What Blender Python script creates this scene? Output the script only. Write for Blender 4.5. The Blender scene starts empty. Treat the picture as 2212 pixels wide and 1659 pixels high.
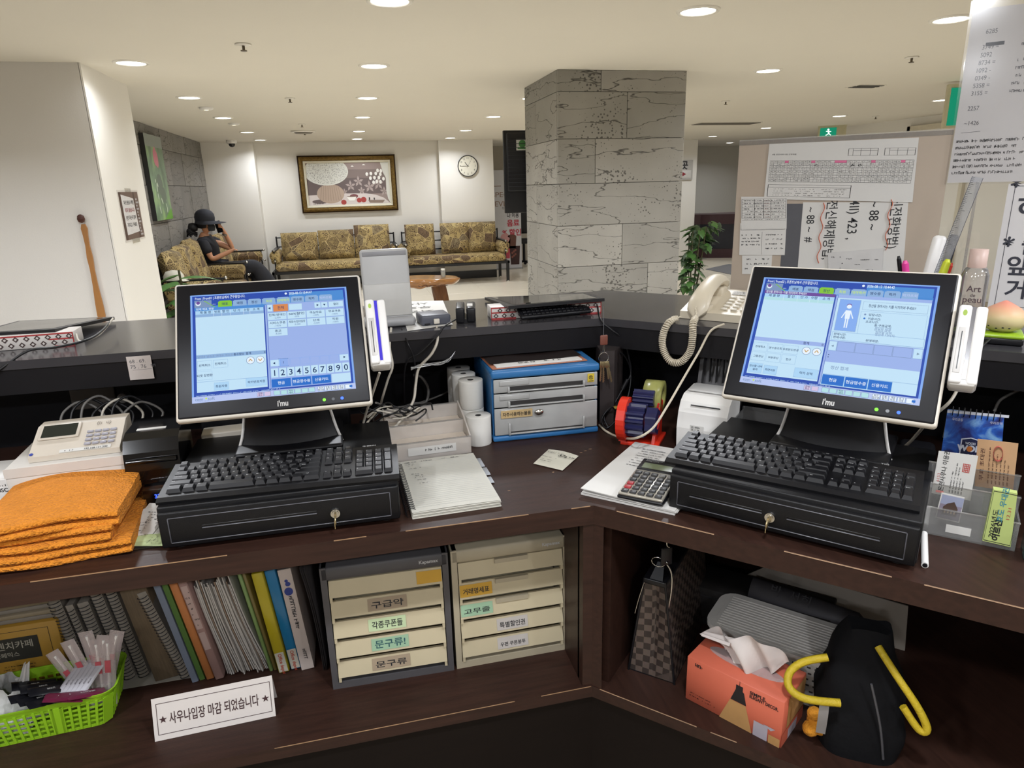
import bpy, bmesh, math, random
import numpy as np
from mathutils import Vector, Matrix
random.seed(7)
scene = bpy.context.scene
COL = scene.collection
# ------------------------------------------------------------------ camera
FPX, CX, CY, HC = 1460.0, 1106.0, 829.5, 1.5
_n = np.array([132, 4970, FPX]); _n = _n / np.linalg.norm(_n)
_up = -_n
_fw = np.array([0, 0, 1.0]) - _n[2] * _n; _fw /= np.linalg.norm(_fw)
_rt = np.cross(_n, _fw)
if _rt[0] < 0: _rt = -_rt
_c, _s = math.cos(math.radians(13)), math.sin(math.radians(13))
_ux, _uy = _c * _rt + _s * _fw, -_s * _rt + _c * _fw
def ray(px, py):
    d = np.array([(px - CX) / FPX, (py - CY) / FPX, 1.0]); return Vector((d @ _ux, d @ _uy, d @ _up))
EYE = Vector((0, 0, HC))
def P(px, py, z):
    r = ray(px, py); return EYE + r * ((z - HC) / r.z)
def PY(px, py, y):
    r = ray(px, py); return EYE + r * (y / r.y)
def PX(px, py, x):
    r = ray(px, py); return EYE + r * (x / r.x)
def PV(px, py, p0, n):
    r = ray(px, py); n = Vector(n); return EYE + r * ((Vector(p0) - EYE).dot(n) / r.dot(n))
cam = bpy.data.cameras.new('camera'); camo = bpy.data.objects.new('camera', cam); COL.objects.link(camo)
cam.sensor_fit = 'HORIZONTAL'; cam.sensor_width = 36; cam.lens = FPX / 2212 * 36
cam.clip_start = 0.02; cam.clip_end = 100
camo.matrix_world = Matrix(((_ux[0], -_ux[1], -_ux[2], 0), (_uy[0], -_uy[1], -_uy[2], 0), (_up[0], -_up[1], -_up[2], HC), (0, 0, 0, 1)))
scene.camera = camo
# ------------------------------------------------------------------ world, exposure
world = bpy.data.worlds.new('world'); scene.world = world; world.use_nodes = True
world.node_tree.nodes['Background'].inputs[0].default_value = (0.9, 0.93, 1, 1)
world.node_tree.nodes['Background'].inputs[1].default_value = 0.15
vs = scene.view_settings
scene.display_settings.display_device = 'sRGB'
vs.view_transform = 'Standard'; vs.look = 'None'; vs.gamma = 1; vs.use_curve_mapping = False
vs.exposure = 0.42
scene.cycles.max_bounces = 7; scene.cycles.diffuse_bounces = 5; scene.cycles.glossy_bounces = 3; scene.cycles.transparent_max_bounces = 12; scene.cycles.use_adaptive_sampling = True; scene.cycles.adaptive_threshold = 0.025
scene.cycles.use_denoising = True
# ------------------------------------------------------------------ helpers
def lin(h):
    if isinstance(h, str):
        h = h.lstrip('#'); h = [int(h[i:i + 2], 16) / 255 for i in (0, 2, 4)]
        return tuple(c / 12.92 if c <= 0.04045 else ((c + 0.055) / 1.055) ** 2.4 for c in h)
    return tuple(h)
MATS = {}
def pm(name, col, rough=0.5, metal=0.0, var=0.08, scale=25.0, bump=0.0, bscale=None, col2=None, spec=0.5, coat=0.0, stretch=None, detail=3):
    """plain procedural material: noise varies the colour, optional noise bump"""
    if name in MATS: return MATS[name]
    m = bpy.data.materials.new(name); m.use_nodes = True; MATS[name] = m
    nt = m.node_tree; N, L = nt.nodes, nt.links; b = N['Principled BSDF']
    c = lin(col); c2 = lin(col2) if col2 else tuple(max(0, x * (1 - var * 2.2)) for x in c)
    tc = N.new('ShaderNodeTexCoord'); src = tc.outputs['Object']
    if stretch:
        mp = N.new('ShaderNodeMapping'); mp.inputs['Scale'].default_value = stretch
        L.new(src, mp.inputs[0]); src = mp.outputs[0]
    nz = N.new('ShaderNodeTexNoise'); nz.inputs['Scale'].default_value = scale; nz.inputs['Detail'].default_value = detail
    L.new(src, nz.inputs['Vector'])
    mx = N.new('ShaderNodeMix'); mx.data_type = 'RGBA'
    mx.inputs[6].default_value = (*c, 1); mx.inputs[7].default_value = (*c2, 1)
    L.new(nz.outputs['Fac'], mx.inputs[0]); L.new(mx.outputs[2], b.inputs['Base Color'])
    b.inputs['Roughness'].default_value = rough; b.inputs['Metallic'].default_value = metal
    b.inputs['Specular IOR Level'].default_value = spec
    if coat: b.inputs['Coat Weight'].default_value = coat; b.inputs['Coat Roughness'].default_value = 0.08
    if bump:
        bp = N.new('ShaderNodeBump'); bp.inputs['Strength'].default_value = bump; bp.inputs['Distance'].default_value = 0.01
        n2 = N.new('ShaderNodeTexNoise'); n2.inputs['Scale'].default_value = bscale or scale * 3; n2.inputs['Detail'].default_value = 4
        L.new(src, n2.inputs['Vector']); L.new(n2.outputs['Fac'], bp.inputs['Height']); L.new(bp.outputs[0], b.inputs['Normal'])
    return m
def em(name, col, s=1.0):
    if name in MATS: return MATS[name]
    m = bpy.data.materials.new(name); m.use_nodes = True; MATS[name] = m
    b = m.node_tree.nodes['Principled BSDF']; c = lin(col)
    b.inputs['Base Color'].default_value = (*[x * 0.05 for x in c], 1); b.inputs['Roughness'].default_value = 0.6; b.inputs['Specular IOR Level'].default_value = 0.12
    b.inputs['Emission Color'].default_value = (*c, 1); b.inputs['Emission Strength'].default_value = s
    m.cycles.emission_sampling = 'NONE'
    return m
def clear(name, tint=(1, 1, 1), gloss=0.12, rough=0.05, milk=0.0, milkcol=(0.8, 0.8, 0.8)):
    if name in MATS: return MATS[name]
    m = bpy.data.materials.new(name); m.use_nodes = True; MATS[name] = m
    nt = m.node_tree; N, L = nt.nodes, nt.links
    for n in list(N):
        if n.type != 'OUTPUT_MATERIAL': N.remove(n)
    out = [n for n in N if n.type == 'OUTPUT_MATERIAL'][0]
    t = N.new('ShaderNodeBsdfTransparent'); t.inputs[0].default_value = (*tint, 1)
    g = N.new('ShaderNodeBsdfGlossy'); g.inputs['Roughness'].default_value = rough; g.inputs[0].default_value = (1, 1, 1, 1)
    lw = N.new('ShaderNodeLayerWeight'); lw.inputs[0].default_value = 0.25
    mp = N.new('ShaderNodeMapRange'); mp.inputs[3].default_value = gloss * 0.4; mp.inputs[4].default_value = min(1, gloss * 5)
    L.new(lw.outputs['Fresnel'], mp.inputs[0])
    base = t.outputs[0]
    if milk > 0:
        d = N.new('ShaderNodeBsdfDiffuse'); d.inputs[0].default_value = (*milkcol, 1)
        nz = N.new('ShaderNodeTexNoise'); nz.inputs['Scale'].default_value = 14
        tc = N.new('ShaderNodeTexCoord'); L.new(tc.outputs['Object'], nz.inputs['Vector'])
        mr = N.new('ShaderNodeMapRange'); mr.inputs[3].default_value = milk * 0.8; mr.inputs[4].default_value = min(1, milk * 1.2)
        L.new(nz.outputs['Fac'], mr.inputs[0])
        ms = N.new('ShaderNodeMixShader'); L.new(mr.outputs[0], ms.inputs[0]); L.new(t.outputs[0], ms.inputs[1]); L.new(d.outputs[0], ms.inputs[2]); base = ms.outputs[0]
    mix = N.new('ShaderNodeMixShader'); L.new(mp.outputs[0], mix.inputs[0]); L.new(base, mix.inputs[1]); L.new(g.outputs[0], mix.inputs[2])
    L.new(mix.outputs[0], out.inputs[0])
    return m
_FC = {}
def glyphs(s, bold=0.0):
    k = (s, bold)
    if k in _FC: return _FC[k]
    cu = bpy.data.curves.new('t', 'FONT'); cu.body = s; cu.size = 1; cu.resolution_u = 4; cu.offset = bold; cu.fill_mode = 'FRONT'
    o = bpy.data.objects.new('t', cu)
    me = o.to_mesh()
    vs_ = [tuple(v.co) for v in me.vertices]; fs = [tuple(p.vertices) for p in me.polygons]
    o.to_mesh_clear(); bpy.data.objects.remove(o); bpy.data.curves.remove(cu)
    _FC[k] = (vs_, fs); return _FC[k]
def frame(o, u, v, w=None):
    """4x4 with origin o, x axis u, y axis v, z axis u x v (kept as given lengths for u, v)"""
    u, v, o = Vector(u), Vector(v), Vector(o); w = Vector(w) if w else u.cross(v).normalized()
    return Matrix(((u.x, v.x, w.x, o.x), (u.y, v.y, w.y, o.y), (u.z, v.z, w.z, o.z), (0, 0, 0, 1)))
def XF(loc=(0, 0, 0), rz=0, rx=0, ry=0):
    return Matrix.Translation(Vector(loc)) @ Matrix.Rotation(math.radians(rz), 4, 'Z') @ Matrix.Rotation(math.radians(ry), 4, 'Y') @ Matrix.Rotation(math.radians(rx), 4, 'X')
class G:
    def __init__(s): s.v, s.f, s.m, s.sm = [], [], [], []; s.M = Matrix()
    def add(s, vs_, fs, m=0, smooth=False, M=None):
        b = len(s.v); T = s.M @ M if M is not None else s.M
        s.v += [tuple(T @ Vector(p)) for p in vs_]
        for q in fs: s.f.append(tuple(b + i for i in q)); s.m.append(m); s.sm.append(smooth)
        return s
    def box(s, x0, x1, y0, y1, z0, z1, m=0, M=None):
        v = [(x, y, z) for z in (z0, z1) for y in (y0, y1) for x in (x0, x1)]
        return s.add(v, [(0, 2, 3, 1), (4, 5, 7, 6), (0, 1, 5, 4), (2, 6, 7, 3), (0, 4, 6, 2), (1, 3, 7, 5)], m, False, M)
    def rbox(s, x0, x1, y0, y1, z0, z1, r=0.003, seg=2, m=0, M=None, smooth=True):
        bm = bmesh.new(); bmesh.ops.create_cube(bm, size=1)
        for v in bm.verts: v.co = Vector(((x0 + x1) / 2 + v.co.x * (x1 - x0), (y0 + y1) / 2 + v.co.y * (y1 - y0), (z0 + z1) / 2 + v.co.z * (z1 - z0)))
        bmesh.ops.bevel(bm, geom=bm.edges[:], offset=min(r, 0.49 * min(abs(x1 - x0), abs(y1 - y0), abs(z1 - z0))), segments=seg, profile=0.5, affect='EDGES')
        return s.bm(bm, m, smooth, M)
    def bm(s, bm, m=0, smooth=False, M=None):
        bm.verts.ensure_lookup_table(); bm.verts.index_update()
        s.add([tuple(v.co) for v in bm.verts], [tuple(v.index for v in f.verts) for f in bm.faces], m, smooth, M); bm.free(); return s
    def cyl(s, p0, p1, r0, r1=None, n=16, m=0, cap=True, smooth=True, M=None):
        p0, p1 = Vector(p0), Vector(p1); r1 = r0 if r1 is None else r1
        ax = (p1 - p0).normalized(); a = ax.orthogonal().normalized(); b = ax.cross(a)
        v = []
        for p, r in ((p0, r0), (p1, r1)):
            for i in range(n):
                t = 2 * math.pi * i / n; v.append(p + (a * math.cos(t) + b * math.sin(t)) * r)
        s.add(v, [(i, (i + 1) % n, n + (i + 1) % n, n + i) for i in range(n)], m, smooth, M)
        if cap:
            s.add(v, [tuple(range(n - 1, -1, -1)), tuple(range(n, 2 * n))], m, False, M)
        return s
    def tube(s, pts, r, n=8, m=0, sub=5, closed=False, cap=True, M=None):
        pts = [Vector(p) for p in pts]
        if sub > 1 and len(pts) > 2:
            q = []; k = len(pts)
            for i in range(k if closed else k - 1):
                g = lambda j: pts[j % k] if closed else pts[max(0, min(k - 1, j))]
                a, b, c, d = g(i - 1), g(i), g(i + 1), g(i + 2)
                for t in range(sub):
                    t = t / sub
                    q.append(0.5 * ((2 * b) + (c - a) * t + (2 * a - 5 * b + 4 * c - d) * t * t + (3 * b - a - 3 * c + d) * t ** 3))
            if not closed: q.append(pts[-1])
            pts = q
        k = len(pts); rr = r if isinstance(r, (list, tuple)) else [r] * k
        if len(rr) != k: rr = [rr[0] + (rr[-1] - rr[0]) * i / (k - 1) for i in range(k)] if len(rr) == 2 else [rr[min(len(rr) - 1, int(i * len(rr) / k))] for i in range(k)]
        v = []; prev = None
        for i in range(k):
            t = (pts[(i + 1) % k] - pts[i - 1]) if (closed or 0 < i < k - 1) else (pts[1] - pts[0] if i == 0 else pts[-1] - pts[-2])
            if t.length < 1e-9: t = Vector((0, 0, 1))
            t.normalize()
            a = t.orthogonal().normalized() if prev is None else (prev - t * prev.dot(t))
            if a.length < 1e-6: a = t.orthogonal()
            a.normalize(); prev = a; b = t.cross(a)
            for j in range(n):
                h = 2 * math.pi * j / n; v.append(pts[i] + (a * math.cos(h) + b * math.sin(h)) * rr[i])
        f = []
        for i in range(k if closed else k - 1):
            i2 = (i + 1) % k
            for j in range(n): f.append((i * n + j, i * n + (j + 1) % n, i2 * n + (j + 1) % n, i2 * n + j))
        s.add(v, f, m, True, M)
        if cap and not closed: s.add(v, [tuple(range(n - 1, -1, -1)), tuple(range((k - 1) * n, k * n))], m, False, M)
        return s
    def lathe(s, prof, n=24, m=0, c=(0, 0, 0), smooth=True, M=None, sx=1, sy=1):
        v = []; k = len(prof)
        for r, z in prof:
            for i in range(n):
                t = 2 * math.pi * i / n; v.append((c[0] + sx * r * math.cos(t), c[1] + sy * r * math.sin(t), c[2] + z))
        f = [(i * n + j, i * n + (j + 1) % n, (i + 1) * n + (j + 1) % n, (i + 1) * n + j) for i in range(k - 1) for j in range(n)]
        return s.add(v, f, m, smooth, M)
    def prism(s, pts, h0, h1, axis='z', m=0, M=None, smooth=False):
        """pts 2D outline (ccw), extruded h0..h1 along axis"""
        def mk(p, h): return (p[0], p[1], h) if axis == 'z' else ((p[0], h, p[1]) if axis == 'y' else (h, p[0], p[1]))
        n = len(pts); v = [mk(p, h0) for p in pts] + [mk(p, h1) for p in pts]
        s.add(v, [(i, (i + 1) % n, n + (i + 1) % n, n + i) for i in range(n)], m, smooth, M)
        return s.add(v, [tuple(range(n - 1, -1, -1)), tuple(range(n, 2 * n))], m, False, M)
    def quad(s, a, b, c, d, m=0, M=None): return s.add([a, b, c, d], [(0, 1, 2, 3)], m, False, M)
    def rect(s, x0, y0, x1, y1, z=0.0, m=0, M=None): return s.add([(x0, y0, z), (x1, y0, z), (x1, y1, z), (x0, y1, z)], [(0, 1, 2, 3)], m, False, M)
    def disc(s, x, y, r, z=0.0, n=16, m=0, M=None, ry=None):
        ry = ry or r
        return s.add([(x + r * math.cos(6.2832 * i / n), y + ry * math.sin(6.2832 * i / n), z) for i in range(n)], [tuple(range(n))], m, False, M)
    def grid(s, fn, nu, nv, m=0, smooth=True, M=None, flip=False):
        v = [fn(i / nu, j / nv) for j in range(nv + 1) for i in range(nu + 1)]
        f = [(j * (nu + 1) + i, j * (nu + 1) + i + 1, (j + 1) * (nu + 1) + i + 1, (j + 1) * (nu + 1) + i) for j in range(nv) for i in range(nu)]
        if flip: f = [q[::-1] for q in f]
        return s.add(v, f, m, smooth, M)
    def text(s, t, x, y, h, z=0.0, m=0, M=None, al='l', w=None, bold=0.0, rot=0, mirror=False):
        """lettering in the local xy plane: font size h, optional fitted width w"""
        vs_, fs = glyphs(t, bold)
        if not vs_: return s
        xs = [p[0] for p in vs_]; x0, x1 = min(xs), max(xs); kx = h if w is None else w / max(1e-6, x1 - x0)
        ox = {'l': x0, 'c': (x0 + x1) / 2, 'r': x1}[al]
        ca, sa = math.cos(math.radians(rot)), math.sin(math.radians(rot)); q = []
        for p in vs_:
            a, b = (p[0] - ox) * kx * (-1 if mirror else 1), p[1] * h
            q.append((x + a * ca - b * sa, y + a * sa + b * ca, z))
        return s.add(q, fs, m, False, M)
    def scrib(s, x, y, w, h, z=0.0, m=0, M=None, dens=0.62, seed=None):
        """unreadable fine print: a row of little strokes"""
        rnd = random.Random(seed if seed is not None else int((x * 977 + y * 3571) * 1e4)); e = x + w
        while x < e:
            ww = h * (0.35 + 0.5 * rnd.random())
            if rnd.random() < dens:
                t = h * 0.16
                s.rect(x, y + h * rnd.uniform(0, .25), x + t, y + h * rnd.uniform(.7, 1), z, m, M)
                yy = y + h * rnd.uniform(0.1, .85); s.rect(x, yy, x + ww * .85, yy + t, z, m, M)
                if rnd.random() < .6: s.rect(x + ww * .6, y + h * .1, x + ww * .6 + t, y + h * .8, z, m, M)
            x += ww
        return s
    def line(s, x0, y0, x1, y1, t, z=0.0, m=0, M=None):
        d = Vector((x1 - x0, y1 - y0)); n = Vector((-d.y, d.x)).normalized() * t / 2
        return s.add([(x0 - n.x, y0 - n.y, z), (x1 - n.x, y1 - n.y, z), (x1 + n.x, y1 + n.y, z), (x0 + n.x, y0 + n.y, z)], [(0, 1, 2, 3)], m, False, M)
    def loop(s, x0, y0, x1, y1, t, z=0.0, m=0, M=None):
        s.rect(x0, y0, x1, y0 + t, z, m, M); s.rect(x0, y1 - t, x1, y1, z, m, M); s.rect(x0, y0, x0 + t, y1, z, m, M); return s.rect(x1 - t, y0, x1, y1, z, m, M)
    def mesh(s, name, mats):
        me = bpy.data.meshes.new(name); me.from_pydata(s.v, [], s.f)
        for m in (mats if isinstance(mats, (list, tuple)) else [mats]): me.materials.append(m)
        me.polygons.foreach_set('material_index', s.m); me.polygons.foreach_set('use_smooth', s.sm); me.update(); return me
    def obj(s, name, mats, parent=None, loc=None, rz=0, M=None):
        return link(name, s.mesh(name, mats), parent, loc, rz, M)
def link(name, data, parent=None, loc=None, rz=0, M=None):
    o = bpy.data.objects.new(name, data); COL.objects.link(o)
    if parent is not None: o.parent = parent
    if M is not None: o.matrix_basis = M
    else:
        if loc is not None: o.location = loc
        o.rotation_euler = (0, 0, math.radians(rz))
    return o
def tag(o, label, cat, group=None):
    o['label'] = label; o['category'] = cat
    if group: o['group'] = group
    return o
def thing(name, label, cat, loc=(0, 0, 0), rz=0, group=None, M=None):
    o = link(name, None, None, loc, rz, M); o.empty_display_size = 0.05
    return tag(o, label, cat, group)
def struct(o): o['kind'] = 'structure'; return o
def dup(root, M, label, group=None):
    r = root.copy(); COL.objects.link(r); r.matrix_basis = M; r['label'] = label
    if group: r['group'] = group
    for ch in root.children:
        c = ch.copy(); COL.objects.link(c); c.parent = r
        for gch in ch.children:
            d = gch.copy(); COL.objects.link(d); d.parent = c
    return r
def subsurf(o, lv=1):
    md = o.modifiers.new('sub', 'SUBSURF'); md.levels = lv; md.render_levels = lv; return o
# frame of the right wing of the counter (45 degrees to the left wing)
OX, OY = 0.465, 1.258
RE, RD = Vector((.7071, -.7071, 0)), Vector((.7071, .7071, 0))
def RW(u, v, z): return Vector((OX, OY, z)) + RE * u + RD * v
def UV(p): q = Vector((p.x - OX, p.y - OY, 0)); return q.dot(RE), q.dot(RD)
D = 0.83      # desk height
LZ = 1.128    # ledge height
HCEIL = 2.225
# ================================================================== the room
def stone_mat(name, base, dark, vein, loc_scale=1.0, rough=0.75):
    if name in MATS: return MATS[name]
    m = bpy.data.materials.new(name); m.use_nodes = True; MATS[name] = m
    nt = m.node_tree; N, L = nt.nodes, nt.links; b = N['Principled BSDF']
    geo = N.new('ShaderNodeNewGeometry'); oi = N.new('ShaderNodeObjectInfo')
    ad = N.new('ShaderNodeVectorMath'); ad.operation = 'MULTIPLY_ADD'; ad.inputs[1].default_value = (7, 7, 7)
    cmb = N.new('ShaderNodeCombineXYZ'); L.new(oi.outputs['Random'], cmb.inputs[0]); L.new(oi.outputs['Random'], cmb.inputs[2])
    L.new(cmb.outputs[0], ad.inputs[0]); L.new(geo.outputs['Position'], ad.inputs[2])
    big = N.new('ShaderNodeTexNoise'); big.inputs['Scale'].default_value = 3.2 * loc_scale; big.inputs['Detail'].default_value = 6
    L.new(ad.outputs[0], big.inputs['Vector'])
    mr = N.new('ShaderNodeMix'); mr.data_type = 'RGBA'; mr.inputs[6].default_value = (*lin(base), 1); mr.inputs[7].default_value = (*lin(dark), 1)
    L.new(big.outputs['Fac'], mr.inputs[0])
    # per slab tone
    hs = N.new('ShaderNodeHueSaturation'); tone = N.new('ShaderNodeMapRange'); tone.inputs[3].default_value = .84; tone.inputs[4].default_value = 1.1
    L.new(oi.outputs['Random'], tone.inputs[0]); L.new(tone.outputs[0], hs.inputs['Value']); L.new(mr.outputs[2], hs.inputs['Color'])
    # veins: thin iso lines of a stretched noise
    mp = N.new('ShaderNodeMapping'); mp.inputs['Scale'].default_value = (1, 1, 4.5); L.new(ad.outputs[0], mp.inputs[0])
    vn = N.new('ShaderNodeTexNoise'); vn.inputs['Scale'].default_value = 1.5 * loc_scale; vn.inputs['Detail'].default_value = 4; vn.inputs['Roughness'].default_value = .5
    L.new(mp.outputs[0], vn.inputs['Vector'])
    sb = N.new('ShaderNodeMath'); sb.operation = 'SUBTRACT'; sb.inputs[1].default_value = .5; L.new(vn.outputs['Fac'], sb.inputs[0])
    ab = N.new('ShaderNodeMath'); ab.operation = 'ABSOLUTE'; L.new(sb.outputs[0], ab.inputs[0])
    vr = N.new('ShaderNodeMapRange'); vr.inputs[1].default_value = .0012; vr.inputs[2].default_value = .009; vr.inputs[3].default_value = .85; vr.inputs[4].default_value = 0; L.new(ab.outputs[0], vr.inputs[0])
    # pits
    vo = N.new('ShaderNodeTexVoronoi'); vo.inputs['Scale'].default_value = 46 * loc_scale; L.new(ad.outputs[0], vo.inputs['Vector'])
    pn = N.new('ShaderNodeTexNoise'); pn.inputs['Scale'].default_value = 4; L.new(ad.outputs[0], pn.inputs['Vector'])
    pr = N.new('ShaderNodeMapRange'); pr.inputs[1].default_value = .48; pr.inputs[2].default_value = .75; pr.inputs[3].default_value = 0.09; pr.inputs[4].default_value = .42; L.new(pn.outputs['Fac'], pr.inputs[0])
    lt = N.new('ShaderNodeMath'); lt.operation = 'LESS_THAN'; L.new(vo.outputs['Distance'], lt.inputs[0]); L.new(pr.outputs[0], lt.inputs[1])
    mxm = N.new('ShaderNodeMath'); mxm.operation = 'MAXIMUM'; L.new(vr.outputs[0], mxm.inputs[0])
    lm = N.new('ShaderNodeMath'); lm.operation = 'MULTIPLY'; lm.inputs[1].default_value = .75; L.new(lt.outputs[0], lm.inputs[0]); L.new(lm.outputs[0], mxm.inputs[1])
    mx = N.new('ShaderNodeMix'); mx.data_type = 'RGBA'; L.new(mxm.outputs[0], mx.inputs[0]); L.new(hs.outputs[0], mx.inputs[6]); mx.inputs[7].default_value = (*lin(vein), 1)
    L.new(mx.outputs[2], b.inputs['Base Color']); b.inputs['Roughness'].default_value = rough
    bp = N.new('ShaderNodeBump'); bp.inputs['Strength'].default_value = .5; bp.inputs['Distance'].default_value = .004; bp.invert = True
    L.new(mxm.outputs[0], bp.inputs['Height']); L.new(bp.outputs[0], b.inputs['Normal'])
    return m
WALL = pm('wall_paint', 'e4e1da', .75, var=.015, scale=3, bump=.04, bscale=160)
WALLG = pm('wall_paint_grey', 'dddad5', .6, var=.02, scale=3, bump=.05, bscale=120)
CEILM = pm('ceiling_paint', 'd9d4c8', .85, var=.02, scale=2, bump=.03, bscale=200)
BLACKSK = pm('black_skirting', '1d1d20', .25, var=.1)
TILEM = pm('floor_tile_cream', 'efe6d3', .22, var=.05, scale=2.5, stretch=(1, 4, 1))
GROUT = pm('grout', 'a99c86', .8)
BLK = pm('black_plastic', '101014', .4, spec=.4, var=.1, scale=60, bump=.03, bscale=900)
WHT = pm('white_plastic', 'e4e2de', .35, var=.02)
CHROME = pm('chrome', 'c9c7c2', .18, metal=1, var=.05)
YF = 11.55
def slab(name, x0, x1, y0, y1, z0, z1, mat): return struct(G().box(x0, x1, y0, y1, z0, z1).obj(name, mat))
# floor with tiles
fl = slab('floor', -5.5, 11, -2.2, 16, -.1, -.004, GROUT)
tg = G().rbox(0.0015, .7985, 0.0015, .7985, -.02, 0, .002, 1, smooth=False).mesh('tile', TILEM)
for i in range(14):
    for j in range(16):
        x, y = -2.1 + i * .8, 2.6 + j * .8
        if y > 15 or (x > 5 and y < 6.5): continue
        link('tile', tg, fl, (x, y, 0))
ceil = slab('ceiling', -5.5, 11, -2.2, 16, HCEIL, HCEIL + .1, CEILM)
slab('wall_left', -5.4, -1.39, 4.6, 5.48, 0, HCEIL, WALLG)
cl = slab('trim_1', -1.392, -1.38, 4.6, 5.48, 0, HCEIL, WALL)
struct(G().box(-2.2, -2.03, 5.48, 11.3, 0, HCEIL).obj('wall_stone', pm('stone_joint', '55524d', .9)))
ws = bpy.data.objects['wall_stone']
STW = stone_mat('grey_slate', '8d8983', '77746f', '4a4742', 1.0)
rws = [0, .40, .80, 1.20, 1.60, 2.0, HCEIL]
for r in range(6):
    y = 5.5 + (-.35 if r % 2 else 0) ; k = 0
    while y < 11.3:
        w = [.62, .48, .8, .55, .7][(k + r * 2) % 5]; y0, y1 = max(5.48, y), min(11.3, y + w)
        if y1 - y0 > .05: G().rbox(-2.03, -2.0 + .004 * ((k + r) % 2), y0 + .002, y1 - .002, rws[r] + .002, rws[r + 1] - .002, .003, 1, smooth=False).obj('stone_slab', STW, ws)
        y += w; k += 1
slab('wall_back_panel', -2.2, -1.27, 11.3, 11.7, 0, HCEIL, WALL)
slab('wall_back', -1.27, 1.53, YF, YF + .2, 0, HCEIL, WALL)
slab('wall_back_column', 1.53, 2.42, 11.42, 11.75, 0, HCEIL, WALL)
bb = G(); bb.box(-1.27, 1.53, YF - .012, YF, 0, .13); bb.box(1.53, 2.42, 11.408, 11.42, 0, .13); bb.box(-2.0, -1.27, 11.288, 11.3, 0, .13)
struct(bb.obj('baseboard_back', BLACKSK))
slab('wall_corridor', 2.2, 6.2, 13.4, 13.6, 0, HCEIL, pm('corridor_wall', 'b9b1a2', .7, var=.02))
slab('wall_far_column', 6.1, 6.46, 12.12, 13.5, 0, HCEIL, WALL)
slab('wall_far_right', 6.3, 11, 14.4, 14.6, 0, HCEIL, pm('blind_wall', 'cfccc3', .8, var=.02))
slab('wall_right', 7.45, 7.65, -2.2, 9.6, 0, HCEIL, WALL)
slab('wall_right_far', 9.2, 9.4, 9.4, 14.5, 0, HCEIL, WALL)
slab('wall_right_return', 7.65, 9.3, 9.4, 9.6, 0, HCEIL, WALL)
slab('wall_reception', -5.5, 7.5, -2.0, -1.8, 0, HCEIL, pm('reception_wall', '8f877d', .8, var=.03, scale=3))
slab('wall_reception_left', -5.5, -5.3, -2.0, 4.7, 0, HCEIL, WALL)
# door casing high on the right wall seen above the notice board
dc = G(); 
for (a, b) in ((7.15, 7.2), (8.1, 8.15)): dc.box(7.4, 7.45, a, b, 0, 2.12)
dc.box(7.4, 7.45, 7.15, 8.15, 2.06, 2.12)
struct(dc.obj('door_1', pm('door_casing', 'd8d0bc', .5)))
# pillar clad in basalt slabs
px0, px1, py0, py1 = 1.432, 2.365, 4.64, 5.51
pil = struct(G().box(px0 + .02, px1 - .02, py0 + .02, py1 - .02, 0, HCEIL).obj('pillar', pm('stone_joint2', '4a4844', .9)))
STP = stone_mat('basalt', 'a5a29b', '88857e', '35332f', 1.0)
prow = [HCEIL, 2.09, 1.793, 1.50, 1.217, .93, .64, .35, 0]
# split positions on the front (fraction of the width) and side (fraction)
fs_ = [[.33], [.535], [.29], [], [.515], [.735], [.3], [.55]]
ss_ = [[], [.36], [.7], [.36], [.36], [.36], [.62], [.4]]
for r in range(8):
    z1, z0 = prow[r], prow[r + 1]
    e = [0] + fs_[r] + [1]
    for a, b in zip(e, e[1:]):
        G().rbox(px0 + (px1 - px0) * a + .0015, px0 + (px1 - px0) * b - .0015, py0, py0 + .02, z0 + .0015, z1 - .0015, .002, 1, smooth=False).obj('stone_slab', STP, pil)
        G().rbox(px0 + (px1 - px0) * a + .0015, px0 + (px1 - px0) * b - .0015, py1 - .02, py1, z0 + .0015, z1 - .0015, .002, 1, smooth=False).obj('stone_slab', STP, pil)
    e = [0] + ss_[r] + [1]
    for xa in (px0, px1 - .02):
        for a, b in zip(e, e[1:]):
            G().rbox(xa, xa + .02, py1 - .021 - (py1 - py0 - .042) * b + .0015, py1 - .021 - (py1 - py0 - .042) * a - .0015, z0 + .0015, z1 - .0015, .002, 1, smooth=False).obj('stone_slab', STP, pil)
# ------------------------------------------------------------------ ceiling lights
LAMP = em('lamp_glow', 'fffdf6', 9.0)
RIM = pm('lamp_rim', 'e6e2d8', .3, var=.02)
lamps = [(c, r) for c in (-1.112, .245, 1.6, 2.95) for r in (3.06, 4.58)] + [(c, r) for c in (-1.112, .255, 1.65) for r in (6.12, 7.7, 9.5, 10.9)]
lamps = [l for l in lamps if l != (1.6, 4.58)] + [(-2.6, 3.06)] + [(6.0, 6.2), (6.05, 7.78), (6.17, 9.52), (6.24, 11.2), (7.73, 13.17), (4.4, 11.9), (4.4, 3.06), (5.9, 3.06)]  # left-wall lamp, corridor lamp and nearest right pair are added, unseen, to brighten
lamps += [(c, r) for c in (-2.6, -1.1, .4, 1.9, 3.4) for r in (-1.2, .4)]
rim = G().lathe([(.075, -.001), (.078, -.008), (.092, -.008), (.097, 0)], 24).mesh('rim', RIM)
dsk = G().lathe([(.0001, -.004), (.076, -.004)], 24); dsk.f = [q[::-1] for q in dsk.f]; dsk = dsk.mesh('diffuser', LAMP)
POWER = 11.5
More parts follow.
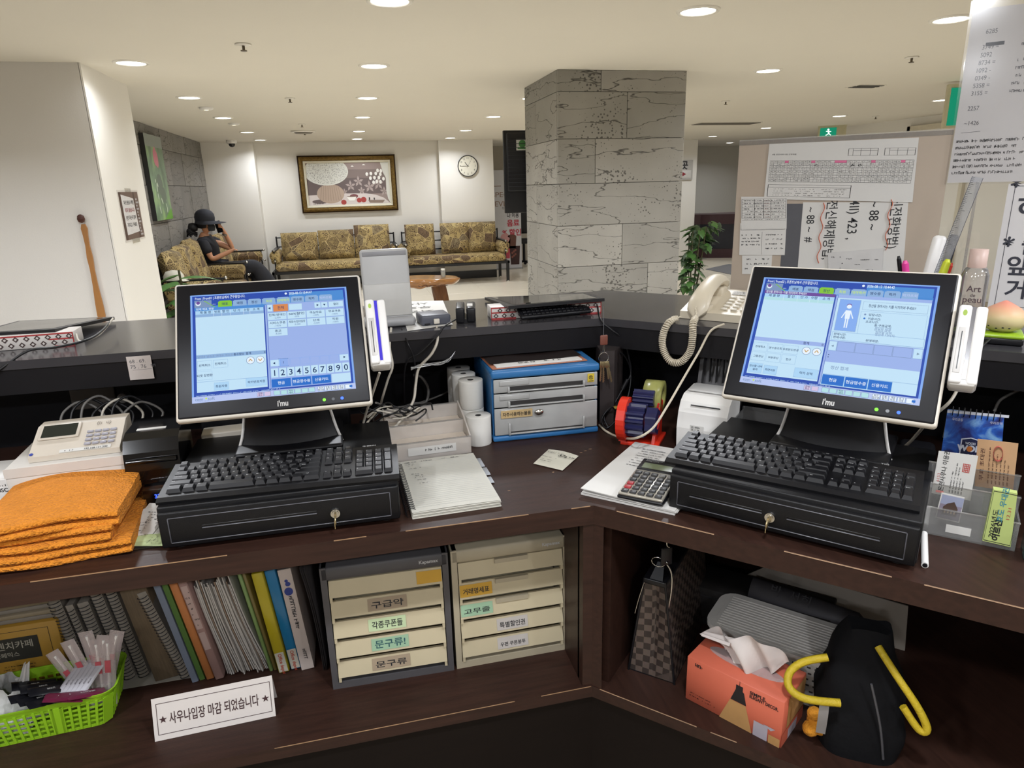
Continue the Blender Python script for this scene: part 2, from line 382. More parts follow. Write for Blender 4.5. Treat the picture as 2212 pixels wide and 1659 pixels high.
def place_word(x, y):
    row = ['nearest', 'second', 'third', 'fourth', 'fifth', 'sixth', 'farthest'][min(range(7), key=lambda k: abs((3.06, 4.58, 6.12, 7.7, 9.5, 10.9, 13.2)[k] - y))]
    col = 'over the far left wall' if x < -2 else 'by the left white column' if x < -.5 else ('in the run leading to the painting' if x < 1 else ('in the run passing the stone pillar' if x < 2.2 else ('just right of the pillar' if x < 3.8 else ('behind the pillar' if x < 5 else 'in the run beyond the notice board'))))
    return f'round recessed downlight {col}, {row} row from the desk'
def power(x, y):
    if y < 0: return 1.3
    if y < 2: return 1.15
    if x < -1 and y < 4: return 1.15
    if x < -1 and y < 5: return .2
    return 1.05 if y < 4 else (.85 if y < 5 else (.62 if y < 8 else .55))
for (x, y) in lamps:
    vis = y > 3
    t = thing('downlight', place_word(x, y) if vis else 'round recessed downlight in the ceiling over the staff side of the counter', 'ceiling light', (x, y, HCEIL), 0, 'recessed downlights' if vis else 'downlights over the staff side')
    link('rim', rim, t); link('diffuser', dsk, t)
    la = bpy.data.lights.new('lamp', 'AREA'); la.shape = 'DISK'; la.size = .15; la.energy = POWER * power(x, y); la.color = (.95, .985, 1.05); la.spread = math.radians(150 if vis else 175)
    link('lamp', la, t, (0, 0, -.012))
# sprinklers, vents, detectors
BRASS = pm('sprinkler_brass', '6b6252', .4, metal=.6)
spr_mesh = [G().lathe([(.04, 0), (.042, -.004), (.03, -.008), (.001, -.008)], 20).mesh('plate', RIM),
            G().cyl((0, 0, -.008), (0, 0, -.03), .007).cyl((0, 0, -.03), (0, 0, -.034), .016).mesh('nozzle', BRASS)]
for i, (px, py, where) in enumerate([(525, 95, 'between the first two rows of downlights at left'), (626, 212, 'above the framed painting, middle of the ceiling'), (652, 268, 'near the round air vent on its camera side'), (658, 286, 'just beyond the round air vent'), (1970, 123, 'above the notice board, nearest one'), (1568, 218, 'just right of the stone pillar'), (1892, 251, 'far right above the door casing')]):
    p = P(px, py, HCEIL); t = thing('sprinkler', f'small ceiling sprinkler head {where}', 'sprinkler', p, 0, 'ceiling sprinklers')
    link('plate', spr_mesh[0], t); link('nozzle', spr_mesh[1], t)
p = P(656, 285.5, HCEIL)
t = thing('air_vent', 'round white ceiling air diffuser in front of the framed painting', 'vent', P(655, 283, HCEIL))
G().lathe([(.15, 0), (.155, -.01), (.12, -.02)], 28).obj('outer_ring', RIM, t); G().lathe([(.1, -.012), (.105, -.028), (.07, -.032), (.0001, -.032)], 28).obj('inner_cone', pm('vent_shade', '8b857a', .6), t)
t = thing('dome_camera', 'white dome security camera on the ceiling by the stone wall', 'camera', P(503, 304, HCEIL) + Vector((0, -.15, 0)))
G().lathe([(.07, 0), (.075, -.03), (.062, -.05)], 24).obj('housing', WHT, t); G().lathe([(.045, -.045), (.043, -.07), (.03, -.09), (.0001, -.098)], 20).obj('lens_dome', pm('dome_glass', '16161a', .08), t)
for i, (px, py, w) in enumerate([(445, 232, 'second downlight'), (505, 266, 'third downlight')]):
    t = thing('smoke_detector', f'small white ceiling disc beside the {w} of the left row', 'detector', P(px, py, HCEIL), 0, 'ceiling discs')
    G().lathe([(.06, 0), (.06, -.012), (.04, -.022), (.0001, -.022)], 20).obj('body', WHT, t); G().disc(0, 0, .02, -.0225).obj('glow_window', em('warm_led', 'fff0c8', 2), t)
t = thing('ceiling_grille', 'long grey linear air grille in the ceiling right of the pillar', 'vent', P(1568, 266, HCEIL), 0)
G().box(-.45, .45, -.16, .16, -.006, 0).obj('frame', RIM, t)
for k in range(9): G().box(-.43, .43, -.145 + k * .033, -.128 + k * .033, -.012, -.005).obj('slat', pm('grille_slat', '6f6a60', .6), t)
t = thing('ceiling_slot_vent', 'small square slot diffuser in the ceiling above the notice board', 'vent', P(1870, 186, HCEIL), 0)
G().box(-.13, .13, -.09, .09, -.004, 0).obj('frame', RIM, t)
for k in range(3): G().box(-.12, .12, -.075 + k * .055, -.045 + k * .055, -.008, -.003).obj('slot', pm('slot_dark', '3b3833', .6), t)
# exit signs
EXG = em('exit_green', '1ea37c', .5); EXW = em('exit_white', 'e8fff2', 1.2)
p = P(1797, 285, HCEIL - .09)
t = thing('exit_sign', 'small green emergency exit sign hanging above the duty roster', 'sign', (p.x, p.y, HCEIL), -35)
G().box(-.19, .19, 0, .04, -.17, 0).obj('housing', pm('sign_cream', 'cfc8a9', .5), t)
G().box(-.16, .06, -.004, 0, -.15, -.03).obj('green_panel', EXG, t)
g = G(); Mx = frame((-.05, -.006, -.09), (1, 0, 0), (0, 0, 1)); g.disc(.0, .035, .014, M=Mx); g.line(0, .02, .01, -.02, .02, M=Mx); g.line(.01, -.02, -.03, -.045, .012, M=Mx); g.line(.01, -.02, .04, -.045, .012, M=Mx); g.line(-.03, .012, .04, .005, .01, M=Mx); g.obj('running_figure', EXW, t)
p = P(2060, 232, HCEIL - .2)
t = thing('exit_sign', 'large green exit sign panel partly hidden behind the handwritten phone list', 'sign', (p.x, p.y, HCEIL), -30)
G().box(-.06, .3, 0, .05, -.36, -.02).obj('housing', pm('sign_cream', 'cfc8a9', .5), t); G().box(-.035, .28, -.005, 0, -.34, -.05).obj('green_panel', EXG, t)
# ================================================================== the reception counter
WOOD = pm('wenge_wood', '3d271f', .42, spec=.25, var=.12, scale=7, stretch=(1.2, 14, 14), bump=.06, bscale=40, col2='211511')
WOODR = pm('wenge_wood_right', '3d271f', .42, spec=.25, var=.12, scale=7, stretch=(14, 1.2, 14), col2='211511')
DARKP = pm('navy_black_laminate', '121115', .45, spec=.3, var=.1, scale=8)
LEDGE = pm('black_laminate_top', '323134', .16, var=.2, scale=5, stretch=(1, 3, 1), col2='444346')
WEAR = pm('worn_edge', 'b58f6a', .6, var=.3, scale=60)
XL = -2.6; RU = 2.2     # extents of the wings
BP = .80                # depth of the desk to the inner back panel
def mitre(v): return OX + v * math.tan(math.radians(22.5))
def wing_poly(v0, v1):
    """plan outline of the two wings between depths v0 and v1, split at the mitre"""
    a = [(XL, OY + v0), (mitre(v0), OY + v0), (mitre(v1), OY + v1), (XL, OY + v1)]
    e = lambda u, v: (RW(u, v, 0).x, RW(u, v, 0).y)
    b = [(mitre(v0), OY + v0), e(RU, v0), e(RU, v1), (mitre(v1), OY + v1)]
    return a, b
def wings(nameL, v0, v1, z0, z1, parent, matL, matR=None):
    a, b = wing_poly(v0, v1)
    A = G().prism(a, z0, z1).obj(nameL, matL, parent); B = G().prism(b, z0, z1).obj(nameL, matR or matL, parent)
    return A, B
ct = thing('reception_desk', 'long dark brown wooden reception worktop bent around a corner', 'desk')
wings('worktop', 0, BP, D - .045, D, ct, WOOD, WOODR)
g = G()                                     # worn pale front edge: thin broken strips
rnd = random.Random(3)
x = -1.6
while x < OX - .03:
    w = rnd.uniform(.01, .09)
    if rnd.random() < .72: g.box(x, x + w, OY - .0008, OY + .0006, D - .0012, D + .0004)
    x += w
u = .02
while u < 1.5:
    w = rnd.uniform(.01, .09)
    if rnd.random() < .72:
        a, b = RW(u, -.0008, D), RW(u + w, -.0008, D); a2, b2 = RW(u, .0006, D), RW(u + w, .0006, D)
        g.add([(*a.xy, D - .0012), (*b.xy, D - .0012), (*b2.xy, D + .0004), (*a2.xy, D + .0004)], [(0, 1, 2, 3)])
    u += w
g.obj('worn_edge', WEAR, ct)['kind'] = 'stuff'
# transaction ledge
lg = thing('transaction_ledge', 'glossy black raised counter ledge running behind both monitors', 'counter')
wings('ledge_top', .545, 1.03, LZ - .022, LZ, lg, LEDGE)
wings('fascia', .55, .575, LZ - .085, LZ - .022, lg, DARKP)
wings('lobby_panel', .98, 1.0, 0, LZ - .022, lg, DARKP)
wings('inner_panel', BP, BP + .02, D, LZ - .022, lg, pm('navy_panel', '0b0b10', .5, spec=.2, var=.08))
a = P(1295, 916, D); b = P(1325, 916, D)
G().prism([(a.x, a.y), (b.x, b.y), (b.x + .05, b.y + .06), (a.x + .02, a.y + .09)], D, LZ - .08).obj('corner_post', pm('post_dark', '37302f', .5), lg)
# storage below the desk
SZ = .36
st = thing('storage_shelf', 'dark brown open shelf unit under the reception desk', 'shelf')
wings('shelf_board', 0.0, BP, SZ - .03, SZ, st, WOOD, WOODR)
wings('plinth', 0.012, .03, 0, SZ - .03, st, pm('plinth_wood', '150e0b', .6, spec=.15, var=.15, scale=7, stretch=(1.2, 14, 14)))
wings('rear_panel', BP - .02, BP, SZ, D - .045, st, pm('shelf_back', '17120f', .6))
G().prism([(OX - .022, OY + .005), (OX, OY + .003), (OX + .018, OY - .015), (OX + .02, OY + .02), (OX - .002, OY + .045), (OX - .022, OY + .04)], SZ, D - .045).obj('corner_stile', WOOD, st)
G().box(OX - .022, OX - .004, OY + .03, OY + BP - .02, SZ, D - .045).obj('partition', WOOD, st)
c = [RW(.012, .03, 0), RW(.03, .03, 0), RW(.03, BP - .25, 0), RW(.012, BP - .25, 0)]
G().prism([(q.x, q.y) for q in c], SZ, D - .045).obj('partition', WOODR, st)
g = G(); rnd = random.Random(5); x = -.6
while x < OX - .03:
    w = rnd.uniform(.03, .15)
    if rnd.random() < .8: g.box(x, x + w, OY - .0006, OY + .0005, SZ - .001, SZ + .0004)
    x += w
u = .02
while u < .8:
    w = rnd.uniform(.03, .15)
    if rnd.random() < .8:
        a, b = RW(u, -.0006, D), RW(u + w, -.0006, D); a2, b2 = RW(u, .0005, D), RW(u + w, .0005, D)
        g.add([(*a.xy, SZ - .001), (*b.xy, SZ - .001), (*b2.xy, SZ + .0004), (*a2.xy, SZ + .0004)], [(0, 1, 2, 3)])
    u += w
g.obj('worn_edge', WEAR, st)['kind'] = 'stuff'
# ================================================================== the lobby
def fabric_mat():
    m = bpy.data.materials.new('tapestry_fabric'); m.use_nodes = True
    nt = m.node_tree; N, L = nt.nodes, nt.links; b = N['Principled BSDF']; b.inputs['Roughness'].default_value = .85
    geo = N.new('ShaderNodeNewGeometry'); src = geo.outputs['Position']
    v1 = N.new('ShaderNodeTexVoronoi'); v1.inputs['Scale'].default_value = 6.5; L.new(src, v1.inputs['Vector'])
    ve = N.new('ShaderNodeTexVoronoi'); ve.feature = 'DISTANCE_TO_EDGE'; ve.inputs['Scale'].default_value = 6.5; L.new(src, ve.inputs['Vector'])
    cr = N.new('ShaderNodeValToRGB'); e = cr.color_ramp; e.interpolation = 'CONSTANT'
    e.elements[0].color = (*lin('a8925f'), 1); e.elements[1].position = .45; e.elements[1].color = (*lin('8d7a50'), 1)
    for p, c in ((.62, '6f5a42'), (.78, 'b09c69'), (.9, '857658')): q = e.elements.new(p); q.color = (*lin(c), 1)
    sx = N.new('ShaderNodeSeparateColor'); L.new(v1.outputs['Color'], sx.inputs[0]); L.new(sx.outputs[0], cr.inputs[0])
    # flowers
    v2 = N.new('ShaderNodeTexVoronoi'); v2.inputs['Scale'].default_value = 22; L.new(src, v2.inputs['Vector'])
    rg = N.new('ShaderNodeMath'); rg.operation = 'SINE'; mu = N.new('ShaderNodeMath'); mu.operation = 'MULTIPLY'; mu.inputs[1].default_value = 22
    L.new(v2.outputs['Distance'], mu.inputs[0]); L.new(mu.outputs[0], rg.inputs[0])
    gt = N.new('ShaderNodeMath'); gt.operation = 'GREATER_THAN'; gt.inputs[1].default_value = .25; L.new(rg.outputs[0], gt.inputs[0])
    s2 = N.new('ShaderNodeSeparateColor'); L.new(v2.outputs['Color'], s2.inputs[0])
    g2 = N.new('ShaderNodeMath'); g2.operation = 'GREATER_THAN'; g2.inputs[1].default_value = .2; L.new(s2.outputs[1], g2.inputs[0])
    an = N.new('ShaderNodeMath'); an.operation = 'MULTIPLY'; L.new(gt.outputs[0], an.inputs[0]); L.new(g2.outputs[0], an.inputs[1])
    m1 = N.new('ShaderNodeMix'); m1.data_type = 'RGBA'; L.new(an.outputs[0], m1.inputs[0]); L.new(cr.outputs[0], m1.inputs[6]); m1.inputs[7].default_value = (*lin('4d3b28'), 1)
    lt = N.new('ShaderNodeMath'); lt.operation = 'LESS_THAN'; lt.inputs[1].default_value = .014; L.new(ve.outputs['Distance'], lt.inputs[0])
    m2 = N.new('ShaderNodeMix'); m2.data_type = 'RGBA'; L.new(lt.outputs[0], m2.inputs[0]); L.new(m1.outputs[2], m2.inputs[6]); m2.inputs[7].default_value = (*lin('bfa877'), 1)
    L.new(m2.outputs[2], b.inputs['Base Color'])
    return m
FAB = fabric_mat()
IRON = pm('black_iron', '1a1a1c', .35, var=.1)
def pillow(g, w, h, t, M=None, p=5, n=10, m=0, sag=0.0):
    def f(sg):
        def q(u, v):
            a, b = u * 2 - 1, v * 2 - 1
            k = max(0, (1 - abs(a) ** p)) ** .5 * max(0, (1 - abs(b) ** p)) ** .5
            return (a * w / 2, b * h / 2 - sag * (1 - a * a) * (b < 0), sg * t / 2 * (.25 * (abs(a) < .999 and abs(b) < .999) + .75 * k))
        return q
    g.grid(f(1), n, n, m, M=M); g.grid(f(-1), n, n, m, M=M, flip=True); return g
def sofa(label, W, n, M, gaps=None, tops=None):
    t = thing('sofa', label, 'sofa', M=M, group='patterned lobby sofas')
    dp = .68
    G().box(0, W, -dp, -dp + .035, .29, .33).box(0, W, -.05, -.02, .29, .33).box(0, .03, -dp, -.02, .29, .33).box(W - .03, W, -dp, -.02, .29, .33).obj('base_frame', IRON, t)
    lg_ = G().box(-.022, .022, -.022, .022, .012, .29, 0).cyl((0, 0, 0), (0, 0, .014), .03, .026, m=1).mesh('leg', [IRON, CHROME])
    for x in (.03, W - .03):
        for y in (-dp + .025, -.05): link('leg', lg_, t, (x, y, 0))
    g = G(); g.rbox(.05, W - .05, -dp - .02, -.1, .33, .45, .05, 3); g.obj('seat_cushion', FAB, t)
    cw = (W - .26) / n
    for k in range(n):
        x = .13 + cw * (k + .5) + (gaps[k] if gaps else 0); hh = (tops[k] if tops else .48)
        g = G(); pillow(g, cw * .98, hh, .17, frame((x, -.17, .44 + hh / 2), (1, 0, 0), (0, .22, .975)), p=8)
        g.obj('back_cushion', FAB, t)
    for x in (.065, W - .065):
        g = G(); g.cyl((x, -dp + .02, .57), (x, -.12, .57), .075, n=18); g.lathe([(.0001, 0), (.05, .012), (.075, .03)], 18, M=Matrix.Translation((x, -dp - .01, .57)) @ Matrix.Rotation(math.radians(-90), 4, 'X'))
        g.rbox(x - .06, x + .06, -dp + .03, -.12, .45, .58, .03, 2)
        g.obj('arm_cushion', FAB, t)
        G().box(x - .03, x + .03, -dp - .02, -.05, .643, .658).cyl((x, -dp + .01, .30), (x, -dp + .01, .645), .012).obj('arm_rail', IRON, t)
        for zz in (.655, .5): G().lathe([(.0001, -.018), (.013, -.012), (.018, 0), (.013, .012), (.0001, .018)], 12, c=(x, -dp - .03, zz)).obj('knob', CHROME, t)
    for z in (.52, .66, .8): G().cyl((.06, -.05, z), (W - .06, -.05, z), .01).obj('back_rail', IRON, t)
    for x in (.06, W - .06): G().cyl((x, -.05, .3), (x, -.05, .82), .012).obj('back_post', IRON, t)
    return t
sofa('three-cushion patterned sofa under the framed painting', 1.95, 3, XF((-1.17, 11.5, 0)), tops=[.44, .46, .52])
sofa('three-cushion patterned sofa below the wall clock with a gap between cushions', 1.72, 3, XF((.79, 11.48, 0)), gaps=[-.03, .06, .03], tops=[.5, .5, .5])
sofa('nearer patterned sofa against the grey stone wall, seen end-on', 1.75, 3, XF((-1.99, 7.5, 0), 90), tops=[.5, .52, .55])
sofa('patterned sofa in the stone corner with the woman sitting on it', 1.85, 3, XF((-1.99, 9.28, 0), 90), tops=[.5, .5, .5])
# ---- the framed still life
t = thing('framed_painting', 'wide still life painting in a carved gold frame above the sofa', 'painting', M=frame((-.672, YF - .002, 1.16), (1.505, 0, 0), (0, 0, .865), (0, -1, 0)))
GOLD = pm('carved_gold', 'a98a4c', .35, metal=.75, var=.4, scale=40, bump=.9, bscale=70, col2='4f3a1c')
BRN = pm('frame_brown', '3a2616', .4)
MATB = pm('cream_liner', 'd9d3bd', .6)
def pframe(name, a, b, z0, z1, mat, r=.4):
    ax, ay = a, a * 1.505 / .865; bx, by = b, b * 1.505 / .865
    g = G()
    o = [(ax, ay), (1 - ax, ay), (1 - ax, 1 - ay), (ax, 1 - ay)]; i = [(bx, by), (1 - bx, by), (1 - bx, 1 - by), (bx, 1 - by)]
    mid = [((p[0] + q[0]) / 2, (p[1] + q[1]) / 2) for p, q in zip(o, i)]
    V = [(*p, 0) for p in o] + [(*p, z0) for p in o] + [(*p, z1) for p in mid] + [(*p, z0 * .7) for p in i] + [(*p, 0) for p in i]
    F = []
    for L_ in range(4):
        for k in range(4): F.append((L_ * 4 + k, L_ * 4 + (k + 1) % 4, L_ * 4 + 4 + (k + 1) % 4, L_ * 4 + 4 + k))
    g.add(V, F); return g.obj(name, mat, t)
pframe('outer_frame', 0, .012, .05, .055, BRN); pframe('carved_frame', .012, .055, .05, .075, GOLD); pframe('liner', .055, .075, .045, .04, MATB)
c = [pm('pt_' + k, k, .55, var=.05, scale=3) for k in ('9c8b86', '83746f', '6d605f', 'd8cfcb', 'dcdcd4', 'b9a493', '8f7c70', 'a8433f', 'f2f0ea', '3a3434', 'b0a19c', '7d4a4e')]
g = G(); a0, b0, a1, b1 = .075, .13, .925, .87
def pp(pts, m, z): g.add([(a0 + (a1 - a0) * x, b0 + (b1 - b0) * y, z) for x, y in pts], [tuple(range(len(pts)))], m)
_ez = [0.0]
def el(x, y, rx, ry, m, z, n=28, t0=0, t1=360):
    _ez[0] += .00001; z += _ez[0]
    pp([(x + rx * math.cos(math.radians(t0 + (t1 - t0) * i / n)), y + ry * math.sin(math.radians(t0 + (t1 - t0) * i / n))) for i in range(n)], m, z)
g.rect(a0, b0, a1, b1, .012, 0)
pp([(0, .25), (.97, .25), (.97, .83), (.5, .84), (0, .8)], 1, .0125); pp([(0, .25), (.95, .25), (.95, .6), (.6, .64), (0, .6)], 2, .013)
for x, y, s_ in [(.52, .45, .08), (.62, .55, .08), (.75, .42, .09), (.86, .48, .09), (.93, .3, .07), (.44, .31, .05), (.65, .33, .06)]:
    for k in range(5):
        an = k * 72 + 20; _ez[0] += .000004; pp([(x, y), (x + s_ * .45 * math.cos(math.radians(an - 25)), y + s_ * .9 * math.sin(math.radians(an - 25))), (x + s_ * .8 * math.cos(math.radians(an)), y + s_ * 1.7 * math.sin(math.radians(an))), (x + s_ * .45 * math.cos(math.radians(an + 25)), y + s_ * .9 * math.sin(math.radians(an + 25)))], 10, .0132 + _ez[0])
pp([(0, 0), (1, 0), (.92, .14), (.82, .22), (.7, .26), (.42, .27), (0, .24)], 3, .014)
el(.14, .09, .1, .05, 2, .0145); el(.27, .27, .165, .23, 5, .015)
for k in range(9):
    x = .14 + k * .032; g.line(a0 + (a1 - a0) * (.27 + (x - .27) * .75), b0 + (b1 - b0) * .48, a0 + (a1 - a0) * x, b0 + (b1 - b0) * .1, .003, .0155, 6)
el(.24, .8, .265, .33, 4, .016, 40); g.rect(0.075, .87, .4, .872, .016, 4)
rn = random.Random(2)
for k in range(620):
    an, r = rn.random() * 6.283, rn.random() ** .5 * .93
    x, y = .24 + .265 * r * math.cos(an), .8 + .33 * r * math.sin(an)
    if 0.005 < x < .99 and y < .985:
        g.line(a0 + (a1 - a0) * x, b0 + (b1 - b0) * y, a0 + (a1 - a0) * (x + .007 * rn.uniform(-1, 1)), b0 + (b1 - b0) * (y + .014), .0022, .0165, 9)
pp([(.9, 1), (1, 1), (1, 0), (.97, .12), (.955, .3), (.96, .62), (.93, .75)], 4, .0165)
for x, y in [(.73, .72), (.78, .73), (.84, .73), (.865, .8), (.905, .79), (.77, .62), (.82, .63), (.875, .63), (.895, .71), (.845, .54), (.89, .53), (.93, .6), (.805, .52)]: el(x, y, .017, .045, 8, .017, 14)
for q in [((.73, .7), (.83, .69)), ((.83, .69), (.93, .73)), ((.84, .6), (.9, .68))]: g.line(a0 + (a1 - a0) * q[0][0], b0 + (b1 - b0) * q[0][1], a0 + (a1 - a0) * q[1][0], b0 + (b1 - b0) * q[1][1], .003, .0172, 9)
for x, y in [(.56, .9), (.7, .93)]: pp([(x - .02, y), (x + .02, y), (x + .005, y + .03), (x - .01, y + .028)], 8, .017)
el(.55, .2, .05, .05, 11, .0165); pp([(.46, .19), (.58, .19), (.55, .09), (.49, .09)], 8, .017); el(.52, .19, .06, .014, 6, .0172)
for x, y, r in [(.42, .06, .032), (.61, .1, .03), (.665, .11, .034)]: el(x, y, r, r * 1.9, 7, .0175)
pp([(.72, .1), (.93, .09), (.9, .02), (.74, .03)], 6, .017); pp([(.73, .16), (.745, .16), (.745, .1), (.73, .1)], 9, .0175); pp([(.79, .15), (.805, .15), (.805, .1), (.79, .1)], 9, .0175)
g.scrib(.12, .15, .09, .02, .0175, 9)
g.obj('canvas', c, t)
# ---- wall clock 10:44
t = thing('wall_clock', 'round white wall clock with thin black rim and numerals', 'clock', M=frame((1.99, 11.42, 1.822), (1, 0, 0), (0, 0, 1), (0, -1, 0)))
G().lathe([(.165, 0), (.168, .03), (.158, .038), (.155, .026)], 40).obj('rim', pm('clock_rim', '23262a', .3), t)
G().disc(0, 0, .157, .024, 40).obj('dial', pm('clock_dial', 'e9e5d4', .6), t)
g = G()
for k in range(1, 13): a = math.radians(90 - 30 * k); g.text(str(k), .122 * math.cos(a), .122 * math.sin(a) - .014, .042, .025, al='c')
g.obj('numerals', pm('ink', '1c1c20', .6), t)
G().line(0, 0, .075 * math.cos(math.radians(90 - 322)), .075 * math.sin(math.radians(90 - 322)), .009, .028).obj('hour_hand', MATS['ink'], t)
G().line(.02, 0, -.115, -.002, .006, .030).obj('minute_hand', MATS['ink'], t)
G().line(-.02, -.03, .05, .08, .0025, .032).obj('second_hand', MATS['ink'], t)
# ---- canvas with a pink lotus on the stone wall
t = thing('lotus_canvas', 'tall green canvas print with a pink lotus on the stone wall', 'canvas', M=frame((-1.994, 8.02, 1.235), (0, .70, 0), (0, 0, .88), (1, 0, 0)))
G().box(0, 1, 0, 1, 0, .045).obj('stretcher', pm('canvas_edge', '2c2b2a', .7), t)
lm = bpy.data.materials.new('lotus_print'); lm.use_nodes = True; nt = lm.node_tree; bb_ = nt.nodes['Principled BSDF']
tc = nt.nodes.new('ShaderNodeTexCoord'); nz = nt.nodes.new('ShaderNodeTexNoise'); nz.inputs['Scale'].default_value = 3.5; nz.inputs['Detail'].default_value = 2
nt.links.new(tc.outputs['Object'], nz.inputs['Vector']); cr = nt.nodes.new('ShaderNodeValToRGB'); e = cr.color_ramp
e.elements[0].position = .3; e.elements[0].color = (*lin('4f6b4a'), 1); e.elements[1].position = .72; e.elements[1].color = (*lin('9dc17a'), 1); q = e.elements.new(.5); q.color = (*lin('6f8c6c'), 1)
nt.links.new(nz.outputs['Fac'], cr.inputs[0]); nt.links.new(cr.outputs[0], bb_.inputs['Base Color']); bb_.inputs['Roughness'].default_value = .4
g = G(); g.rect(0, 0, 1, 1, .0455, 0)
def pe(x, y, rx, ry, m, z, rot=0):
    global _pz
    _pz += .00004; z += _pz
    ca, sa = math.cos(math.radians(rot)), math.sin(math.radians(rot))
    g.add([(x + rx * math.cos(i * .3142) * ca - ry * math.sin(i * .3142) * sa, y + rx * math.cos(i * .3142) * sa + ry * math.sin(i * .3142) * ca, z) for i in range(20)], [tuple(range(20))], m)
_pz = 0.0
g.rect(0, .86, 1, 1, .0457, 3)
for x, y, rx, ry, r in [(.45, .74, .09, .1, 20), (.55, .72, .08, .1, -15), (.5, .77, .07, .1, 0)]: pe(x, y, rx, ry, 1, .046, r)
for k in range(14): pe(rn.uniform(.1, .9), rn.uniform(.1, .62), .02, rn.uniform(.02, .06), 2, .0458, rn.uniform(-50, 50))
pe(.5, .42, .17, .13, 4, .0457); pe(.62, .3, .15, .1, 4, .0457)
g.add([(0.45, 0, .046), (1, 0, .046), (1, .13, .046), (.85, .11, .046), (.6, .03, .046)], [(0, 1, 2, 3, 4)], 5)
g.obj('print', [lm, pm('lotus_pink', 'd6788c', .4), pm('dew', 'cfe0c8', .4), pm('print_haze', '8f9890', .4), pm('print_dark', '5d6f5b', .4), pm('print_lime', '6fae3e', .4)], t)
# ---- notice on the white column
t = thing('column_notice', 'photo print notice with red and black lettering taped to the white column', 'poster', M=frame((-1.3795, 4.845, 1.225), (0, .42, 0), (0, 0, .298), (1, 0, 0)))
G().box(-.04, 1.04, -.04, 1.04, 0, .001).obj('sheet', pm('sheet_white', 'd8d3cc', .5), t)
g = G(); g.rect(0, 0, 1, 1, .0015, 0); g.rect(0, 0, .12, 1, .0017, 1); g.rect(.72, 0, .8, 1, .0017, 1); g.add([(.12, .1, .002), (.78, .14, .002), (.72, .86, .002), (.1, .95, .002)], [(0, 1, 2, 3)], 2)
for k in range(12): g.rect(.82, .05 + k * .07, .82 + rn.uniform(.05, .15), .09 + k * .07, .0019, 3)
for s_, y, m in [('우산 분실시 책임', .74, 4), ('지지 않습니다', .58, 5), ('본인 우산 꼭 챙겨', .42, 4), ('가지고 가세요', .27, 4)]: g.text(s_, .44, y, .1, .0025, m, al='c', w=.5, bold=.02)
g.obj('print', [pm('print_brown', '6b564b', .5), pm('print_bark', '4b342a', .5), pm('print_board', 'd8d6d6', .5), pm('print_light', 'a8a5a8', .5), MATS['ink'], pm('print_red', '8c2b33', .5)], t)
G().box(.36, .66, 1.0, 1.08, .001, .0025).box(.3, .7, -.09, .01, .001, .0025).obj('tape', clear('tape_clear', (.95, .94, .9), .1, .2, .15), t)
# ---- back scratcher hanging on the left wall
t = thing('back_scratcher', 'wooden back scratcher hanging on the grey left wall', 'scratcher', (-1.518, 4.58, 0))
OAK = pm('beech', 'b07b45', .4, var=.15, scale=12, stretch=(6, 6, 1))
prof = [(1.345, .010), (1.32, .017), (1.28, .013), (1.22, .011), (1.15, .016), (1.08, .012), (.98, .014), (.88, .02), (.8, .022), (.74, .012)]
g = G()
for (z0, w0), (z1, w1) in zip(prof, prof[1:]):
    g.add([(-w0, -.006, z0), (w0, -.006, z0), (w1, -.006, z1), (-w1, -.006, z1), (-w0, .006, z0), (w0, .006, z0), (w1, .006, z1), (-w1, .006, z1)], [(0, 3, 2, 1), (4, 5, 6, 7), (1, 2, 6, 5), (0, 4, 7, 3)])
g.obj('handle', OAK, t)
G().lathe([(.0001, -.028), (.016, -.022), (.022, -.006), (.018, .012), (.01, .02), (.0001, .022)], 14, c=(-.006, -.004, 1.38), sy=.45).obj('leather_hook', pm('brown_leather', '4a2417', .5, bump=.3), t)
# ---- live edge log table and jar
t = thing('log_table', 'glossy live-edge log coffee table with gnarled edge', 'table', (0.75, 8.52, 0))
LOG = pm('varnished_log', 'b9824a', .18, var=.35, scale=4, stretch=(2, 7, 7), col2='6e4522', coat=.5)
def logf(u, v):
    a = v * 2 * math.pi; x = -.58 + u * 1.16
    e = (1 - abs(u * 2 - 1) ** 6) ** .5 if 0 < u < 1 else 0
    w = (.24 + .03 * math.sin(x * 9)) * e + .001; hh = (.065 + .012 * math.sin(x * 7 + 2)) * e + .001
    s_, c_ = math.sin(a), math.cos(a)
    zz = hh * max(-1, min(.62, s_ * 1.2)); lump = .015 * math.sin(x * 23 + a * 3) * (s_ < .3)
    return (x, (w + lump) * math.copysign(abs(c_) ** .7, c_), .385 + zz - (.01 * math.sin(x * 31) if s_ < 0 else 0))
g = G().grid(logf, 40, 24); g.obj('slab', LOG, t)
g = G()
for k in range(7): g.tube([(.02 + .05 * k, -.262 + .004 * (k % 2), .36 - .01 * (k % 3)), (.05 + .05 * k, -.266, .345 + .012 * (k % 2)), (.08 + .05 * k, -.26, .35)], .006, 6)
g.obj('burl_knots', pm('burl_dark', '5a351a', .35), t)
for x, tilt in ((.27, .08), (-.35, -.06)):
    g = G()
    def lf(u, v, x=x, tilt=tilt): a = u * 2 * math.pi; r = .085 + .025 * math.sin(3 * a + v * 2) + .03 * (v < .2); return (x + tilt * (1 - v) + r * math.cos(a), r * math.sin(a) * .8, .36 * v)
    g.grid(lf, 18, 6); g.obj('trunk_leg', pm('log_bark', '8a5a30', .45, var=.4, scale=8, stretch=(5, 5, 1), col2='4b2c14'), t)
t = thing('glass_jar', 'small lidded glass jar on the log table', 'jar', (1.1, 8.40, .425))
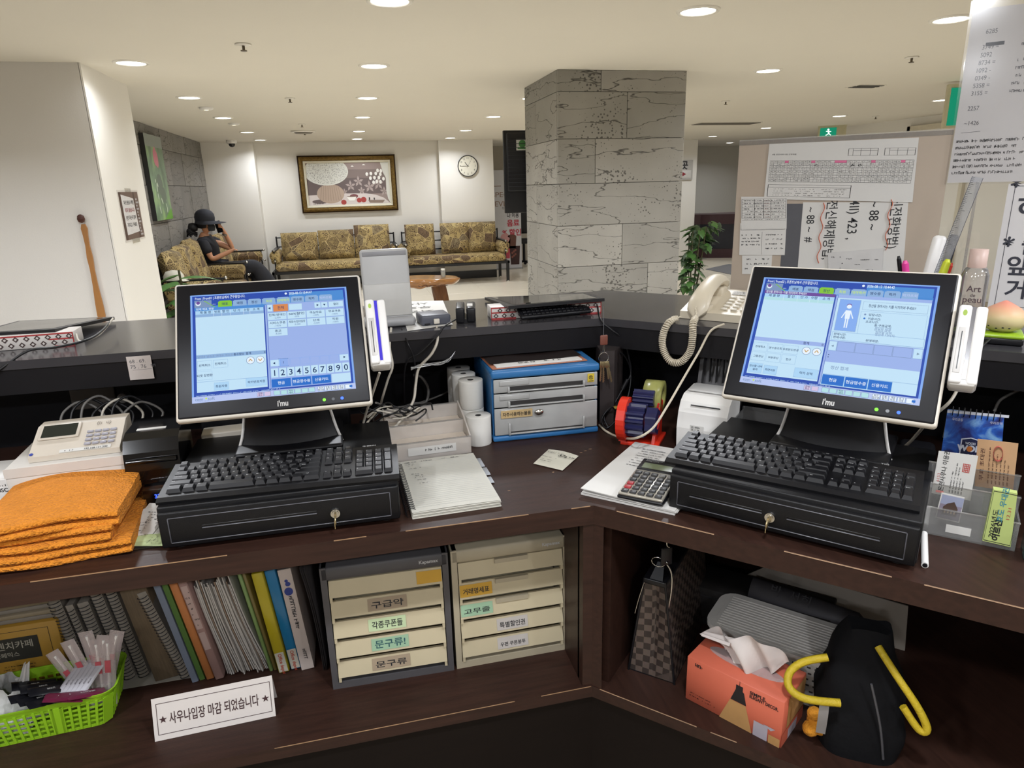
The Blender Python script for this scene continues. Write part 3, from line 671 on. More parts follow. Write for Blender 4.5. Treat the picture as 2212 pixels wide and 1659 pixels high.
G().lathe([(.028, .002), (.03, .01), (.03, .085), (.024, .095)], 18).obj('glass', clear('jar_glass', (.85, .86, .8), .2, .05, .25), t); G().lathe([(.026, .09), (.027, .11), (.0001, .112)], 18).obj('lid', pm('lid_white', 'dedacd', .4), t)
G().lathe([(.0001, .006), (.026, .006), (.026, .06), (.0001, .062)], 16).obj('contents', pm('salt', 'c9c2a8', .8), t)
# ---- promotional banner stand in the corridor
t = thing('banner_stand', 'tall white promotional banner with drinks pictured, behind the sofa', 'banner', M=frame((2.52, 12.42, .02), (1, 0, 0), (0, 0, 1), (0, -1, 0)))
G().box(0, .6, 0, 1.75, -.004, 0).obj('sheet', pm('banner_white', 'cfcfd4', .5, var=.02), t)
G().box(-.01, .61, -.02, .0, -.03, .05).box(.29, .31, 0, 1.78, -.025, -.012).obj('stand', pm('aluminium', 'a9a9ab', .3, metal=.8), t)
g = G(); g.text('SPECIAL', .33, 1.28, .13, .001, 0, al='c', w=.54); g.text('EVENT', .33, 1.12, .13, .001, 0, al='c', w=.42); g.rect(.05, 1.47, .24, 1.48, .001, 0); g.rect(.3, 1.47, .56, 1.48, .001, 0)
g.obj('heading', pm('bronze_ink', '8a6a55', .5), t)
g = G(); g.text('나 이용', .45, .92, .1, .001, al='c', w=.22, bold=.02); g.text('무료 온천', .36, 1.06, .06, .001, al='c'); g.obj('black_lettering', MATS['ink'], t)
g = G(); g.text('음료', .45, .77, .13, .001, al='c', bold=.03); g.text('% 할인', .42, .6, .13, .001, al='c', bold=.03); g.obj('red_lettering', pm('ink_red', 'c03248', .5), t)
g = G()
def cup(x, y, w, h, m): g.add([(x - w * .4, y, .001), (x + w * .4, y, .001), (x + w * .5, y + h, .001), (x - w * .5, y + h, .001)], [(0, 1, 2, 3)], m)
cup(.29, .18, .2, .36, 0); g.disc(.29, .55, .09, .0012, m=1); cup(.42, .36, .17, .22, 2); cup(.47, .06, .2, .34, 3); g.disc(.42, .58, .08, .0012, m=2, ry=.03)
for k in range(6): g.disc(.42 + .03 * (k % 3), .2 + .05 * k / 2, .02, .0015, m=4)
g.obj('drinks_print', [pm('smoothie', 'c64a58', .5), pm('cream_top', 'd8a0a0', .5), pm('latte', '6b4438', .5), pm('cola', '3d1f20', .4), pm('ice', '8a4f44', .4)], t)
# ---- things half hidden in the corridor
t = thing('office_chair', 'black office chair in the corridor behind the banner', 'chair', (3.25, 12.75, 0))
G().rbox(-.22, .22, -.22, .2, .44, .52, .03).obj('seat', BLK, t); G().rbox(-.2, .2, .2, .25, .6, 1.05, .03).obj('backrest', BLK, t)
G().cyl((0, 0, .1), (0, 0, .44), .025).obj('stem', BLK, t)
for k in range(5):
    a = k * 1.2566; G().cyl((0, 0, .1), (.28 * math.cos(a), .28 * math.sin(a), .06), .018).cyl((.28 * math.cos(a), .28 * math.sin(a) - .01, .03), (.28 * math.cos(a), .28 * math.sin(a) + .01, .03), .03).obj('leg', BLK, t)
t = thing('wooden_frame', 'light wooden picture frame beside the pillar in the corridor', 'frame', (3.42, 13.37, .92))
G().box(-.14, -.1, -.02, 0, 0, .4).box(.1, .14, -.02, 0, 0, .4).box(-.1, .1, -.02, 0, 0, .04).box(-.1, .1, -.02, 0, .36, .4).obj('moulding', OAK, t); G().box(-.1, .1, -.008, 0, .04, .36).obj('picture', pm('pale_picture', 'c8c2b0', .6), t)
# ---- television on the back of the pillar
t = thing('television', 'black television mounted on the pillar, seen from behind', 'television', (1.28, 5.62, 1.28))
G().rbox(0, 1.1, 0, .035, 0, .645, .006).obj('panel', BLK, t); G().box(.02, 1.08, .035, .037, .02, .625).obj('screen', pm('tv_glass', '08080a', .1), t)
G().rbox(.02, 1.08, -.03, 0, .17, .625, .015).obj('back_housing', BLK, t)
G().rbox(.45, .65, -.11, -.03, .25, .4, .004).obj('wall_bracket', BLK, t)
vm = G().box(.03, .3, -.034, -.029, 0, .004).mesh('vent_slat', pm('vent_grey', '2c2d33', .5))
for k in range(14): link('vent_slat', vm, t, (0, 0, .18 + k * .03))
G().rect(0, 0, .1, .085, 0, M=frame((.098, -.0305, .49), (1, 0, 0), (0, 0, 1))).obj('energy_label', pm('label_white', 'dcdcd4', .5), t)
g = G(); Mx = frame((.098, -.031, .49), (1, 0, 0), (0, 0, 1)); g.disc(.05, .05, .03, M=Mx); g.rect(.01, .01, .09, .02, M=Mx); g.obj('label_print', pm('label_green', '4f8a4a', .5), t)
# ---- far right reception bar, wall sign, mat
t = thing('far_counter', 'dark faceted reception bar with red-brown bands far across the lobby', 'counter', (0, 0, 0))
pl_ = [(6.5, 12.75), (6.86, 12.62), (7.0, 12.5), (7.5, 12.28), (8.6, 12.6), (8.6, 13.0), (6.5, 13.2)]
NAVY = pm('navy_gloss', '1a1d2a', .2, var=.15); RBRN = pm('redbrown', '40242a', .35)
G().prism(pl_, .18, .66).obj('body', NAVY, t); G().prism([(x, y - .012) for x, y in pl_], .0, .18).obj('base_band', RBRN, t); G().prism([(x, y - .012) for x, y in pl_], .66, .85).obj('top_band', RBRN, t)
t = thing('wall_sign', 'grey direction sign with red arrow on the far white column', 'sign', M=frame((6.02, 12.1, 1.52), (1, 0, 0), (0, 0, 1), (0, -1, 0)))
G().box(0, .34, 0, .35, 0, .015).obj('plate', pm('sign_grey', 'b3b0ab', .5), t); g = G(); g.text('곳', .1, .2, .16, .016, bold=.03); g.obj('lettering', MATS['ink'], t)
G().rbox(.05, .31, .03, .17, .014, .018, .01, 1).obj('arrow_panel', pm('sign_white', 'd8d5d0', .5), t); g = G(); g.add([(.13, .06, .019), (.21, .1, .019), (.13, .14, .019)], [(0, 1, 2)]); g.obj('arrow', MATS['print_red'], t)
q = [P(1524, 582, 0), P(1575, 571, 0), P(1680, 590, 0), P(1602, 598, 0)]
m_ = G().prism([(v.x, v.y) for v in (q[0], q[3], q[2], q[1])], 0, .008).obj('floor_mat', pm('mat_grey', '77777a', .95, bump=.4)); tag(m_, 'grey floor mat lying between pillar and far reception bar', 'mat')
# ---- plants
LEAF = pm('ivy_leaf', '3f5a35', .4, var=.5, scale=30, col2='1f331c'); LEAF2 = pm('bright_leaf', '5f8a45', .4, var=.4, scale=30, col2='35602c')
def leaf_mesh(name, w, l, mat, curl=.25, lobes=True):
    g = G(); n = 8
    pr = [0, .55, .8, 1, .75, .5, .35, .15, 0] if not lobes else [.25, .9, .7, 1.0, .6, .62, .35, .18, 0]
    V = []
    for i in range(n + 1):
        y = l * i / n; z = -curl * l * (i / n) ** 2; V += [(-w * pr[i] / 2, y, z - .1 * w * pr[i]), (0, y, z + .02 * w), (w * pr[i] / 2, y, z - .1 * w * pr[i])]
    F = []
    for i in range(n): F += [(i * 3, i * 3 + 1, i * 3 + 4, i * 3 + 3), (i * 3 + 1, i * 3 + 2, i * 3 + 5, i * 3 + 4)]
    return g.add(V, F, 0, True).mesh(name, mat)
lm1, lm2 = leaf_mesh('leaf', .085, .1, LEAF), leaf_mesh('leaf', .075, .09, LEAF2)
t = thing('ivy_plant', 'bushy green ivy in a pot beside the stone pillar', 'plant', (3.33, 6.2, 0))
G().lathe([(.0001, 0), (.11, 0), (.15, .3), (.155, .32), (.14, .32), (.135, .29), (.0001, .29)], 24).obj('pot', pm('pot_white', 'cfcac0', .3), t)
rn = random.Random(11)
for k in range(7):
    a = k * .9; G().tube([(0, 0, .29), (.05 * math.cos(a), .05 * math.sin(a), .6), (.08 * math.cos(a) + .02, .09 * math.sin(a), .95 + .02 * k)], .006, 6).obj('stem', pm('stem_green', '4a4a2c', .6), t)
for k in range(150):
    z = rn.uniform(.3, 1.12); a = rn.uniform(0, 6.283); r = (.16 + .10 * math.sin(z * 5.2 + .6)) * rn.uniform(.45, 1.05); r = max(.05, r)
    M = Matrix.Translation((r * math.cos(a) + (.06 if z > .85 else -.03), r * math.sin(a), z)) @ Matrix.Rotation(a - 1.57 + rn.uniform(-.6, .6), 4, 'Z') @ Matrix.Rotation(rn.uniform(-1.2, .2), 4, 'X') @ Matrix.Scale(rn.uniform(.8, 1.35), 4)
    link('leaf', lm2 if rn.random() < .4 else lm1, t, M=M)
t = thing('broadleaf_plant', 'broad-leaved green plant beside the nearer sofa', 'plant', (-1.62, 7.12, 0))
G().lathe([(.0001, 0), (.1, 0), (.14, .28), (.125, .28), (.12, .25), (.0001, .25)], 20).obj('pot', MATS['pot_white'], t)
bl = leaf_mesh('leaf', .17, .34, LEAF2, .5, False)
for k in range(12):
    a = k * 2.4; z = .45 + .035 * k
    M = Matrix.Translation((.03 * math.cos(a), .03 * math.sin(a), z * .9)) @ Matrix.Rotation(a, 4, 'Z') @ Matrix.Rotation(rn.uniform(.0, .5), 4, 'X')
    link('leaf', bl, t, M=M)
G().tube([(0, 0, .25), (.01, 0, .5), (0, .01, .8)], .012, 6).obj('stem', MATS['stem_green'], t)
t = thing('white_hat', 'white hat left on the nearer sofa arm', 'hat', (-1.78, 7.58, .66))
g = G(); g.lathe([(.1, 0), (.098, .04), (.07, .085), (.0001, .1)], 18); g.obj('crown', pm('cap_white', 'd6d2c2', .8), t)
g = G(); g.grid(lambda u, v: (.09 * math.cos(-.9 + 1.8 * u) + v * .08 * math.cos(-.9 + 1.8 * u), .09 * math.sin(-.9 + 1.8 * u) * (1 + .3 * v), .008 - .02 * v), 8, 3); g.obj('brim', MATS['cap_white'], t)
# ---- the woman on the sofa
def skin(name, pts, edges, mat, parent, root=0, lv=2):
    me = bpy.data.meshes.new(name); me.from_pydata([p[:3] for p in pts], edges, []); o = link(name, me, parent)
    o.modifiers.new('skin', 'SKIN'); lay = me.skin_vertices[0].data
    for i, p in enumerate(pts):
        r = p[3]; lay[i].radius = r if isinstance(r, tuple) else (r, r)
        lay[i].use_root = i == root
    o.modifiers[0].use_smooth_shade = True; subsurf(o, lv); me.materials.append(mat); return o
wy = 9.42
t = thing('person', 'person in black clothes, sun hat and mask phoning on the corner sofa', 'person', (-1.75, wy, 0))
SKIN = pm('skin_tone', 'c08a68', .55, var=.05); CLOTH = pm('black_cloth', '1e1f27', .8, var=.15, scale=20, bump=.2, bscale=30)
B = [(0, 0, .52, (.13, .15)), (-.02, 0, .66, (.10, .14)), (-.02, 0, .82, (.11, .15)), (-.03, 0, .95, (.07, .10)), (-.01, 0, 1.03, .043), (.02, 0, 1.09, .07), (.02, 0, 1.16, .082), (.015, 0, 1.22, .06),
     (-.02, -.16, .94, .05), (.06, -.21, .70, .04), (.24, -.17, .775, .027), (.30, -.15, .80, .03),
     (-.02, .16, .94, .05), (.27, .16, .79, .038), (.21, .11, .99, .027), (.185, .08, 1.06, .028),
     (.1, -.08, .5, .085), (.56, -.05, .60, .06), (.66, -.05, .33, .05), (.74, -.05, .10, .035), (.86, -.05, .07, .03),
     (.1, .1, .5, .085), (.55, .1, .5, .06), (.53, .1, .28, .05), (.5, .1, .07, .035), (.64, .1, .04, .03)]
E_ = [(0, 1), (1, 2), (2, 3), (3, 4), (4, 5), (5, 6), (6, 7), (3, 8), (8, 9), (9, 10), (10, 11), (3, 12), (12, 13), (13, 14), (14, 15), (0, 16), (16, 17), (17, 18), (18, 19), (19, 20), (0, 21), (21, 22), (22, 23), (23, 24), (24, 25)]
# fingers
def finger(b0, pts, r=.009):
    i = b0
    for p in pts: B.append((*p, r)); E_.append((i, len(B) - 1)); i = len(B) - 1
for k in range(4): finger(11, [(.325, -.165 + .014 * k, .815 - .004 * k), (.35, -.165 + .014 * k, .81), (.365, -.165 + .014 * k, .795)], .008)
finger(11, [(.31, -.12, .815), (.335, -.11, .82)], .009)
for k in range(4): finger(15, [(.185 - .005 * k, .07, 1.075 + .012 * k), (.165, .045, 1.085 + .012 * k), (.145, .04, 1.085 + .012 * k)], .007)
finger(15, [(.16, .09, 1.075), (.13, .085, 1.09)], .009)
skin('body', B, E_, SKIN, t)
blouse = [(0, 0, .54, (.15, .175)), (-.02, 0, .68, (.135, .165)), (-.02, 0, .84, (.14, .175)), (-.03, 0, .955, (.085, .12)), (-.02, -.17, .93, .072), (.035, -.215, .77, .068), (-.02, .17, .93, .072), (.13, .19, .86, .066), (-.028, 0, .985, (.058, .062))]
skin('blouse', blouse, [(0, 1), (1, 2), (2, 3), (3, 4), (4, 5), (3, 6), (6, 7), (3, 8)], CLOTH, t)
skin('trousers', [(0, 0, .50, (.15, .18)), (.12, -.08, .51, .115), (.54, -.06, .60, .10), (.66, -.05, .38, .115), (.70, -.05, .27, .125), (.12, .1, .5, .11), (.53, .1, .5, .09), (.53, .1, .28, .12), (.53, .1, .2, .125)], [(0, 1), (1, 2), (2, 3), (3, 4), (0, 5), (5, 6), (6, 7), (7, 8)], CLOTH, t)
HAT = pm('hat_navy', '20222c', .75, var=.1)
Mh = Matrix.Translation((.008, 0, 1.192)) @ Matrix.Rotation(math.radians(3), 4, 'Y')
g2 = G(); g2.lathe([(.116, -.02), (.12, .02), (.112, .065), (.085, .1), (.045, .12), (.0001, .125)], 28, M=Mh)
g2.grid(lambda u, v: ((.118 + v * (.13 * max(0, math.cos((u - .5) * 3.7)) ** 2 + .006)) * math.cos((u - .5) * 5.4), (.118 + v * (.03 * max(0, math.cos((u - .5) * 3.7)) + .006)) * math.sin((u - .5) * 5.4), -.02 - v * (.012 + .03 * abs(math.sin((u - .5) * 5.4)))), 24, 5, M=Mh)
g2.obj('sun_hat', HAT, t)
g = G(); HAIR = pm('hair_black', '17161a', .5, var=.2, scale=80)
g.lathe([(.0001, -.06), (.05, -.045), (.062, 0), (.045, .045), (.0001, .055)], 16, c=(-.14, -.02, 1.10), smooth=True)
for k in range(16):
    a = k * .4; g.tube([(-.12, -.02, 1.13), (-.17 + .04 * math.cos(a), -.02 + .045 * math.sin(a), 1.06), (-.16 + .06 * math.cos(a + 1), -.02 + .05 * math.sin(a + 1), .985 + .02 * (k % 3))], .011, 6)
g.lathe([(.0001, -.075), (.07, -.06), (.088, 0), (.08, .05), (.0001, .08)], 18, c=(-.015, 0, 1.145))
g.obj('hair', HAIR, t)
def maskf(u, v):
    a = (u - .5) * 2.5; r = .086 + .014 * math.cos(a) ** 2 * (1 - (v * 2 - 1) ** 2); return (.02 + r * math.cos(a), r * math.sin(a), 1.045 + v * .085)
g = G().grid(maskf, 14, 6); g.tube([(.06, -.085, 1.08), (-.01, -.088, 1.12)], .002, 5, sub=1); g.tube([(.06, .085, 1.08), (-.01, .088, 1.12)], .002, 5, sub=1); g.obj('face_mask', pm('mask_black', '202124', .8), t)
g = G()
for sy in (-1, 1): g.lathe([(.0001, -.012), (.012, 0), (.0001, .012)], 8, c=(.092, sy * .03, 1.155))
g.obj('eyes', pm('eye_dark', '2a1a14', .3), t)
G().lathe([(.031, -.012), (.034, 0), (.031, .012)], 14, M=Matrix.Translation((.2, .105, .985)) @ Matrix.Rotation(.25, 4, 'Y')).obj('wristwatch', pm('bracelet', '77706a', .3, metal=.7), t)
t = thing('mobile_phone', 'black mobile phone held to the seated person\'s face', 'phone', (-1.75, wy, 0))
Mp = Matrix.Translation((.15, .055, 1.09)) @ Matrix.Rotation(math.radians(-12), 4, 'Y') @ Matrix.Rotation(math.radians(25), 4, 'Z')
G().rbox(-.036, .036, -.005, .005, -.075, .075, .006, 2, M=Mp).obj('case', BLK, t); G().box(-.033, .033, -.0056, -.005, -.07, .07, M=Mp).obj('screen', pm('phone_glass', '0b0b0e', .1), t)
# ================================================================== point-of-sale sets on the desk
INK = MATS['ink']
OFFW = pm('ivory_plastic', 'd6cfc2', .4, var=.03)
PAPER = pm('paper_white', 'd2d0cb', .7, var=.02, scale=8)
def ui(cols): return {k: em('ui_' + k, v, .68) for k, v in cols.items()}
U = ui(dict(deep='2f4fae', mid='4f8ed6', sky='86aef0', pale='aed6f6', paler='c3e3f8', lav='9db4ea', white='e8f4ff', orange='d98a55', btn='2b6fcb', green='86c63c', ink='233a66', grey='7f97bd', purple='6f4f9c', tab='8fb2dc', strip='b9c8f2', gold='c79a4a', aqua='b4e0e6', pink='d6c4e4', lime='c8e85a'))
UK = list(U.keys()); UM = [U[k] for k in UK]
class UI:
    """draws flat print on a screen: u to the right, v downwards, both 0..1"""
    def __init__(s, W, H): s.W, s.H, s.g, s.z = W, H, G(), .0
    def xy(s, u, v): return (u - .5) * s.W, (.5 - v) * s.H
    def r(s, u0, v0, u1, v1, c, lay=1):
        x0, y1 = s.xy(u0, v0); x1, y0 = s.xy(u1, v1); s.g.rect(x0, y0, x1, y1, .0001 * lay, UK.index(c))
    def t(s, txt, u, v, h, c, lay=6, al='c', w=None, bold=0.01):
        x, y = s.xy(u, v); s.g.text(txt, x, y - h * s.H * .36, h * s.H, .0001 * lay, UK.index(c), al=al, w=None if w is None else w * s.W, bold=bold)
    def b(s, u0, v0, u1, v1, c, edge='grey', txt=None, tc='ink', th=.026, lay=3):
        s.r(u0, v0, u1, v1, edge, lay); s.r(u0 + .002, v0 + .003, u1 - .002, v1 - .003, c, lay + 1)
        if txt: s.t(txt, (u0 + u1) / 2, (v0 + v1) / 2, th, tc, lay + 3)
    def tri(s, u, v, d, k, c='ink'):
        x, y = s.xy(u, v); q = {'l': [(-1, 0), (.7, -1), (.7, 1)], 'r': [(1, 0), (-.7, 1), (-.7, -1)], 'd': [(0, -1), (1, .7), (-1, .7)]}[d]
        s.g.add([(x + a * k * s.H, y + b_ * k * s.H, .0008) for a, b_ in q], [(0, 1, 2)], UK.index(c))
    def arrowbtn(s, u, v, up):
        x, y = s.xy(u, v); s.g.disc(x, y, .026 * s.W, .0004, 20, UK.index('grey')); s.g.disc(x, y, .023 * s.W, .0005, 20, UK.index('white'))
        k = .011 * s.W * (1 if up else -1); s.g.line(x - .011 * s.W, y - k * .6, x, y + k * .8, .005 * s.W, .0006, UK.index('gold')); s.g.line(x, y + k * .8, x + .011 * s.W, y - k * .6, .005 * s.W, .0006, UK.index('gold'))
def common(s, n, active):
    s.r(0, 0, 1, 1, 'sky', 0); s.r(.012, .012, .988, .945, 'deep', 1); s.r(.62, .03, .975, .13, 'mid', 2); s.r(.025, .11, .978, .135, 'mid', 2)
    s.t('Front | Front0%d | 프론트님께서 근무중입니다.' % n, .03, .035, .033, 'white', al='l', w=.31, lay=5)
    s.g.disc(*s.xy(.6, .035), .008 * s.W, .0005, 12, UK.index('white')); s.t('2026-08-13 10:44:4%d' % (7 if n == 1 else 2), .62, .035, .034, 'white', al='l', w=.15, lay=5)
    s.r(.025, .055, .13, .125, 'grey', 3); s.g.disc(*s.xy(.048, .085), .016 * s.W, .0005, 14, UK.index('white')); s.g.disc(*s.xy(.048, .078), .012 * s.W, .0006, 12, UK.index('purple'))
    s.g.line(*s.xy(.085, .06), *s.xy(.15, .125), .006 * s.H, .0006, UK.index('green')); s.t('...', .145, .085, .04, 'white')
    names = ['매표', '매점', '정산', '회원', '대여락카', '영수증', '락카', '락카조회']
    for k, nm in enumerate(names):
        a = .17 + k * .092; c = 'green' if k == active else 'tab'
        s.r(a, .075, a + .086, .128, c, 4); s.r(a + .008, .068, a + .078, .078, c, 4); s.t(nm, a + .043, .1, .029, 'lime' if k in (3, 4) else ('strip' if k == 7 else 'ink'), 6, bold=.012)
    # foot strip
    s.r(0, .945, 1, 1, 'strip', 1); s.t('com', .018, .968, .036, 'grey', al='l'); s.g.disc(*s.xy(.083, .966), .006 * s.W, .0005, 12, UK.index('lime')); s.t('soft', .093, .968, .036, 'grey', al='l'); s.g.scrib(*s.xy(.03, .99), .08 * s.W, .006 * s.H, .0005, UK.index('grey'))
    s.g.scrib(*s.xy(.025, .943), .5 * s.W, .009 * s.H, .0006, UK.index('paler'), dens=.8)
    bt = [('판매\n취소', 'pink'), ('', 'pink'), None, ('', 'aqua'), ('', 'aqua'), ('락카\n제어', 'aqua'), ('', 'aqua'), ('', 'aqua'), ('', 'aqua'), None, ('최근\n영수증', 'white'), ('돈통\n열기', 'white'), ('개점\n마감', 'white'), ('로그\n아웃', 'white'), ('', 'white')]
    u = .385
    for q in bt:
        if q is None: u += .015; continue
        s.b(u, .952, u + .04, .994, q[1], 'grey')
        if q[0]:
            for j, ln in enumerate(q[0].split('\n')): s.t(ln, u + .02, .965 + .017 * j, .018, 'ink', 7)
        u += .043
    s.r(.972 - .012, .963, .972 + .006, .983, 'btn', 7)
def ui_left(s):
    common(s, 1, 0)
    s.r(.025, .125, .455, .155, 'mid', 4); s.t('현재 매표 현황', .035, .14, .024, 'white', al='l')
    s.r(.03, .155, .452, .91, 'paler', 3); s.r(.03, .155, .452, .188, 'pale', 4)
    for k, (nm, u) in enumerate([('제 품 명', .09), ('번호', .165), ('할 인', .215), ('단 가', .285), ('수량', .345), ('소 계', .405)]): s.t(nm, u, .172, .028, 'ink', 6)
    s.r(.03, .188, .452, .215, 'tab', 4)
    for u in (.14, .19, .245, .325, .365): s.r(u, .158, u + .0015, .215, 'white', 6)
    s.r(.03, .57, .452, .605, 'tab', 4)
    for nm, u in [('남대:0', .06), ('남소:0', .115), ('여대:0', .17), ('여소:0', .225), ('총수량:0', .285), ('합계', .345), ('0', .445)]: s.t(nm, u, .588, .024, 'ink' if u > .25 else 'grey', 6)
    s.b(.035, .625, .122, .71, 'paler', 'tab', '선택취소'); s.b(.13, .625, .218, .70, 'paler', 'tab', '전체취소'); s.b(.035, .72, .122, .8, 'paler', 'tab', '티켓 장변환')
    s.arrowbtn(.355, .655, True); s.arrowbtn(.415, .655, False)
    s.b(.13, .83, .22, .905, 'pale', 'tab', '회원자동'); s.b(.32, .815, .45, .895, 'pale', 'tab', '락카번호지정'); s.r(.03, .815, .452, .818, 'tab', 5)
    s.r(.46, .135, .47, .93, 'lav', 3); s.r(.472, .13, .975, .93, 'lav', 3)
    s.b(.475, .135, .51, .205, 'paler', 'tab'); s.tri(.49, .172, 'l', .012); s.b(.512, .135, .61, .21, 'orange', 'grey', '전체', 'ink', .032); s.b(.612, .14, .7, .205, 'paler', 'tab')
    for u, d in ((.80, 'r'), (.845, 'd')): s.b(u - .022, .14, u + .022, .2, 'paler', 'tab'); s.tri(u, .17, d, .011)
    s.b(.872, .14, .97, .2, 'paler', 'tab', '할인')
    it = [('친목/장애인', '-2,000'), ('50%할인', '-50%'), ('객실무료', '-100%'), ('무료쿠폰', '-100%'), ('서비스쿠폰', '-100%'), ('제휴사/임대입장', '-3,000'), ('단체', '-3,000'), ('직원', '-100%'), ('종교', '-4,000')]
    for k, (a, b_) in enumerate(it):
        u, v = .475 + (k % 4) * .124, .215 + (k // 4) * .078
        s.b(u, v, u + .122, v + .075, 'paler', 'tab'); s.t(a, u + .061, v + .025, .026, 'ink', 7, w=min(.105, .02 * len(a))); s.t(b_, u + .061, v + .052, .022, 'grey', 7)
    for k in range(8):
        u = .475 + k * .0625; s.b(u, .665, u + .06, .73, 'paler' if k in (0, 7) else 'lav', 'sky')
    s.tri(.5, .7, 'l', .011); s.tri(.945, .695, 'r', .011); s.b(.525, .66, .588, .735, 'sky', 'ink', '1', 'ink', .03)
    for k in range(10):
        u = .475 + k * .05; s.b(u, .745, u + .048, .835, 'paler', 'tab', '1234567890'[k], 'ink', .075)
    for k, nm in enumerate(['현금', '현금영수증', '신용카드']): s.b(.475 + k * .126, .845, .475 + k * .126 + .122, .925, 'btn', 'mid', nm, 'white', .032)
    s.r(.853, .845, .973, .925, 'paler', 4)
def ui_right(s):
    common(s, 2, 2)
    s.r(.025, .125, .455, .155, 'purple', 4); s.t('정산을 원하시는 키를 터치하여 주세요!!', .035, .138, .026, 'white', al='l', w=.25)
    s.r(.03, .155, .452, .91, 'paler', 3); s.r(.03, .155, .452, .188, 'pale', 4)
    for nm, u in [('제 품 명', .09), ('할 인', .195), ('단 가', .275), ('수량', .335), ('소 계', .405)]: s.t(nm, u, .172, .028, 'ink', 6)
    s.r(.03, .188, .452, .215, 'aqua', 4)
    for u in (.15, .235, .31, .36): s.r(u, .158, u + .0015, .215, 'white', 6)
    s.r(.03, .57, .452, .605, 'lav', 4); s.t('합계', .345, .588, .026, 'ink'); s.t('0', .44, .588, .026, 'ink')
    for k, nm in enumerate(['판매취소', '영수증조회', '유료판도변경', '그룹정산', '부분정산', '합산']): s.b(.035 + (k % 3) * .092, .62 + (k // 3) * .088, .122 + (k % 3) * .092, .70 + (k // 3) * .088, 'paler', 'tab', nm, 'ink', .023)
    s.arrowbtn(.355, .655, False); s.arrowbtn(.415, .655, True)
    s.b(.035, .81, .12, .9, 'pale', 'tab'); s.t('정산할 내역', .077, .84, .022, 'ink'); s.t('출력', .077, .87, .022, 'ink'); s.b(.127, .82, .21, .9, 'pale', 'tab', '회면리본', 'ink', .023); s.b(.31, .81, .45, .895, 'pale', 'tab', '락카 선택')
    s.r(.46, .135, .47, .93, 'lav', 3); s.r(.472, .135, .975, .93, 'paler', 3); s.r(.472, .128, .975, .155, 'lav', 4)
    s.b(.485, .165, .605, .45, 'sky', 'grey')
    x, y = s.xy(.545, .23); k = UK.index      # small generic figure
    s.g.disc(x, y, .014 * s.W, .0007, 16, k('white')); s.g.disc(x, y + .005 * s.W, .015 * s.W, .0006, 16, k('purple'))
    s.g.add([(x - .016 * s.W, y - .035 * s.H, .0007), (x + .016 * s.W, y - .035 * s.H, .0007), (x + .013 * s.W, y - .11 * s.H, .0007), (x - .013 * s.W, y - .11 * s.H, .0007)], [(3, 2, 1, 0)], k('white'))
    for q in (-1, 1): s.g.line(x + q * .014 * s.W, y - .045 * s.H, x + q * .032 * s.W, y - .105 * s.H, .006 * s.W, .0007, k('white')); s.g.line(x + q * .006 * s.W, y - .11 * s.H, x + q * .006 * s.W, y - .19 * s.H, .007 * s.W, .0007, k('white'))
    s.b(.618, .175, .962, .25, 'paler', 'grey'); s.t('정산을 원하시는 키를 터치하여 주세요!!', .65, .21, .03, 'ink', 8, al='l', w=.25)
    s.b(.615, .262, .965, .47, 'paler', 'tab')
    for v, tx, u in [(.29, '입장시간:', .66), (.325, '이용시간:', .66), (.352, '초과시간:', .65), (.378, '총 구매금액:', .7), (.4, '정산된 금액', .705), (.418, '미정산 금액', .705), (.438, '정산할 금액', .712), (.457, '정산후 나머지:', .712)]: s.t(tx, u, v, .024, 'ink' if v < .39 else 'grey', 8, al='l')
    s.g.disc(*s.xy(.64, .29), .006 * s.W, .0008, 10, k('grey')); s.g.disc(*s.xy(.64, .325), .006 * s.W, .0008, 10, k('btn'))
    s.b(.48, .46, .97, .535, 'paler', 'tab', lay=5); s.t('판매시간:', .49, .482, .024, 'ink', 9, al='l'); s.t('판매사원:', .49, .51, .024, 'ink', 9, al='l'); s.t('판매매장:', .67, .515, .024, 'ink', 9, al='l')
    s.r(.472, .54, .975, .73, 'lav', 6); s.b(.475, .545, .52, .63, 'paler', 'tab', lay=7); s.tri(.497, .588, 'l', .011); s.b(.925, .545, .972, .63, 'paler', 'tab', lay=7); s.tri(.95, .588, 'r', .011)
    for q in range(4): s.b(.522 + q * .1, .545, .62 + q * .1, .63, 'lav', 'grey', lay=7)
    s.t(':', .485, .67, .06, 'ink', 9); s.t('정산 합계', .51, .775, .034, 'grey', 8, al='l'); s.r(.472, .835, .975, .838, 'tab', 7)
    for q, nm in enumerate(['현금', '현금영수증', '신용카드']): s.b(.475 + q * .126, .84, .475 + q * .126 + .122, .925, 'btn', 'mid', nm, 'white', .032, lay=7)
GLOSSB = pm('gloss_black_bezel', '121217', .42, spec=.3, var=.15, scale=30)
GREENL, BLUEL = em('led_green', '6dff3a', 2.0), em('led_blue', '3a5cff', 2.5)
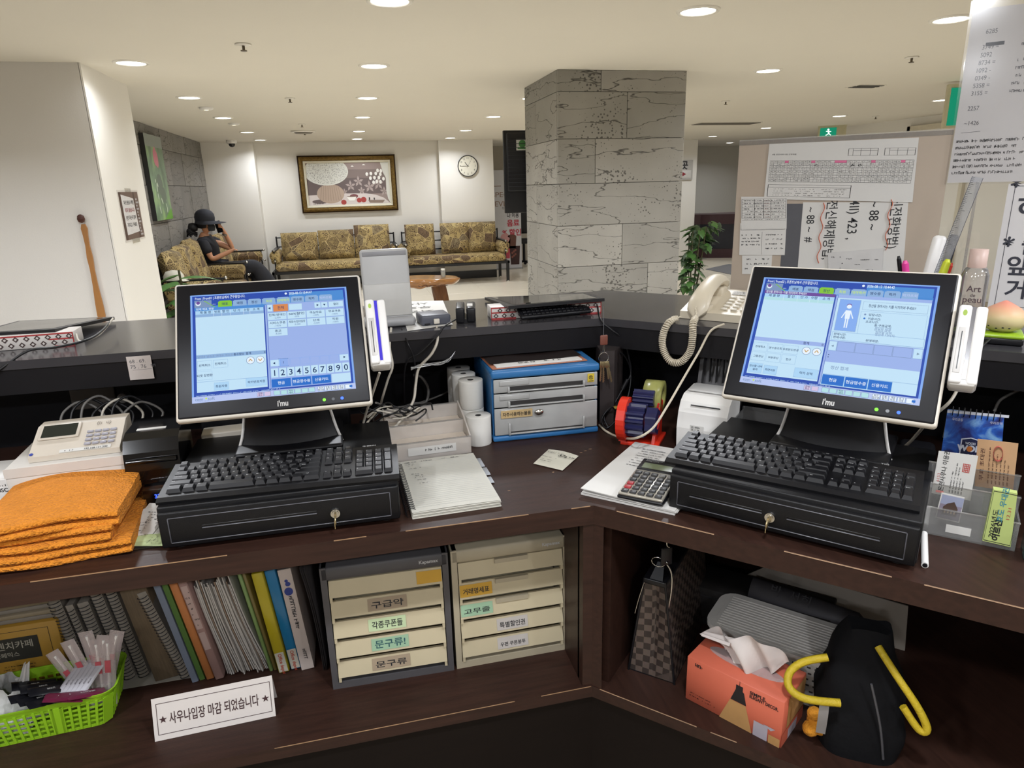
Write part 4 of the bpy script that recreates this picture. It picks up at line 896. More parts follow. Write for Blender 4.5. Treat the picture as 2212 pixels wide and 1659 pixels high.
def monitor(label, c, yaw, tilt, draw, led, stand_top):
    """origin at the screen centre; local x right, y up the screen, z towards the viewer"""
    c = Vector(c); a, ti = math.radians(yaw), math.radians(tilt)
    u = Vector((math.cos(a), math.sin(a), 0)); d = Vector((-math.sin(a), math.cos(a), 0)); v = Vector((0, 0, math.cos(ti))) + d * math.sin(ti)
    base = Vector((c.x, c.y, stand_top)); M = frame(base, u, d, (0, 0, 1))
    t = thing('touch_monitor', label, 'monitor', M=M)
    S = M.inverted() @ frame(c, u, v)
    W, H = .32, .24
    g = G(); ow, oh = .192, .1515
    g.M = S
    g.rbox(-ow, ow, -oh - .003, oh, -.022, -.001, .007, 3); g.obj('white_rim', OFFW, t)
    g = G(); g.M = S; g.rbox(-ow + .0045, ow - .0045, -oh + .002, oh - .0045, -.012, .0012, .004, 2); bz = g.obj('bezel', GLOSSB, t)
    s = UI(W, H); draw(s); s.g.v = [tuple(S @ Vector((p[0], p[1] + .001, p[2] + .0014))) for p in s.g.v]
    s.g.obj('screen', UM, t)
    g = G(); g.M = S; g.text("i'mu", .012, -.1415, .0165, .0016, al='c', w=.021, bold=.03); g.obj('maker_lettering', pm('silver_ink', 'b9b7b4', .4), bz)
    for k, (x, mt) in enumerate(((.094, GREENL), (.112, pm('led_off', '55585c', .4)), (.13, BLUEL))): g = G(); g.M = S; g.disc(x, -.137, .0032, .0017, 14); g.obj('indicator', mt, bz)
    g = G(); g.M = S; g.rbox(-.15, .15, -.12, .11, -.055, -.02, .015, 3); g.obj('rear_housing', OFFW, t)
    # card reader on the right edge
    g = G(); g.M = S; g.rbox(.196, .216, -.07, .082, -.035, .012, .005, 3); cr_ = g.obj('card_reader', WHT, t)
    g = G(); g.M = S; g.rbox(.222, .24, -.07, .082, -.035, .008, .005, 3); g.rbox(.198, .238, -.072, -.06, -.035, .006, .004, 2); g.rbox(.198, .238, -.07, .08, -.036, -.018, .004, 2); g.obj('reader_side', WHT, cr_)
    g = G(); g.M = S; g.box(.2155, .2225, -.06, .081, -.018, .004); g.obj('swipe_slot', em('slot_glow', '4b3fd0', .8) if led else pm('slot_smoke', '6d6a6c', .2), cr_)
    g = G(); g.M = S; g.rbox(.2005, .2115, -.052, .036, .0118, .0132, .004, 2); g.obj('chip_plate', pm('reader_plate', 'cbc8c4', .4), cr_)
    g = G(); g.M = S; g.box(.2052, .2068, -.045, .028, .0125, .0136); g.obj('chip_slot', BLK, cr_)
    g = G(); g.M = S; g.disc(.206, .065, .0035, .0124, 12, ry=.006); g.obj('reader_led', em('reader_green', 'b8d46a', .7), cr_)
    # stand: wide black shell with pale ribs
    top = S @ Vector((0, -.02, -.05)); b0 = .105
    prof = [(.0, .24), (.015, .235), (.05, .215), (.11, .19), (.17, .17)]
    g = G()
    def sh(uu, vv):
        z = top.z * vv; w = .118 - .045 * vv ** .7; x = (uu * 2 - 1) * w; y = .10 + .05 * (1 - vv) + (top.y - .10) * vv + .03 * (uu * 2 - 1) ** 2 - .07 * (1 - vv) ** 3
        return (x, y, z)
    g.grid(sh, 10, 10); g.grid(lambda a_, b_: tuple(Vector(sh(a_, b_)) + Vector((0, .03, 0))), 10, 10, flip=True); g.obj('stand', BLK, t)
    for q in (0, 1): G().tube([Vector(sh(q, k / 8)) + Vector((0, -.002, 0)) for k in range(9)], .0035, 6, sub=2).obj('stand_trim', WHT, t)
    G().rbox(-.12, .12, .05, .24, 0, .014, .006, 2).obj('base', BLK, t)
    return t, S, M
DT = .922          # cash drawer top
# ------------------------------------------------------------------ cash drawers
STEEL = pm('black_steel', '0b0b0e', .45, spec=.35, var=.15, scale=200, bump=.12, bscale=700)
def cash_drawer(label, M, W, slots, lock):
    t = thing('cash_drawer', label, 'cash drawer', M=M); h = DT - D
    G().rbox(0, W, .012, .40, .010, h, .003, 2).obj('body', STEEL, t)
    g = G(); g.rbox(.002, W - .002, 0, .014, .010, h - .008, .003, 2); fr = g.obj('drawer_front', STEEL, t)
    HL = pm('emboss_highlight', '55555a', .3)  # lighter grey paints the edge highlights onto ridges and slot lips
    for nm, (a, b, c_, d_) in {'t': (.02, h - .021, W - .02, h - .019), 'b': (.02, .019, W - .02, .021), 'l': (.019, .02, .021, h - .02), 'r': (W - .021, .02, W - .019, h - .02)}.items():
        G().rbox(a, c_, -.0016, .002, b, d_, .0008, 1).obj('border_ridge', HL, fr)
    for a, b in slots: G().rbox(a * W, b * W, -.0006, .004, .047, .0515, .001, 1).obj('coin_slot', pm('slot_black', '050507', .4), fr); G().rbox(a * W, b * W, -.002, .002, .0440, .0465, .001, 1).obj('slot_lip', HL, fr)
    lx = lock * W
    lk = G().cyl((lx, 0, .042), (lx, -.006, .042), .0105, .0095, n=20).cyl((lx, -.006, .042), (lx, -.0085, .042), .007, n=16).obj('lock', CHROME, fr)
    g = G(); g.box(lx - .0012, lx + .0012, -.02, -.008, .036, .048); g.lathe([(.0001, -.0011), (.009, -.0011), (.009, .0011), (.0001, .0011)], 16, M=Matrix.Translation((lx, -.022, .036)) @ Matrix.Rotation(math.radians(90), 4, 'Y'))
    g.box(lx - .003, lx - .0015, -.021, -.019, .016, .034); k2 = g.obj('key', pm('key_brass', 'c6b58d', .3, metal=.9), t)
    for x in (.03, W - .03):
        for y in (.03, .36): G().cyl((x, y, 0), (x, y, .011), .012, n=14).obj('foot', pm('rubber', '1c1c1c', .8), t)
    return t
ML = Matrix.Translation((-.407, 1.298, D)) @ Matrix.Rotation(math.radians(-.3), 4, 'Z')
cash_drawer('black cash drawer with one long slot, below the left keyboard', ML, .462, [(.17, .64)], .717)
MR = frame(RW(.147, .052, D), RE, RD, (0, 0, 1)) @ Matrix.Rotation(math.radians(-2.5), 4, 'Z')
cash_drawer('black cash drawer with two slots, below the right keyboard', MR, .455, [(.1, .42), (.52, .87)], .455)
g = G().rect(.425, .06, .433, .072, M=frame((0, -.0012, 0), (1, 0, 0), (0, 0, 1)) ); 
# ------------------------------------------------------------------ keyboards
KEYM = pm('key_black', '17171a', .38, spec=.4, var=.1, scale=300); KBM = pm('keyboard_black', '0f0f12', .4, spec=.4, var=.12, scale=200, bump=.05, bscale=900)
LEG = pm('legend_white', 'b9b9b9', .5)
_KM = {}
def key_mesh(w, h, txt):
    k = (w, h, txt)
    if k in _KM: return _KM[k]
    g = G(); e = .0032
    a, b = w / 2 - .0006, h / 2 - .0006
    v = [(-a, -b, 0), (a, -b, 0), (a, b, 0), (-a, b, 0), (-a + e, -b + e * 1.3, .008), (a - e, -b + e * 1.3, .008), (a - e, b - e * .5, .0086), (-a + e, b - e * .5, .0086)]
    g.add(v, [(0, 1, 5, 4), (1, 2, 6, 5), (2, 3, 7, 6), (3, 0, 4, 7), (4, 5, 6, 7)])
    if txt:
        hh = .0055 if len(txt) == 1 else .0036
        g.text(txt, -a + e + .0012, b - e * .5 - .0012 - hh * .75, hh, .0088, 1, bold=.02)
    _KM[k] = g.mesh('key', [KEYM, LEG]); return _KM[k]
ROWS = [
    [(0, 1, 'Esc')] + [(2 + i, 1, 'F%d' % (i + 1)) for i in range(4)] + [(6.5 + i, 1, 'F%d' % (i + 5)) for i in range(4)] + [(11 + i, 1, 'F%d' % (i + 9)) for i in range(4)] + [(15.25, 1, 'PrtSc'), (16.25, 1, 'ScrLk'), (17.25, 1, 'Pause')],
    [(i, 1, c_) for i, c_ in enumerate('`1234567890-=')] + [(13, 2, 'Back'), (15.25, 1, 'Ins'), (16.25, 1, 'Home'), (17.25, 1, 'PgUp'), (18.5, 1, 'Num'), (19.5, 1, '/'), (20.5, 1, '*'), (21.5, 1, '-')],
    [(0, 1.5, 'Tab')] + [(1.5 + i, 1, c_) for i, c_ in enumerate('QWERTYUIOP[]')] + [(13.5, 1.5, '\\'), (15.25, 1, 'Del'), (16.25, 1, 'End'), (17.25, 1, 'PgDn'), (18.5, 1, '7'), (19.5, 1, '8'), (20.5, 1, '9')],
    [(0, 1.75, 'Caps Lock')] + [(1.75 + i, 1, c_) for i, c_ in enumerate("ASDFGHJKL;'")] + [(12.75, 2.25, 'Enter'), (18.5, 1, '4'), (19.5, 1, '5'), (20.5, 1, '6')],
    [(0, 2.25, 'Shift')] + [(2.25 + i, 1, c_) for i, c_ in enumerate('ZXCVBNM,./')] + [(12.25, 2.75, 'Shift'), (16.25, 1, '^'), (18.5, 1, '1'), (19.5, 1, '2'), (20.5, 1, '3')],
    [(0, 1.5, 'Ctrl'), (1.5, 1.25, 'Win'), (2.75, 1.25, 'Alt'), (4, 4.5, ''), (8.5, 1.1, '한/영'), (9.6, 1.25, 'Alt'), (10.85, 1.25, 'Win'), (12.1, 1.2, ''), (13.3, 1.7, 'Ctrl'), (15.25, 1, '<'), (16.25, 1, 'v'), (17.25, 1, '>'), (18.5, 2, '0'), (20.5, 1, '.')]]
def keyboard(label, M, W, dp, brand):
    t = thing('keyboard', label, 'keyboard', M=M); un = (W - .024) / 22.5; ph = un * 1.0
    # wedge body with a front lip
    pr = [(-.022, .0), (-.024, .006), (-.012, .011), (dp, .024), (dp + .006, .02), (dp + .006, 0)]
    g = G(); g.prism([(p[0], p[1]) for p in pr], 0, W, axis='x'); b_ = g.obj('case', KBM, t)
    sl = math.atan2(.013, dp + .012)
    KM_ = Matrix.Translation((.012, 0, .0115)) @ Matrix.Rotation(sl, 4, 'X')
    ys = [dp - .012, dp - .012 - ph * 1.25]
    for k in range(4): ys.append(ys[-1] - ph)
    sc = min(1.0, (ys[0] - .008) / (ys[0] - ys[-1]))
    ys = [ys[0] - (ys[0] - y) * sc for y in ys]; ph *= sc
    for r, row in enumerate(ROWS):
        for x, w, tx in row: link('key', key_mesh(round(w * un, 5), round(ph, 5), tx), t, M=KM_ @ Matrix.Translation(((x + w / 2) * un, ys[r] - .002, 0)))
    for r0, tx in ((2, '+'), (4, 'Enter')): link('key', key_mesh(round(un, 5), round(ph * 2, 5), tx), t, M=KM_ @ Matrix.Translation((22 * un, (ys[r0] + ys[r0 + 1]) / 2 - .002, 0)))
    g = G(); g.text(brand, 19.3 * un + .012, dp - .008, .008, .0275, al='l', bold=.03, M=Matrix.Rotation(sl * .0, 4, 'X')); g.obj('brand_lettering', LEG, b_)
    return t
k0, k1 = P(330, 1074, .94), P(868, 1020, .94)
keyboard('black keyboard with glossy lip in front of the left monitor', Matrix.Translation((k0.x + .004, k0.y + .022, DT)) @ Matrix.Rotation(math.atan2(k1.y - k0.y, k1.x - k0.x), 4, 'Z'), .468, .128, 'Q SENN')
k0, k1 = P(1446, 985, .94), P(2017, 1095, .94)
keyboard('black keyboard with white legends in front of the right monitor', Matrix.Translation((k0.x + .008, k0.y + .02, DT)) @ Matrix.Rotation(math.atan2(k1.y - k0.y, k1.x - k0.x), 4, 'Z'), .470, .128, 'TGS')
monL, SL, MLm = monitor('touch-screen register showing the number keys 1 to 0', (-.174, 1.470, 1.195), .8, 35.2, ui_left, True, DT)
monR, SR, MRm = monitor('touch-screen register showing a small figure portrait, on the right wing', (.914, 1.121, 1.198), -47.2, 34.4, ui_right, False, DT)
# ================================================================== left wing: desk top
ACR = clear('acrylic', (.97, .97, .96), .10, .04); ACRB = clear('acrylic_beige', (.9, .87, .83), .1, .08, .4, (.86, .81, .76))
EDGE = clear('acrylic_edge', (.75, .74, .72), .3, .1, .3, (.6, .58, .56))
CARD = pm('white_carton', 'cfcac2', .6, var=.05, scale=10)
# ---- orange towels
TOW = pm('orange_waffle', 'e28c24', .95, var=.12, scale=30, bump=0)
nt = TOW.node_tree; b_ = nt.nodes['Principled BSDF']; tc = nt.nodes.new('ShaderNodeTexCoord')
wv = nt.nodes.new('ShaderNodeTexWave'); wv.inputs['Scale'].default_value = 62; wv.inputs['Distortion'].default_value = .8; wv.bands_direction = 'DIAGONAL'; vo = nt.nodes.new('ShaderNodeTexVoronoi'); vo.inputs['Scale'].default_value = 210
nt.links.new(tc.outputs['Object'], vo.inputs['Vector']); bp = nt.nodes.new('ShaderNodeBump'); bp.inputs['Strength'].default_value = 1.0; bp.inputs['Distance'].default_value = .004; bp.invert = True
nt.links.new(vo.outputs['Distance'], bp.inputs['Height']); nt.links.new(bp.outputs[0], b_.inputs['Normal'])
def towel(label, loc, rz, W, dp, layers, th, sag=0.0, shear=0.0):
    """folded cloth: each layer is a slab with a rounded fold towards the viewer"""
    t = thing('towel', label, 'towel', loc, rz, 'stacked orange towels')
    rr = random.Random(int(rz * 10) + layers)
    for L in range(layers):
        z0 = L * th; o1, o2 = rr.uniform(-.006, .006), rr.uniform(-.006, .006)
        def f(u, v, z0=z0, o1=o1, o2=o2):
            a = v * 2 * math.pi; x = (u - .5) * W
            e = min(1, (u * (1 - u) * 14)) ** .4
            y = dp / 2 * math.copysign(abs(math.cos(a)) ** .35, math.cos(a)); z = th / 2 * math.copysign(abs(math.sin(a)) ** .5, math.sin(a)) * (.82 + .18 * e)
            sg = sag * ((u - .5) ** 2 * 2.2 + (.5 - (y / dp)) * .25)
            return (x + o1 + shear * y / dp, y + o2 + .004 * math.sin(x * 37 + L), z0 + th / 2 + z - sg + .0025 * math.sin(x * 29 + y * 21 + L))
        g = G(); g.grid(f, 26, 28); n = 28
        g.add([f(0, j / n) for j in range(n)], [tuple(range(n))[::-1]]); g.add([f(1, j / n) for j in range(n)], [tuple(range(n))])
        g.obj('fold', TOW, t)
    return t
towel('orange waffle towel at the bottom of the stack', (-.60, 1.415, D), 6, .24, .22, 2, .016)
towel('orange waffle towel in the middle of the stack', (-.612, 1.415, D + .033), 3, .235, .215, 2, .016)
towel('orange waffle towel on top of the stack, folded wide', (-.605, 1.43, D + .068), 10, .245, .24, 2, .017, .02, .03)
# ---- white carton with the card terminal on top
t = thing('white_carton', 'white cardboard box under the keypad terminal', 'box', (-.637, 1.60, D), 4)
G().rbox(-.115, .115, -.07, .10, 0, .125, .002, 1).obj('body', CARD, t); G().box(-.116, .116, -.0715, -.07, .105, .1255).obj('lid_flap', CARD, t)
t = thing('keypad_terminal', 'beige access terminal with dark display and keypad on the white box', 'terminal', M=Matrix.Translation((-.625, 1.615, D + .126)) @ Matrix.Rotation(math.radians(4), 4, 'Z'))
Mt = Matrix.Translation((0, 0, .004)) @ Matrix.Rotation(math.radians(14), 4, 'X')
BEI = pm('beige_plastic', 'c9bfb0', .45, var=.04)
G().prism([(-.062, 0), (.07, 0), (.07, .05), (.03, .05), (-.062, .012)], -.088, .088, axis='x').obj('body', BEI, t)
Mt = frame((0, -.062, .0125), (1, 0, 0), (0, .924, .382))
g = G(); g.M = Mt; g.rbox(-.08, .0, .05, .1, 0, .004, .002); g.obj('display_frame', BEI, t); g = G(); g.M = Mt; g.box(-.074, -.006, .055, .095, .003, .0045); g.obj('display', pm('lcd_dark', '1e2420', .15), t)
km = G(); km.rbox(-.0065, .0065, -.0038, .0038, 0, .003, .001, 1); km = km.mesh('key', pm('key_grey', 'a5a3ac', .4))
for r in range(4):
    for c_ in range(4): link('key', km, t, M=Mt @ Matrix.Translation((.022 + c_ * .0155, .022 + r * .0135, .0005)))
g = G(); g.M = Mt; g.rect(-.03, .003, .07, .013, .0006, 0); g.scrib(-.02, .005, .02, .005, .0009, 1); g.text('192.168.141.200', .018, .0045, .007, .0009, 1, bold=.02); g.obj('address_strip', [PAPER, INK], t)
g = G(); g.M = Mt; g.disc(-.083, .008, .004, .0008); g.obj('blue_dot', pm('blue_sticker', '2e3f9a', .5), t)
g = G(); g.M = Mt
for r in (.006, .010, .014):
    for s_ in (-1, 1): g.tube([(.045 + s_ * r * math.cos(a), .09 + r * .7 * math.sin(a), .0008) for a in (-.7, 0, .7)], .0005, 4, sub=3)
g.obj('contactless_mark', pm('mark_grey', '8d8378', .5), t)
# ---- network box at the left edge
t = thing('network_router', 'white network box with green light at the left edge of the desk', 'router', (-.80, 1.60, D + .03))
G().rbox(-.06, .06, -.06, .06, .001, .07, .004, 2).obj('body', WHT, t); Mx = frame((.005, -.0605, .0), (1, 0, 0), (0, 0, 1))
g = G(); g.text('CISCO', .015, .04, .012, M=Mx, bold=.02)
for k, h in enumerate((.004, .007, .004, .002, .004, .007, .004)): g.rect(.015 + k * .0052, .053, .0165 + k * .0052, .053 + h, M=Mx)
g.obj('logo', INK, t); G().disc(.035, .02, .004, M=Mx).obj('status_light', GREENL, t)
t = thing('wood_block', 'small wooden block under the network box', 'block', (-.80, 1.60, D)); G().rbox(-.055, .055, -.04, .05, 0, .03, .002, 1).obj('block', pm('raw_wood', '8a6a45', .7, var=.2, stretch=(1, 8, 8)), t)
# ---- glossy black receipt printer
GLB = pm('piano_black', '070709', .12, var=.05)
t = thing('receipt_printer', 'glossy black receipt printer behind the left keyboard', 'printer', (-.4655, 1.60, D), 2)
def prf(): return [(-.075, 0), (-.078, .09), (-.072, .13), (-.055, .155), (-.03, .165), (.075, .165), (.078, 0)]
G().prism(prf(), -.056, .056, axis='x').obj('body', GLB, t)
g = G(); g.tube([(-.05, -.0775, .112), (0, -.079, .113), (.05, -.0775, .112)], .006, 8); g.obj('cover_lip', GLB, t)
G().box(-.035, .025, -.02, -.008, .165, .1662).obj('paper_label', PAPER, t)
g = G(); Mx = frame((-.02, -.079, .02), (1, 0, 0), (0, 0, 1)); 
t = thing('black_power_box', 'low black power box behind the left monitor stand', 'power box', (-.20, 1.86, D)); G().rbox(-.22, .16, -.05, .05, 0, .13, .008, 2).obj('body', BLK, t); G().box(-.1, .1, -.0515, -.05, .05, .055).obj('seam', pm('seam_dark', '2a2a2e', .5), t)
t = thing('white_flat_box', 'flat cream plastic box on the desk below the left monitor', 'box', (-.30, 1.735, D), 4); G().rbox(-.1, .09, -.025, .03, 0, .1, .004, 2).obj('body', OFFW, t); G().box(-.1005, .0905, -.0257, .0305, .062, .064).obj('seam', pm('seam_cream', '9a9488', .6), t)
# ---- clear tray with tickets and receipts
t = thing('ticket_tray', 'clear acrylic tray holding receipts beside the left cash drawer', 'tray', (-.462, 1.415, D))
g = G(); g.box(-.05, .045, -.09, .09, 0, .003); g.box(-.05, -.047, -.09, .09, .003, .045); g.box(.042, .045, -.09, .09, .003, .045); g.box(-.047, .042, .087, .09, .003, .06); g.box(-.047, .042, -.09, -.087, .003, .018); g.obj('tray', ACR, t)
for k in range(3):
    s_ = G().box(-.03, .03, -.045, .045, 0, .0006).obj('sheet', PAPER); s_.matrix_world = Matrix.Translation((-.455 + .004 * k, 1.425 - .012 * k, D + .02 - .004 * k)) @ Matrix.Rotation(math.radians(-20 + 14 * k), 4, 'Z') @ Matrix.Rotation(math.radians(16), 4, 'X')
    s_.name = 'receipt'; tag(s_, ['white receipt lying uppermost in the clear tray', 'white receipt in the middle of the clear tray', 'white receipt lowest in the clear tray'][k], 'receipt', 'receipts in the clear tray')
    g = G()
    for q in range(8): g.scrib(-.026, -.04 + q * .008, .03, .003, .0009)
    if k == 0: g.text('Jey,', .012, .0, .018, .0009, rot=-50)
    pr_ = g.obj('print', INK, s_)
s_ = G().box(-.03, .03, -.045, .045, 0, .0006).obj('green_ticket', pm('pale_green_paper', 'c6d8a0', .7)); s_.matrix_world = Matrix.Translation((-.437, 1.358, D + .006)) @ Matrix.Rotation(math.radians(75), 4, 'Z'); tag(s_, 'pale green ticket at the front of the clear tray', 'ticket')
g = G()
for q in range(5): g.scrib(-.02, -.035 + q * .009, .035, .003, .0009)
g.obj('print', INK, s_)
t = thing('blue_display', 'tiny black box with a glowing blue character beside the keyboard', 'display', (-.455, 1.525, D)); G().rbox(-.035, .02, -.02, .015, 0, .052, .003).obj('body', BLK, t)
g = G(); g.text('33', 0, .03, .013, M=frame((-.004, -.0206, 0), (1, 0, 0), (0, 0, 1)), al='c', bold=.02); g.obj('glow', em('blue_glyph', '3350ff', 3), t)
# ---- spiral notebook
t = thing('spiral_notebook', 'open spiral notebook with lined pages beside the left cash drawer', 'notebook', M=Matrix.Translation((.072, 1.302, D)) @ Matrix.Rotation(math.radians(2), 4, 'Z'))
g = G(); 
for k in range(5): g.rbox(.006 + .0006 * k, .2 - .001 * (k % 3), .001 * (k % 2), .285, .003 * k, .003 * k + .0028, .0008, 1)
g.obj('page_block', pm('page_cream', 'bdbaae', .8, var=.04), t)
G().grid(lambda u, v: (.006 + u * .193, .001 + v * .284, .0156 + .0012 * math.sin(u * 3.1)), 6, 2).obj('top_page', pm('page_top', 'bfbdb3', .8, var=.02), t)
g = G()
for k in range(27): g.line(.02, .02 + k * .0095, .196, .02 + k * .0095, .0006, .0172)
g.obj('ruled_lines', pm('rule_grey', 'b4b6b6', .8), t)
g = G()
for y, x, w in [(.268, .02, .075), (.268, .11, .05), (.256, .022, .02), (.246, .022, .02), (.228, .03, .03), (.195, .03, .028), (.184, .036, .02), (.174, .036, .022), (.158, .04, .024), (.138, .042, .02)]: g.scrib(x, y, w, .005, .0175)
g.obj('handwriting', pm('pencil', '5c5c60', .7), t)
cm = G().tube([(.006 + .012 * math.cos(a), 0, .009 + .0115 * math.sin(a)) for a in np.linspace(0, 6.283, 15)[:-1]], .0009, 5, sub=1, closed=True).mesh('ring', BLK)
for k in range(27): link('ring', cm, t, (0, .014 + k * .0096, 0))
for k, (a, b, c_) in enumerate(((.215, .27, 0), (.165, .21, 1), (.12, .155, 0))): G().rbox(.197, .214 + .002 * c_, a, b, .004 - .001 * k, .006 - .001 * k, .0008, 1).obj('index_tab', pm('tab_grey', 'aeb2b8', .6), t)
# ---- tiered acrylic holder
t = thing('tiered_tray', 'beige translucent two-step acrylic card tray behind the notebook', 'tray', (.155, 1.70, D), 3)
g = G(); g.box(-.105, .105, -.07, .075, 0, .004); g.box(-.105, .105, .07, .075, 0, .095); g.box(-.105, .105, .0, .004, 0, .07); g.box(-.105, .105, -.07, -.066, 0, .045)
for x in (-.105, .101): g.prism([(-.07, 0), (.075, 0), (.075, .1), (.0, .08), (-.07, .05)], x, x + .004, axis='x')
g.obj('tray', ACRB, t)
for z, y in ((.095, .0725), (.07, .002), (.045, -.068)): G().box(-.106, .106, y - .0026, y + .0026, z, z + .0025).obj('rim', EDGE, t)
G().box(-.1, .1, .005, .069, .005, .06).obj('liner_card', pm('liner_beige', 'd0c4b6', .7), t); G().box(-.1, .1, -.065, -.001, .005, .036).obj('liner_card', MATS['liner_beige'], t)
g = G(); Mx = frame((-.06, -.071, .012), (1, 0, 0), (0, 0, 1)); g.rect(0, 0, .125, .022, 0, 0, Mx); g.scrib(.04, .008, .075, .008, .0003, 1, Mx); g.obj('label', [PAPER, INK], t)
# ---- till rolls
ROLL = pm('till_roll', 'dbd9d3', .75, var=.03, scale=40, stretch=(1, 1, 30))
def roll(loc, label):
    t = thing('paper_roll', label, 'paper roll', loc, 0, 'white till rolls')
    G().lathe([(.0085, .0005), (.0335, 0), (.034, .001), (.034, .078), (.0335, .079), (.0085, .0785)], 28).obj('paper', ROLL, t)
    G().lathe([(.0085, .0785), (.0075, .077), (.0075, .001), (.0085, .0005)], 18).obj('core', pm('core_black', '161412', .7), t)
    return t
r0 = P(1055, 955, D); roll((.297, 1.702, D), 'white paper roll standing alone in front of the roll stacks')
for k in range(2): roll((.292, 1.775, D + k * .08), ['white paper roll under the nearest stack of two', 'white paper roll on top of the nearest stack of two'][k])
for k in range(2): roll((.284, 1.846, D + k * .08), ['white paper roll under the middle stack', 'white paper roll on top of the middle stack, in shadow'][k])
for k in range(2): roll((.281, 1.917, D + k * .08), ['white paper roll under the rearmost stack', 'white paper roll on top of the rearmost stack'][k])
# ---- blue drawer cabinet
t = thing('drawer_cabinet', 'small blue cabinet with three cloudy plastic drawers', 'cabinet', (.336, 1.690, D), -1)
BLU = pm('blue_plastic', '2f6fa8', .4, var=.06); CLD = clear('cloudy_plastic', (.75, .76, .75), .12, .25, .72, (.50, .50, .485))
Wc, Hc_ = .296, .2
G().rbox(-.002, Wc + .002, -.004, .30, 0, .016, .005, 2).obj('base', BLU, t); G().rbox(-.003, Wc + .003, -.006, .30, Hc_ - .022, Hc_, .006, 2).obj('top', BLU, t)
g = G(); g.box(0, .006, .012, .30, .016, Hc_ - .022); g.box(Wc - .006, Wc, .012, .30, .016, Hc_ - .022); g.box(0, Wc, .294, .30, .016, Hc_ - .022); g.obj('shell', BLU, t)
zz = [.018, .097, .138, Hc_ - .022]
for k in range(3):
    z0, z1 = zz[k] + .001, zz[k + 1] - .002
    g = G(); g.rbox(.003, Wc - .003, -.004, .0, z0, z1, .0018, 2); g.box(.006, Wc - .006, .0, .28, z0, z0 + .003); g.box(.006, .009, 0, .28, z0, z1 - .006); g.box(Wc - .009, Wc - .006, 0, .28, z0, z1 - .006)
    dr = g.obj('drawer', CLD, t)
    g = G(); g.rbox(.045, Wc - .045, -.0105, -.003, z0 + .001, z0 + .005, .001, 1); g.rbox(.04, .046, -.0105, -.003, z0, z0 + (z1 - z0) * .45, .001, 1); g.rbox(Wc - .046, Wc - .04, -.0105, -.003, z0, z0 + (z1 - z0) * .45, .001, 1); g.rbox(.018, .1, -.0065, -.003, z1 - .018, z1 - .004, .002, 2); g.obj('handle', CLD, dr)
    G().box(.045, Wc - .045, -.0046, -.0038, z0 + .004, z0 + .0045 + (.012 if k else .004)).obj('painted_shadow', pm('shadow_dark', '2b2928', .7), dr)  # dark strip paints the shade inside the drawer pull
g = G(); g.box(.05, .15, .03, .12, .024, .042); g.obj('stored_paper', PAPER, t); G().box(.18, .25, .02, .1, .024, .035).obj('stored_card', pm('card_blue', '5f7f92', .6), t)
Mx = frame((.02, -.0072, .068), (1, 0, 0), (0, 0, 1)); g = G(); g.rect(0, 0, .087, .022, 0, 0, Mx); g.text('자주사용하는물품', .0435, .006, .012, .0004, 1, Mx, al='c', w=.078, bold=.02); g.obj('name_label', [pm('aged_label', 'c3a878', .7), INK], t)
g = G(); g.lathe([(.0001, 0), (.013, .003), (.011, .007), (.0001, .008)], 14, M=frame((.125, -.0065, .078), (1, 0, 0), (0, 0, 1), (0, -1, 0)), sy=.7); g.obj('metal_badge', CHROME, t)
Mx = frame((Wc - .032, -.0055, .149), (1, 0, 0), (0, 0, 1)); g = G(); g.rect(0, 0, .019, .024, 0, 0, Mx)
g.tube([(.0095 + r * math.cos(a), .014 + r * math.sin(a), .0006) for r, a in [(.001 + .0055 * i / 16, i * .75) for i in range(17)]], .0007, 5, m=1, sub=2, M=Mx); g.rect(.002, .002, .017, .004, .0003, 1, Mx); g.obj('yellow_sticker', [pm('sticker_yellow', 'd8bd3c', .5), INK], t)
t = thing('clipboard', 'clipboard with papers lying on the blue drawer cabinet', 'clipboard', (.36, 1.70, D + Hc_ + .001), 2)
G().rbox(-.02, .25, .0, .31, 0, .003, .001, 1).obj('board', pm('board_orange', 'b9785c', .5), t); G().rbox(-.008, .235, .002, .30, .003, .007, .0008, 1).obj('papers', PAPER, t); G().grid(lambda u, v: (-.02 + u * .265, .030 + v * .28, .0085 + .0015 * math.sin(u * 8)), 8, 2).obj('cover_sheet', pm('brown_film', '2c2321', .3, var=.2, scale=10, stretch=(12, 1, 1)), t)
g = G(); g.scrib(.05, .012, .12, .012, .0085); g.obj('print', INK, t)
# ---- receipt scrap
q = [P(1152, 1003, D), P(1215, 1018, D), P(1250, 987, D), P(1185, 972, D)]
c_ = sum((Vector(v) for v in q), Vector()) / 4; ux_ = (q[2] - q[3]).normalized(); uy_ = Vector((-ux_.y, ux_.x, 0))
t = thing('receipt_slip', 'creased receipt slip with handwritten number lying on the bare desk', 'receipt', M=frame(c_, ux_, uy_, (0, 0, 1)))
lc = [t.matrix_basis.inverted() @ v for v in q]
g = G(); g.grid(lambda u, v: tuple((lc[0] * (1 - u) + lc[1] * u) * (1 - v) + (lc[3] * (1 - u) + lc[2] * u) * v + Vector((0, 0, .002 + .004 * math.sin(u * 3) * v))), 8, 6); g.obj('paper', pm('receipt_paper', 'd9d6c6', .7), t)
g = G(); g.text('37a', .0, .01, .018, .009, bold=.02); g.scrib(.03, .012, .022, .009, .009); g.obj('handwriting', INK, t)
g = G()
for y in (.03, .025, -.005, -.02, -.03): g.scrib(-.045, y - .004, .05, .004, .0085)
g.obj('print', INK, t)
